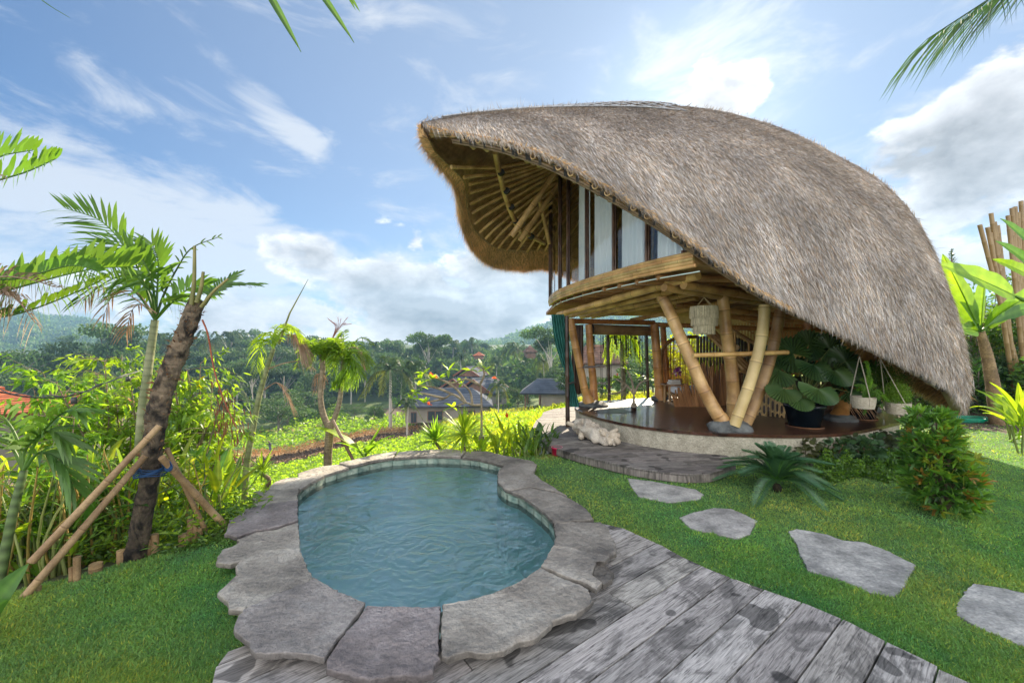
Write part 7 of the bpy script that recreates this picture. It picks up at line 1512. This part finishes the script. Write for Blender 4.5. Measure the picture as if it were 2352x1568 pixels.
def proto_palm(seed, nf=20, seg=18, ti=(1, 1, 1)):
    r = random.Random(seed); e = put('coconut_palm', 'palm'); mt = MB(); ml = MB(); top = Vector((r.uniform(-.06, .06), r.uniform(-.04, .04), .74)); mt.tube(curve([(0, 0, -.04), (top.x * .3, 0, .35), tuple(top)], 12), [.021 - .0009 * i for i in range(12)], 8, 0)
    for k in range(nf):
        a = 2 * PI * k / nf * 2.4 + r.uniform(-.2, .2); el_ = r.uniform(-.5, 1.35); L_ = r.uniform(.27, .36); d = Vector((math.cos(a) * math.cos(el_), math.sin(a) * math.cos(el_), math.sin(el_))); p1 = top + d * L_ * .5; p2 = top + d * L_ * .95 + Vector((0, 0, -.12 * (1 + math.cos(el_))))
        pinnate(ml, [top, p1, p2], seg, .085, .013, .5, .12, 0, tuple(np.array(ti) * r.uniform(.7, 1.2)) if el_ > -.25 else (2.2, 1.4, .7), ang=60, rr=.004, vee=.05)
    mt.build('trunk', MAT['pale_bark'], e); ml.build('crown', MAT['leaf_mid'], e); return e
forms = ['round', 'wide', 'tall', 'flat', 'round', 'wide']
PB = [proto_broad(10 + i, f) for i, f in enumerate(forms)]; PP = [proto_palm(40), proto_palm(41)]
used = set()
def plant(proto, px, d_, ytop=None, h=None, label='', group=None, wide=1.0, z=None):
    x = (px - HX) / F * d_; z0 = TZ(x, d_) if z is None else z
    if h is None: h = (CH - (ytop - HY) / F * d_) - z0
    h = max(h, 1.5); sc_ = (h * wide, h * wide, h); rz = random.uniform(0, 6.28)
    if proto.name not in used: used.add(proto.name); o = proto; o.location = (x, d_, z0); o.rotation_euler = (0, 0, rz); o.scale = sc_
    else: o = copy_tree(proto, None, None, (x, d_, z0), rz, sc_)
    tag(o, label, None, group); return o
def sky_top(px): return float(np.interp(px, [-300, 0, 90, 150, 340, 420, 520, 640, 740, 850, 950, 1080, 1180, 1290, 1500, 1900], [780, 795, 800, 770, 765, 765, 757, 758, 762, 768, 778, 780, 782, 775, 770, 770]))
r9 = random.Random(5)
def spot(px): return ['beyond the left edge', 'above the orange roof', 'left of the slender palm', 'behind the slender palm', 'right of the topped trunk', 'left of the leaning palm', 'just left of the forked palm', 'behind the forked palm', 'behind the tall coconut palm', 'behind the frangipani', 'above the gabled houses', 'above the open pavilion', 'seen through the villa'][sum(px > q for q in (0, 60, 250, 400, 520, 620, 720, 830, 960, 1060, 1150, 1290))]
RW = ['front row', 'second row', 'third row', 'skyline row']; FN = ['rounded dark tree', 'wide layered tree', 'slim upright tree', 'pale flat topped tree', 'bushy dark tree', 'spreading tree']
plant(PB[1], 245, 98, ytop=738, label='broad dark spreading tree towering over the valley behind the slender palm', wide=.78); plant(PB[5], 30, 82, ytop=788, label='dark layered tree beside the blue hill at the left edge', wide=.8)
plant(PB[4], 165, 90, ytop=800, label='rounded tree tucked under the broad spreading tree', wide=.9)
for row, (d0, off, n_) in enumerate(((104, 62, 26), (122, 30, 34), (145, 8, 40), (175, 0, 26))):
    for k in range(n_):
        px = -120 + (1500 + 120) * (k + r9.uniform(.1, .9)) / n_; d_ = d0 * r9.uniform(.95, 1.06)
        if 60 < px < 130 and row > 0: continue
        if px > 1180 and row == 0: continue
        yt = sky_top(px) + off + r9.uniform(-6, 16); i = r9.choice([0, 1, 2, 3, 4, 5, 0, 4, 1]) if row else r9.choice([3, 0, 4, 3, 5]); plant(PB[i], px, d_, ytop=yt, label=FN[i] + ', ' + RW[row] + ' of the valley wood, ' + spot(px), group='trees of the valley wood', wide=r9.uniform(.75, 1.05))
for px, d_, yt in ((375, 118, 748), (475, 125, 742), (530, 140, 748), (558, 150, 752), (345, 110, 800), (860, 150, 775), (985, 135, 765), (1040, 140, 770), (1000, 120, 790), (1085, 150, 765), (1190, 120, 772), (1170, 130, 776), (1225, 118, 790), (620, 130, 790), (700, 118, 800), (420, 120, 765), (930, 128, 800), (1060, 110, 800), (1140, 105, 810), (535, 80, 862), (210, 88, 818), (1330, 70, 800), (1250, 90, 800)):
    plant(PP[r9.randint(0, 1)], px, d_, ytop=yt, label=('lower' if yt > 795 else 'high') + ' coconut palm standing out of the wood ' + spot(px) + (', further back' if d_ > 129 else ''), group='distant coconut palms', wide=.9)
plant(PP[0], 897, 60, ytop=800, label='tall coconut palm in the field left of the dark roofed house', wide=1.15); plant(PP[1], 955, 62, ytop=812, label='coconut palm touching the left end of the dark roofed house', wide=.9); plant(PP[0], 1145, 46, ytop=862, label='young yellowing coconut palm between the house and the open pavilion', wide=1.0); plant(PP[1], 935, 50, ytop=905, label='low young palm in front of the dark roofed house', wide=1.3)
plant(PB[3], 1265, 85, ytop=738, label='tall flat topped tree with pale trunk beside the villa corner', wide=.7); plant(PB[3], 580, 90, ytop=812, label='slender pale trunked tree at the edge of the wood', wide=.5); plant(PB[3], 545, 92, ytop=820, label='second slender pale trunked tree at the edge of the wood', wide=.5); plant(PB[3], 985, 118, ytop=752, label='flat topped tree breaking the skyline above the house', wide=.6)
for i, (px, d_, yt) in enumerate(((660, 78, 895), (700, 84, 890), (640, 70, 905), (480, 80, 880), (745, 88, 905), (815, 80, 925), (860, 70, 930), (1190, 62, 885), (1250, 60, 880), (1215, 75, 878), (1320, 45, 850), (1380, 40, 860), (1440, 36, 845), (1480, 40, 840), (1350, 52, 830), (1550, 34, 830), (1650, 30, 810), (1750, 28, 800), (1850, 26, 800), (1290, 66, 840), (1500, 50, 800), (1420, 55, 810))):
    o = plant(PB[[0, 4, 5][i % 3]], px, d_, ytop=yt, label=['small round tree', 'bushy small tree', 'low spreading tree'][i % 3] + ' on the fields, ' + spot(px) + (', %s' % ('near the rear columns' if px < 1450 else 'behind the arched screen' if px < 1620 else 'behind the stairs') if px > 1300 else (', lower' if yt > 892 else ', upper')), group='small trees on the fields', wide=1.25)
# palm and frangipani seen through the open floor
slim('foxtail_palm', 'palm with hanging fronds seen through the rear opening of the villa', onT(1432, 12.5), [P(1432, 900, 12.5), P(1429, 790, 12.5)], [.09, .08, .07], lambda e: None, 'trunk', rings=.12)
e = [o for o in COL.objects if o.name.startswith('foxtail_palm')][0]; mb = MB()
for a_ in range(14): an = a_ * 2.4; pinnate(mb, [P(1429, 790, 12.5), P(1429 + 22 * math.cos(an), 765, 12.5 + .5 * math.sin(an)), P(1429 + 38 * math.cos(an), 815 + 12 * math.sin(a_), 12.5 + .8 * math.sin(an))], 18, .3, .04, .7, .2, 0, (1.1, 1.05, .7), ang=50)
kid(mb, 'crown', MAT['leaf_bright'], e)
frangipani(1455, 11.5, [[(1456, 930, 8), (1456, 908, 8), (1456, 900, 8)], [(1456, 905, 8), (1440, 885, 8), (1415, 870, 8)], [(1456, 905, 8), (1470, 880, 8), (1490, 872, 8)], [(1440, 885, 8), (1425, 900, 8), (1398, 905, 8)], [(1456, 900, 8), (1450, 870, 8), (1440, 850, 8)]], 'small frangipani tree just beyond the rear edge of the villa floor', [(1398, 905), (1415, 868), (1440, 848), (1490, 870), (1405, 880), (1468, 865), (1390, 895)], [(1400, 890), (1418, 862)])
# houses ----------------------------------------------------------------------
MAT['roof_dark'] = mat('roof_dark', (0.045, 0.055, 0.075), (0.085, 0.10, 0.13), .8, rough=.9, spec=.15); MAT['roof_red'] = mat('roof_red', (0.30, 0.075, 0.03), (0.50, 0.16, 0.07), 1.2, rough=.8); MAT['render'] = mat('render', (0.20, 0.175, 0.14), (0.28, 0.25, 0.21), .6, rough=.9, bump=.2); MAT['brown_wood'] = mat('brown_wood', (.10, .05, .03), (.20, .11, .07), 2, rough=.7); MAT['pane_dark'] = mat('pane_dark', (.03, .045, .055), rough=.12)
def roofplane(mb, eA, eB, rA, rB, n_=14):
    eA, eB, rA, rB = map(Vector, (eA, eB, rA, rB)); up = Vector((0, 0, .03))
    for k in range(n_):
        a, b = k / n_, (k + 1) / n_; t = .8 + .35 * (k % 2); p = [eA.lerp(rA, a) + up, eB.lerp(rB, a) + up, eB.lerp(rB, b), eA.lerp(rA, b)]; mb.add([list(q) for q in p] + [list(p[0] - up * 2), list(p[1] - up * 2)], [(0, 1, 2, 3), (4, 5, 1, 0)], 0, (t, t, t))
def house(name, lb, cat, px, d_, w_, dep, zb, ze, zr, rz=0, hip=.3, wallm='render', roofm='roof_dark', wins=(), over=.8, posts=False, gable=False, wz=None):
    x = (px - HX) / F * d_; e = empty(name, lb, cat, (x, d_, zb), rz); hw, hd = w_ / 2 + over, dep / 2 + over; e0 = ze - zb; r0 = zr - zb; rx = hw if gable else hw - hd * (1 - hip) if hw > hd else .2
    A, B, C_, D_ = (-hw, -hd, e0), (hw, -hd, e0), (hw, hd, e0), (-hw, hd, e0); R1, R2 = (-rx, 0, r0), (rx, 0, r0); mb = MB(); roofplane(mb, A, B, R1, R2); roofplane(mb, C_, D_, R2, R1)
    if not gable: roofplane(mb, B, C_, R2, R2, 12); roofplane(mb, D_, A, R1, R1, 12)
    mb.beam(R1, R2, .25, .25, 0, (1.2, 1.2, 1.2)); mb.prism([(-hw + .1, -hd + .1), (hw - .1, -hd + .1), (hw - .1, hd - .1), (-hw + .1, hd - .1)], e0 - .16, e0 - .04, 0, (.6, .5, .5))
    if gable:
        for s_ in (-1, 1): mb.add([(s_ * (rx - over), -hd + over, e0), (s_ * (rx - over), hd - over, e0), (s_ * (rx - over), 0, r0 - .4)], [(0, 1, 2)], 1, (1.3, 1.2, 1.1)); mb.beam((s_ * rx, -hd, e0), (s_ * rx, 0, r0), .12, .3, 1, (1, .6, .5)); mb.beam((s_ * rx, hd, e0), (s_ * rx, 0, r0), .12, .3, 1, (1, .6, .5))
    mb.build('roof', [MAT[roofm], MAT['brown_wood']], e)
    mb = MB(); ww = w_ * (1 if not posts else .62); ox = 0 if not posts else w_ * .19; mb.box((ox, 0, (e0 - .2) / 2 * (1)), (ww, dep, e0 - .2)); mb.build('wall', MAT[wallm], e)
    if posts:
        for q in (-w_ / 2, -w_ / 6):
            for s_ in (-1, 1): mb = MB(); mb.box((q, s_ * dep / 2, e0 / 2 - .1), (.18, .18, e0 - .2)); mb.build('post', MAT['brown_wood'], e)
    for (wx, wz_, wdt, hgt) in wins:
        mb = MB(); mb.box((wx, -dep / 2 - .03, wz_), (wdt, .1, hgt)); fw = mb.build('window', MAT['brown_wood'], e); mb = MB()
        for s_ in (-1, 1): mb.box((wx + s_ * wdt * .24, -dep / 2 - .07, wz_), (wdt * .42, .05, hgt * .84))
        mb.build('pane', MAT['pane_dark'], fw)
    return e
Z = lambda y_, d_: CH - (y_ - HY) / F * d_
house('dark_roofed_house', 'long low house with hipped slate grey roof and tall windows in the valley', 'house', 1031, 60, 11.6, 7, Z(960, 60), Z(924, 60), Z(892, 60), rad(4), wins=((-4.6, .75, .8, 1.6), (-1.6, 1.0, 2.2, 1.4), (3.2, .9, 1.6, 1.6)), over=.75)
house('gabled_house', 'gabled two storey house with grey tiled roof behind the long low house', 'house', 1112, 70, 5.6, 6, Z(935, 70), Z(898, 70), Z(869, 70), rad(62), gable=True, wins=((0, 1.6, 1.6, 1.3),), over=.7)
house('grey_gable_wing', 'lower gabled wing between the long house and the tower', 'house', 1062, 72, 4.4, 5.5, Z(925, 72), Z(893, 72), Z(868, 72), rad(60), gable=True, over=.6)
house('white_tower_house', 'small white upper storey with gable rising above the grey roofs', 'house', 1082, 76, 4.0, 4, Z(900, 76), Z(862, 76), Z(842, 76), rad(75), gable=True, wallm='white_cloth', wins=((0, 2.0, 1.0, .9),), over=.6)
house('open_pavilion', 'open sided pavilion with dark hipped roof at the left of the villa', 'pavilion', 1256, 55, 5.6, 4.6, Z(934, 55), Z(898, 55), Z(871, 55), rad(-6), wallm='render', posts=True, over=.7)
house('brown_roofed_house', 'brown roofed house glimpsed through the rear of the villa', 'house', 1366, 45, 4.6, 4, Z(880, 45), Z(832, 45), Z(794, 45), rad(10), roofm='brown_wood', over=.6)
house('orange_roofed_house', 'grey house with orange clay tiled roof at the left edge', 'house', -8, 20, 4.0, 3.8, Z(1085, 20), Z(941, 20), Z(893, 20), rad(-28), roofm='roof_red', wins=((.9, 2.2, .9, 1.1),), over=.45)
house('orange_roofed_annexe', 'low annexe with orange roof half hidden by the saplings', 'house', 190, 24, 4.6, 3, Z(1040, 24), Z(926, 24), Z(909, 24), rad(-10), roofm='roof_red', over=.4)
house('red_roofed_cottage', 'small red roofed cottage high in the wood above the dark roofs', 'house', 1100, 112, 2.4, 2.4, Z(824, 112), Z(816, 112), Z(809, 112), 0, roofm='roof_red', wallm='brown_wood', over=.4)
house('hillside_pavilion', 'brown two tiered pavilion in the trees left of the villa corner', 'pavilion', 1217, 98, 2.2, 2.2, Z(822, 98), Z(808, 98), Z(794, 98), .3, roofm='brown_wood', wallm='brown_wood', over=.4)
# paved path near the pavilion
pts = [(1130, 945), (1160, 925), (1185, 932), (1215, 936)]
mb = MB(); q = [onT(px_, dd_) for px_, dd_ in ((1120, 44), (1150, 50), (1168, 56), (1190, 52), (1225, 50), (1300, 47))]; q = curve(q, 30); L1 = []; R1 = []
for i, p in enumerate(q): t_ = (q[min(i + 1, 29)] - q[max(i - 1, 0)]); n_ = Vector((-t_.y, t_.x, 0)).normalized() * .55; a_, b_ = p + n_, p - n_; L1.append((a_.x, a_.y, TZ(a_.x, a_.y) + .05)); R1.append((b_.x, b_.y, TZ(b_.x, b_.y) + .05))
mb.grid(np.array([R1, L1]), 0, (1, 1, 1)); tag(mb.build('path', MAT['render']), kind='structure')
# farmer ------------------------------------------------------------------------
def person(c, h, rz):
    e = empty('person', 'farmer in dark shirt, jeans and straw hat bending over a pole in the field', 'person', tuple(c), rz); k = h / 1.7
    J = [(0, 0, .95), (0, .05, 1.15), (0, -.02, 1.38), (0, -.10, 1.50), (0, -.15, 1.62), (.1, .02, .9), (.12, -.02, .5), (.13, .02, .06), (.13, -.12, .03), (-.1, .02, .9), (-.13, .06, .5), (-.14, .10, .06), (-.14, -.04, .03), (.19, -.04, 1.4), (.28, -.18, 1.18), (.16, -.38, 1.22), (.12, -.44, 1.24), (-.19, -.04, 1.4), (-.28, -.2, 1.22), (-.14, -.38, 1.34), (-.1, -.43, 1.36)]
    Eg = [(0, 1), (1, 2), (2, 3), (3, 4), (0, 5), (5, 6), (6, 7), (7, 8), (0, 9), (9, 10), (10, 11), (11, 12), (2, 13), (13, 14), (14, 15), (15, 16), (2, 17), (17, 18), (18, 19), (19, 20)]
    R_ = [.15, .13, .15, .06, .10, .09, .06, .045, .04, .09, .06, .045, .04, .06, .045, .035, .04, .06, .045, .035, .04]
    me = bpy.data.meshes.new('body'); me.from_pydata([tuple(k * a for a in v) for v in J], Eg, []); at = me.attributes.new('tint', 'FLOAT_COLOR', 'POINT')
    for i in range(len(J)): at.data[i].color = (1, 1, 1, 1)
    o = bpy.data.objects.new('body', me); COL.objects.link(o); o.parent = e; sk = o.modifiers.new('s', 'SKIN')
    for i, v in enumerate(me.skin_vertices[0].data): v.radius = (R_[i] * k, R_[i] * k); v.use_root = i == 0
    o.modifiers.new('u', 'SUBSURF').levels = 1; o.modifiers['u'].render_levels = 1; me.materials.append(MAT['skin'])
    mb = MB(); mb.lathe([(0, 1.73 * k), (.07 * k, 1.72 * k), (.1 * k, 1.66 * k), (.22 * k, 1.62 * k), (.1 * k, 1.65 * k)], (0, -.15 * k, 0), 18); mb.build('hat', MAT['dead_leaf'], e)
    mb = MB(); mb.lathe([(.15, .9), (.165, 1.0), (.15, 1.15), (.19, 1.35), (.10, 1.46)], (0, .0, 0), 14, sx=k * 1.1, sy=k * .85); mb.build('shirt', MAT['shirt'], e)
    mb = MB(); mb.tube([(.1 * k, .02, .98 * k), (.12 * k, -.02, .5 * k), (.13 * k, .02, .1 * k)], [.125 * k, .085 * k, .065 * k], 10); mb.tube([(-.1 * k, .02, .98 * k), (-.13 * k, .06, .5 * k), (-.14 * k, .1, .1 * k)], [.125 * k, .085 * k, .065 * k], 10); mb.build('trousers', MAT['jeans'], e); return e
MAT['skin'] = mat('skin', (.28, .15, .09), rough=.6); MAT['shirt'] = mat('shirt', (.09, .10, .13), rough=.9); MAT['jeans'] = mat('jeans', (.06, .10, .20), rough=.9)
fc = onT(620, 48.5); person(fc, 1.7, rad(-50)); mb = MB(); mb.tube([fc + Vector((.35, -.2, 0)), fc + Vector((.2, -.3, 1.35))], .018, 5); tag(mb.build('hoe_handle', MAT['brown_wood']), 'wooden pole held by the farmer in the field', 'pole')
# hills with forest canopy --------------------------------------------------------
def ridge(name, prof, d0, d1, zb, kind_label):
    pxs = np.linspace(prof[0][0], prof[-1][0], 90); tops = np.interp(pxs, [p[0] for p in prof], [p[1] for p in prof]); rows = []; R_ = 26
    for i in range(R_):
        t = i / (R_ - 1); row = []
        for j, px in enumerate(pxs):
            d_ = d0 + (d1 - d0) * t; zt = Z(tops[j], d1); z = zb + (zt - zb) * (t ** 1.15); z += 9 * mnoise.noise((px * .018, d_ * .01, 1)) * math.sin(PI * t) + 3 * mnoise.noise((px * .06, d_ * .03, 7)); row.append(((px - HX) / F * d_, d_, z))
        rows.append(row)
    rows.append([(x * 1.05, y * 1.04, zb) for x, y, z in rows[-1]]); A = np.array(rows); mb = MB(); mb.grid(A, 0, (.05, .08, .035), True); tag(mb.build('hills', MAT['ground']), kind='structure')
    n_ = 4200; i = rng.random(n_) ** .8 * (R_ - 1.01); j = rng.random(n_) * 88.9; i0 = i.astype(int); j0 = j.astype(int); fi = (i - i0)[:, None]; fj = (j - j0)[:, None]
    p = (A[i0, j0] * (1 - fi) + A[i0 + 1, j0] * fi) * (1 - fj) + (A[i0, j0 + 1] * (1 - fi) + A[i0 + 1, j0 + 1] * fi) * fj; K = 18; mb = MB(); r0 = rng.uniform(3, 7.5, n_)
    d = U(rng.normal(size=(n_, K, 3)) + np.array([0, -.3, .4])); b = p[:, None, :] + d * r0[:, None, None] * np.array([1, 1, .8]) + np.array([0, 0, 2.0]); ti = rng.uniform(.6, 1.5, (n_, 1)) * np.array([[1, 1, 1]]); ti[rng.random(n_) < .12] *= (1.5, 1.3, .9)
    mb.blades(b.reshape(-1, 3), U(d.reshape(-1, 3) + rng.normal(0, .6, (n_ * K, 3))), rng.uniform(2.2, 4.2, n_ * K), 2.4, tint=np.repeat(ti, K, axis=0) * rng.uniform(.8, 1.2, (n_ * K, 1)), fold=.1); tag(mb.build('forest', MAT['leaf_far']), kind_label, 'forest', kind='stuff')
ridge('hills', [(-420, 700), (-200, 706), (0, 716), (60, 720), (110, 731), (200, 738), (260, 755), (340, 778), (520, 812)], 330, 640, -8, 'hazy blue wooded hill beyond the valley on the left')
ridge('hills', [(1080, 800), (1150, 790), (1200, 768), (1240, 755), (1290, 738), (1400, 720), (1600, 700), (1900, 700), (2500, 720)], 330, 560, -8, 'hazy wooded hill beyond the villa')
# undergrowth filling between the valley trees (one mass)
n_ = 7000; px = rng.uniform(-150, 1500, n_); d_ = rng.uniform(96, 190, n_); x = (px - HX) / F * d_; zz = ter(x, d_); K = 14; k_ = ~((px > 600) & (px < 1180) & (d_ < 112)); x, d_, zz = x[k_], d_[k_], zz[k_]; n_ = len(x); r0 = rng.uniform(1.5, 3.6, n_)
d = U(rng.normal(size=(n_, K, 3)) + np.array([0, 0, .4])); b = np.stack([x, d_, zz + 1.5 + 5 * rng.random(n_)], 1)[:, None, :] + d * r0[:, None, None]; ti = rng.uniform(.6, 1.4, (n_, 1)) * np.ones((n_, 3)); mb = MB()
mb.blades(b.reshape(-1, 3), U(d.reshape(-1, 3) + rng.normal(0, .6, (n_ * K, 3))), rng.uniform(.8, 1.7, n_ * K), .9, tint=np.repeat(ti, K, axis=0), fold=.1); tag(mb.build('forest', MAT['leaf_far']), 'dense forest understorey along the valley side', 'forest', kind='stuff')
# haze ------------------------------------------------------------------------------
mb = MB(); mb.box((0, 342, 36.5), (1500, 724, 125)); hz = tag(mb.build('haze', []), 'pale blue morning haze filling the valley', 'haze', kind='stuff')
hm = bpy.data.materials.new('haze'); hm.use_nodes = True; t = hm.node_tree; t.nodes.clear(); o_ = t.nodes.new('ShaderNodeOutputMaterial'); v_ = t.nodes.new('ShaderNodeVolumePrincipled'); v_.inputs['Color'].default_value = (.36, .64, 1, 1); v_.inputs['Density'].default_value = .00048; v_.inputs['Anisotropy'].default_value = .3
t.links.new(v_.outputs[0], o_.inputs['Volume']); hz.data.materials.clear(); hz.data.materials.append(hm)
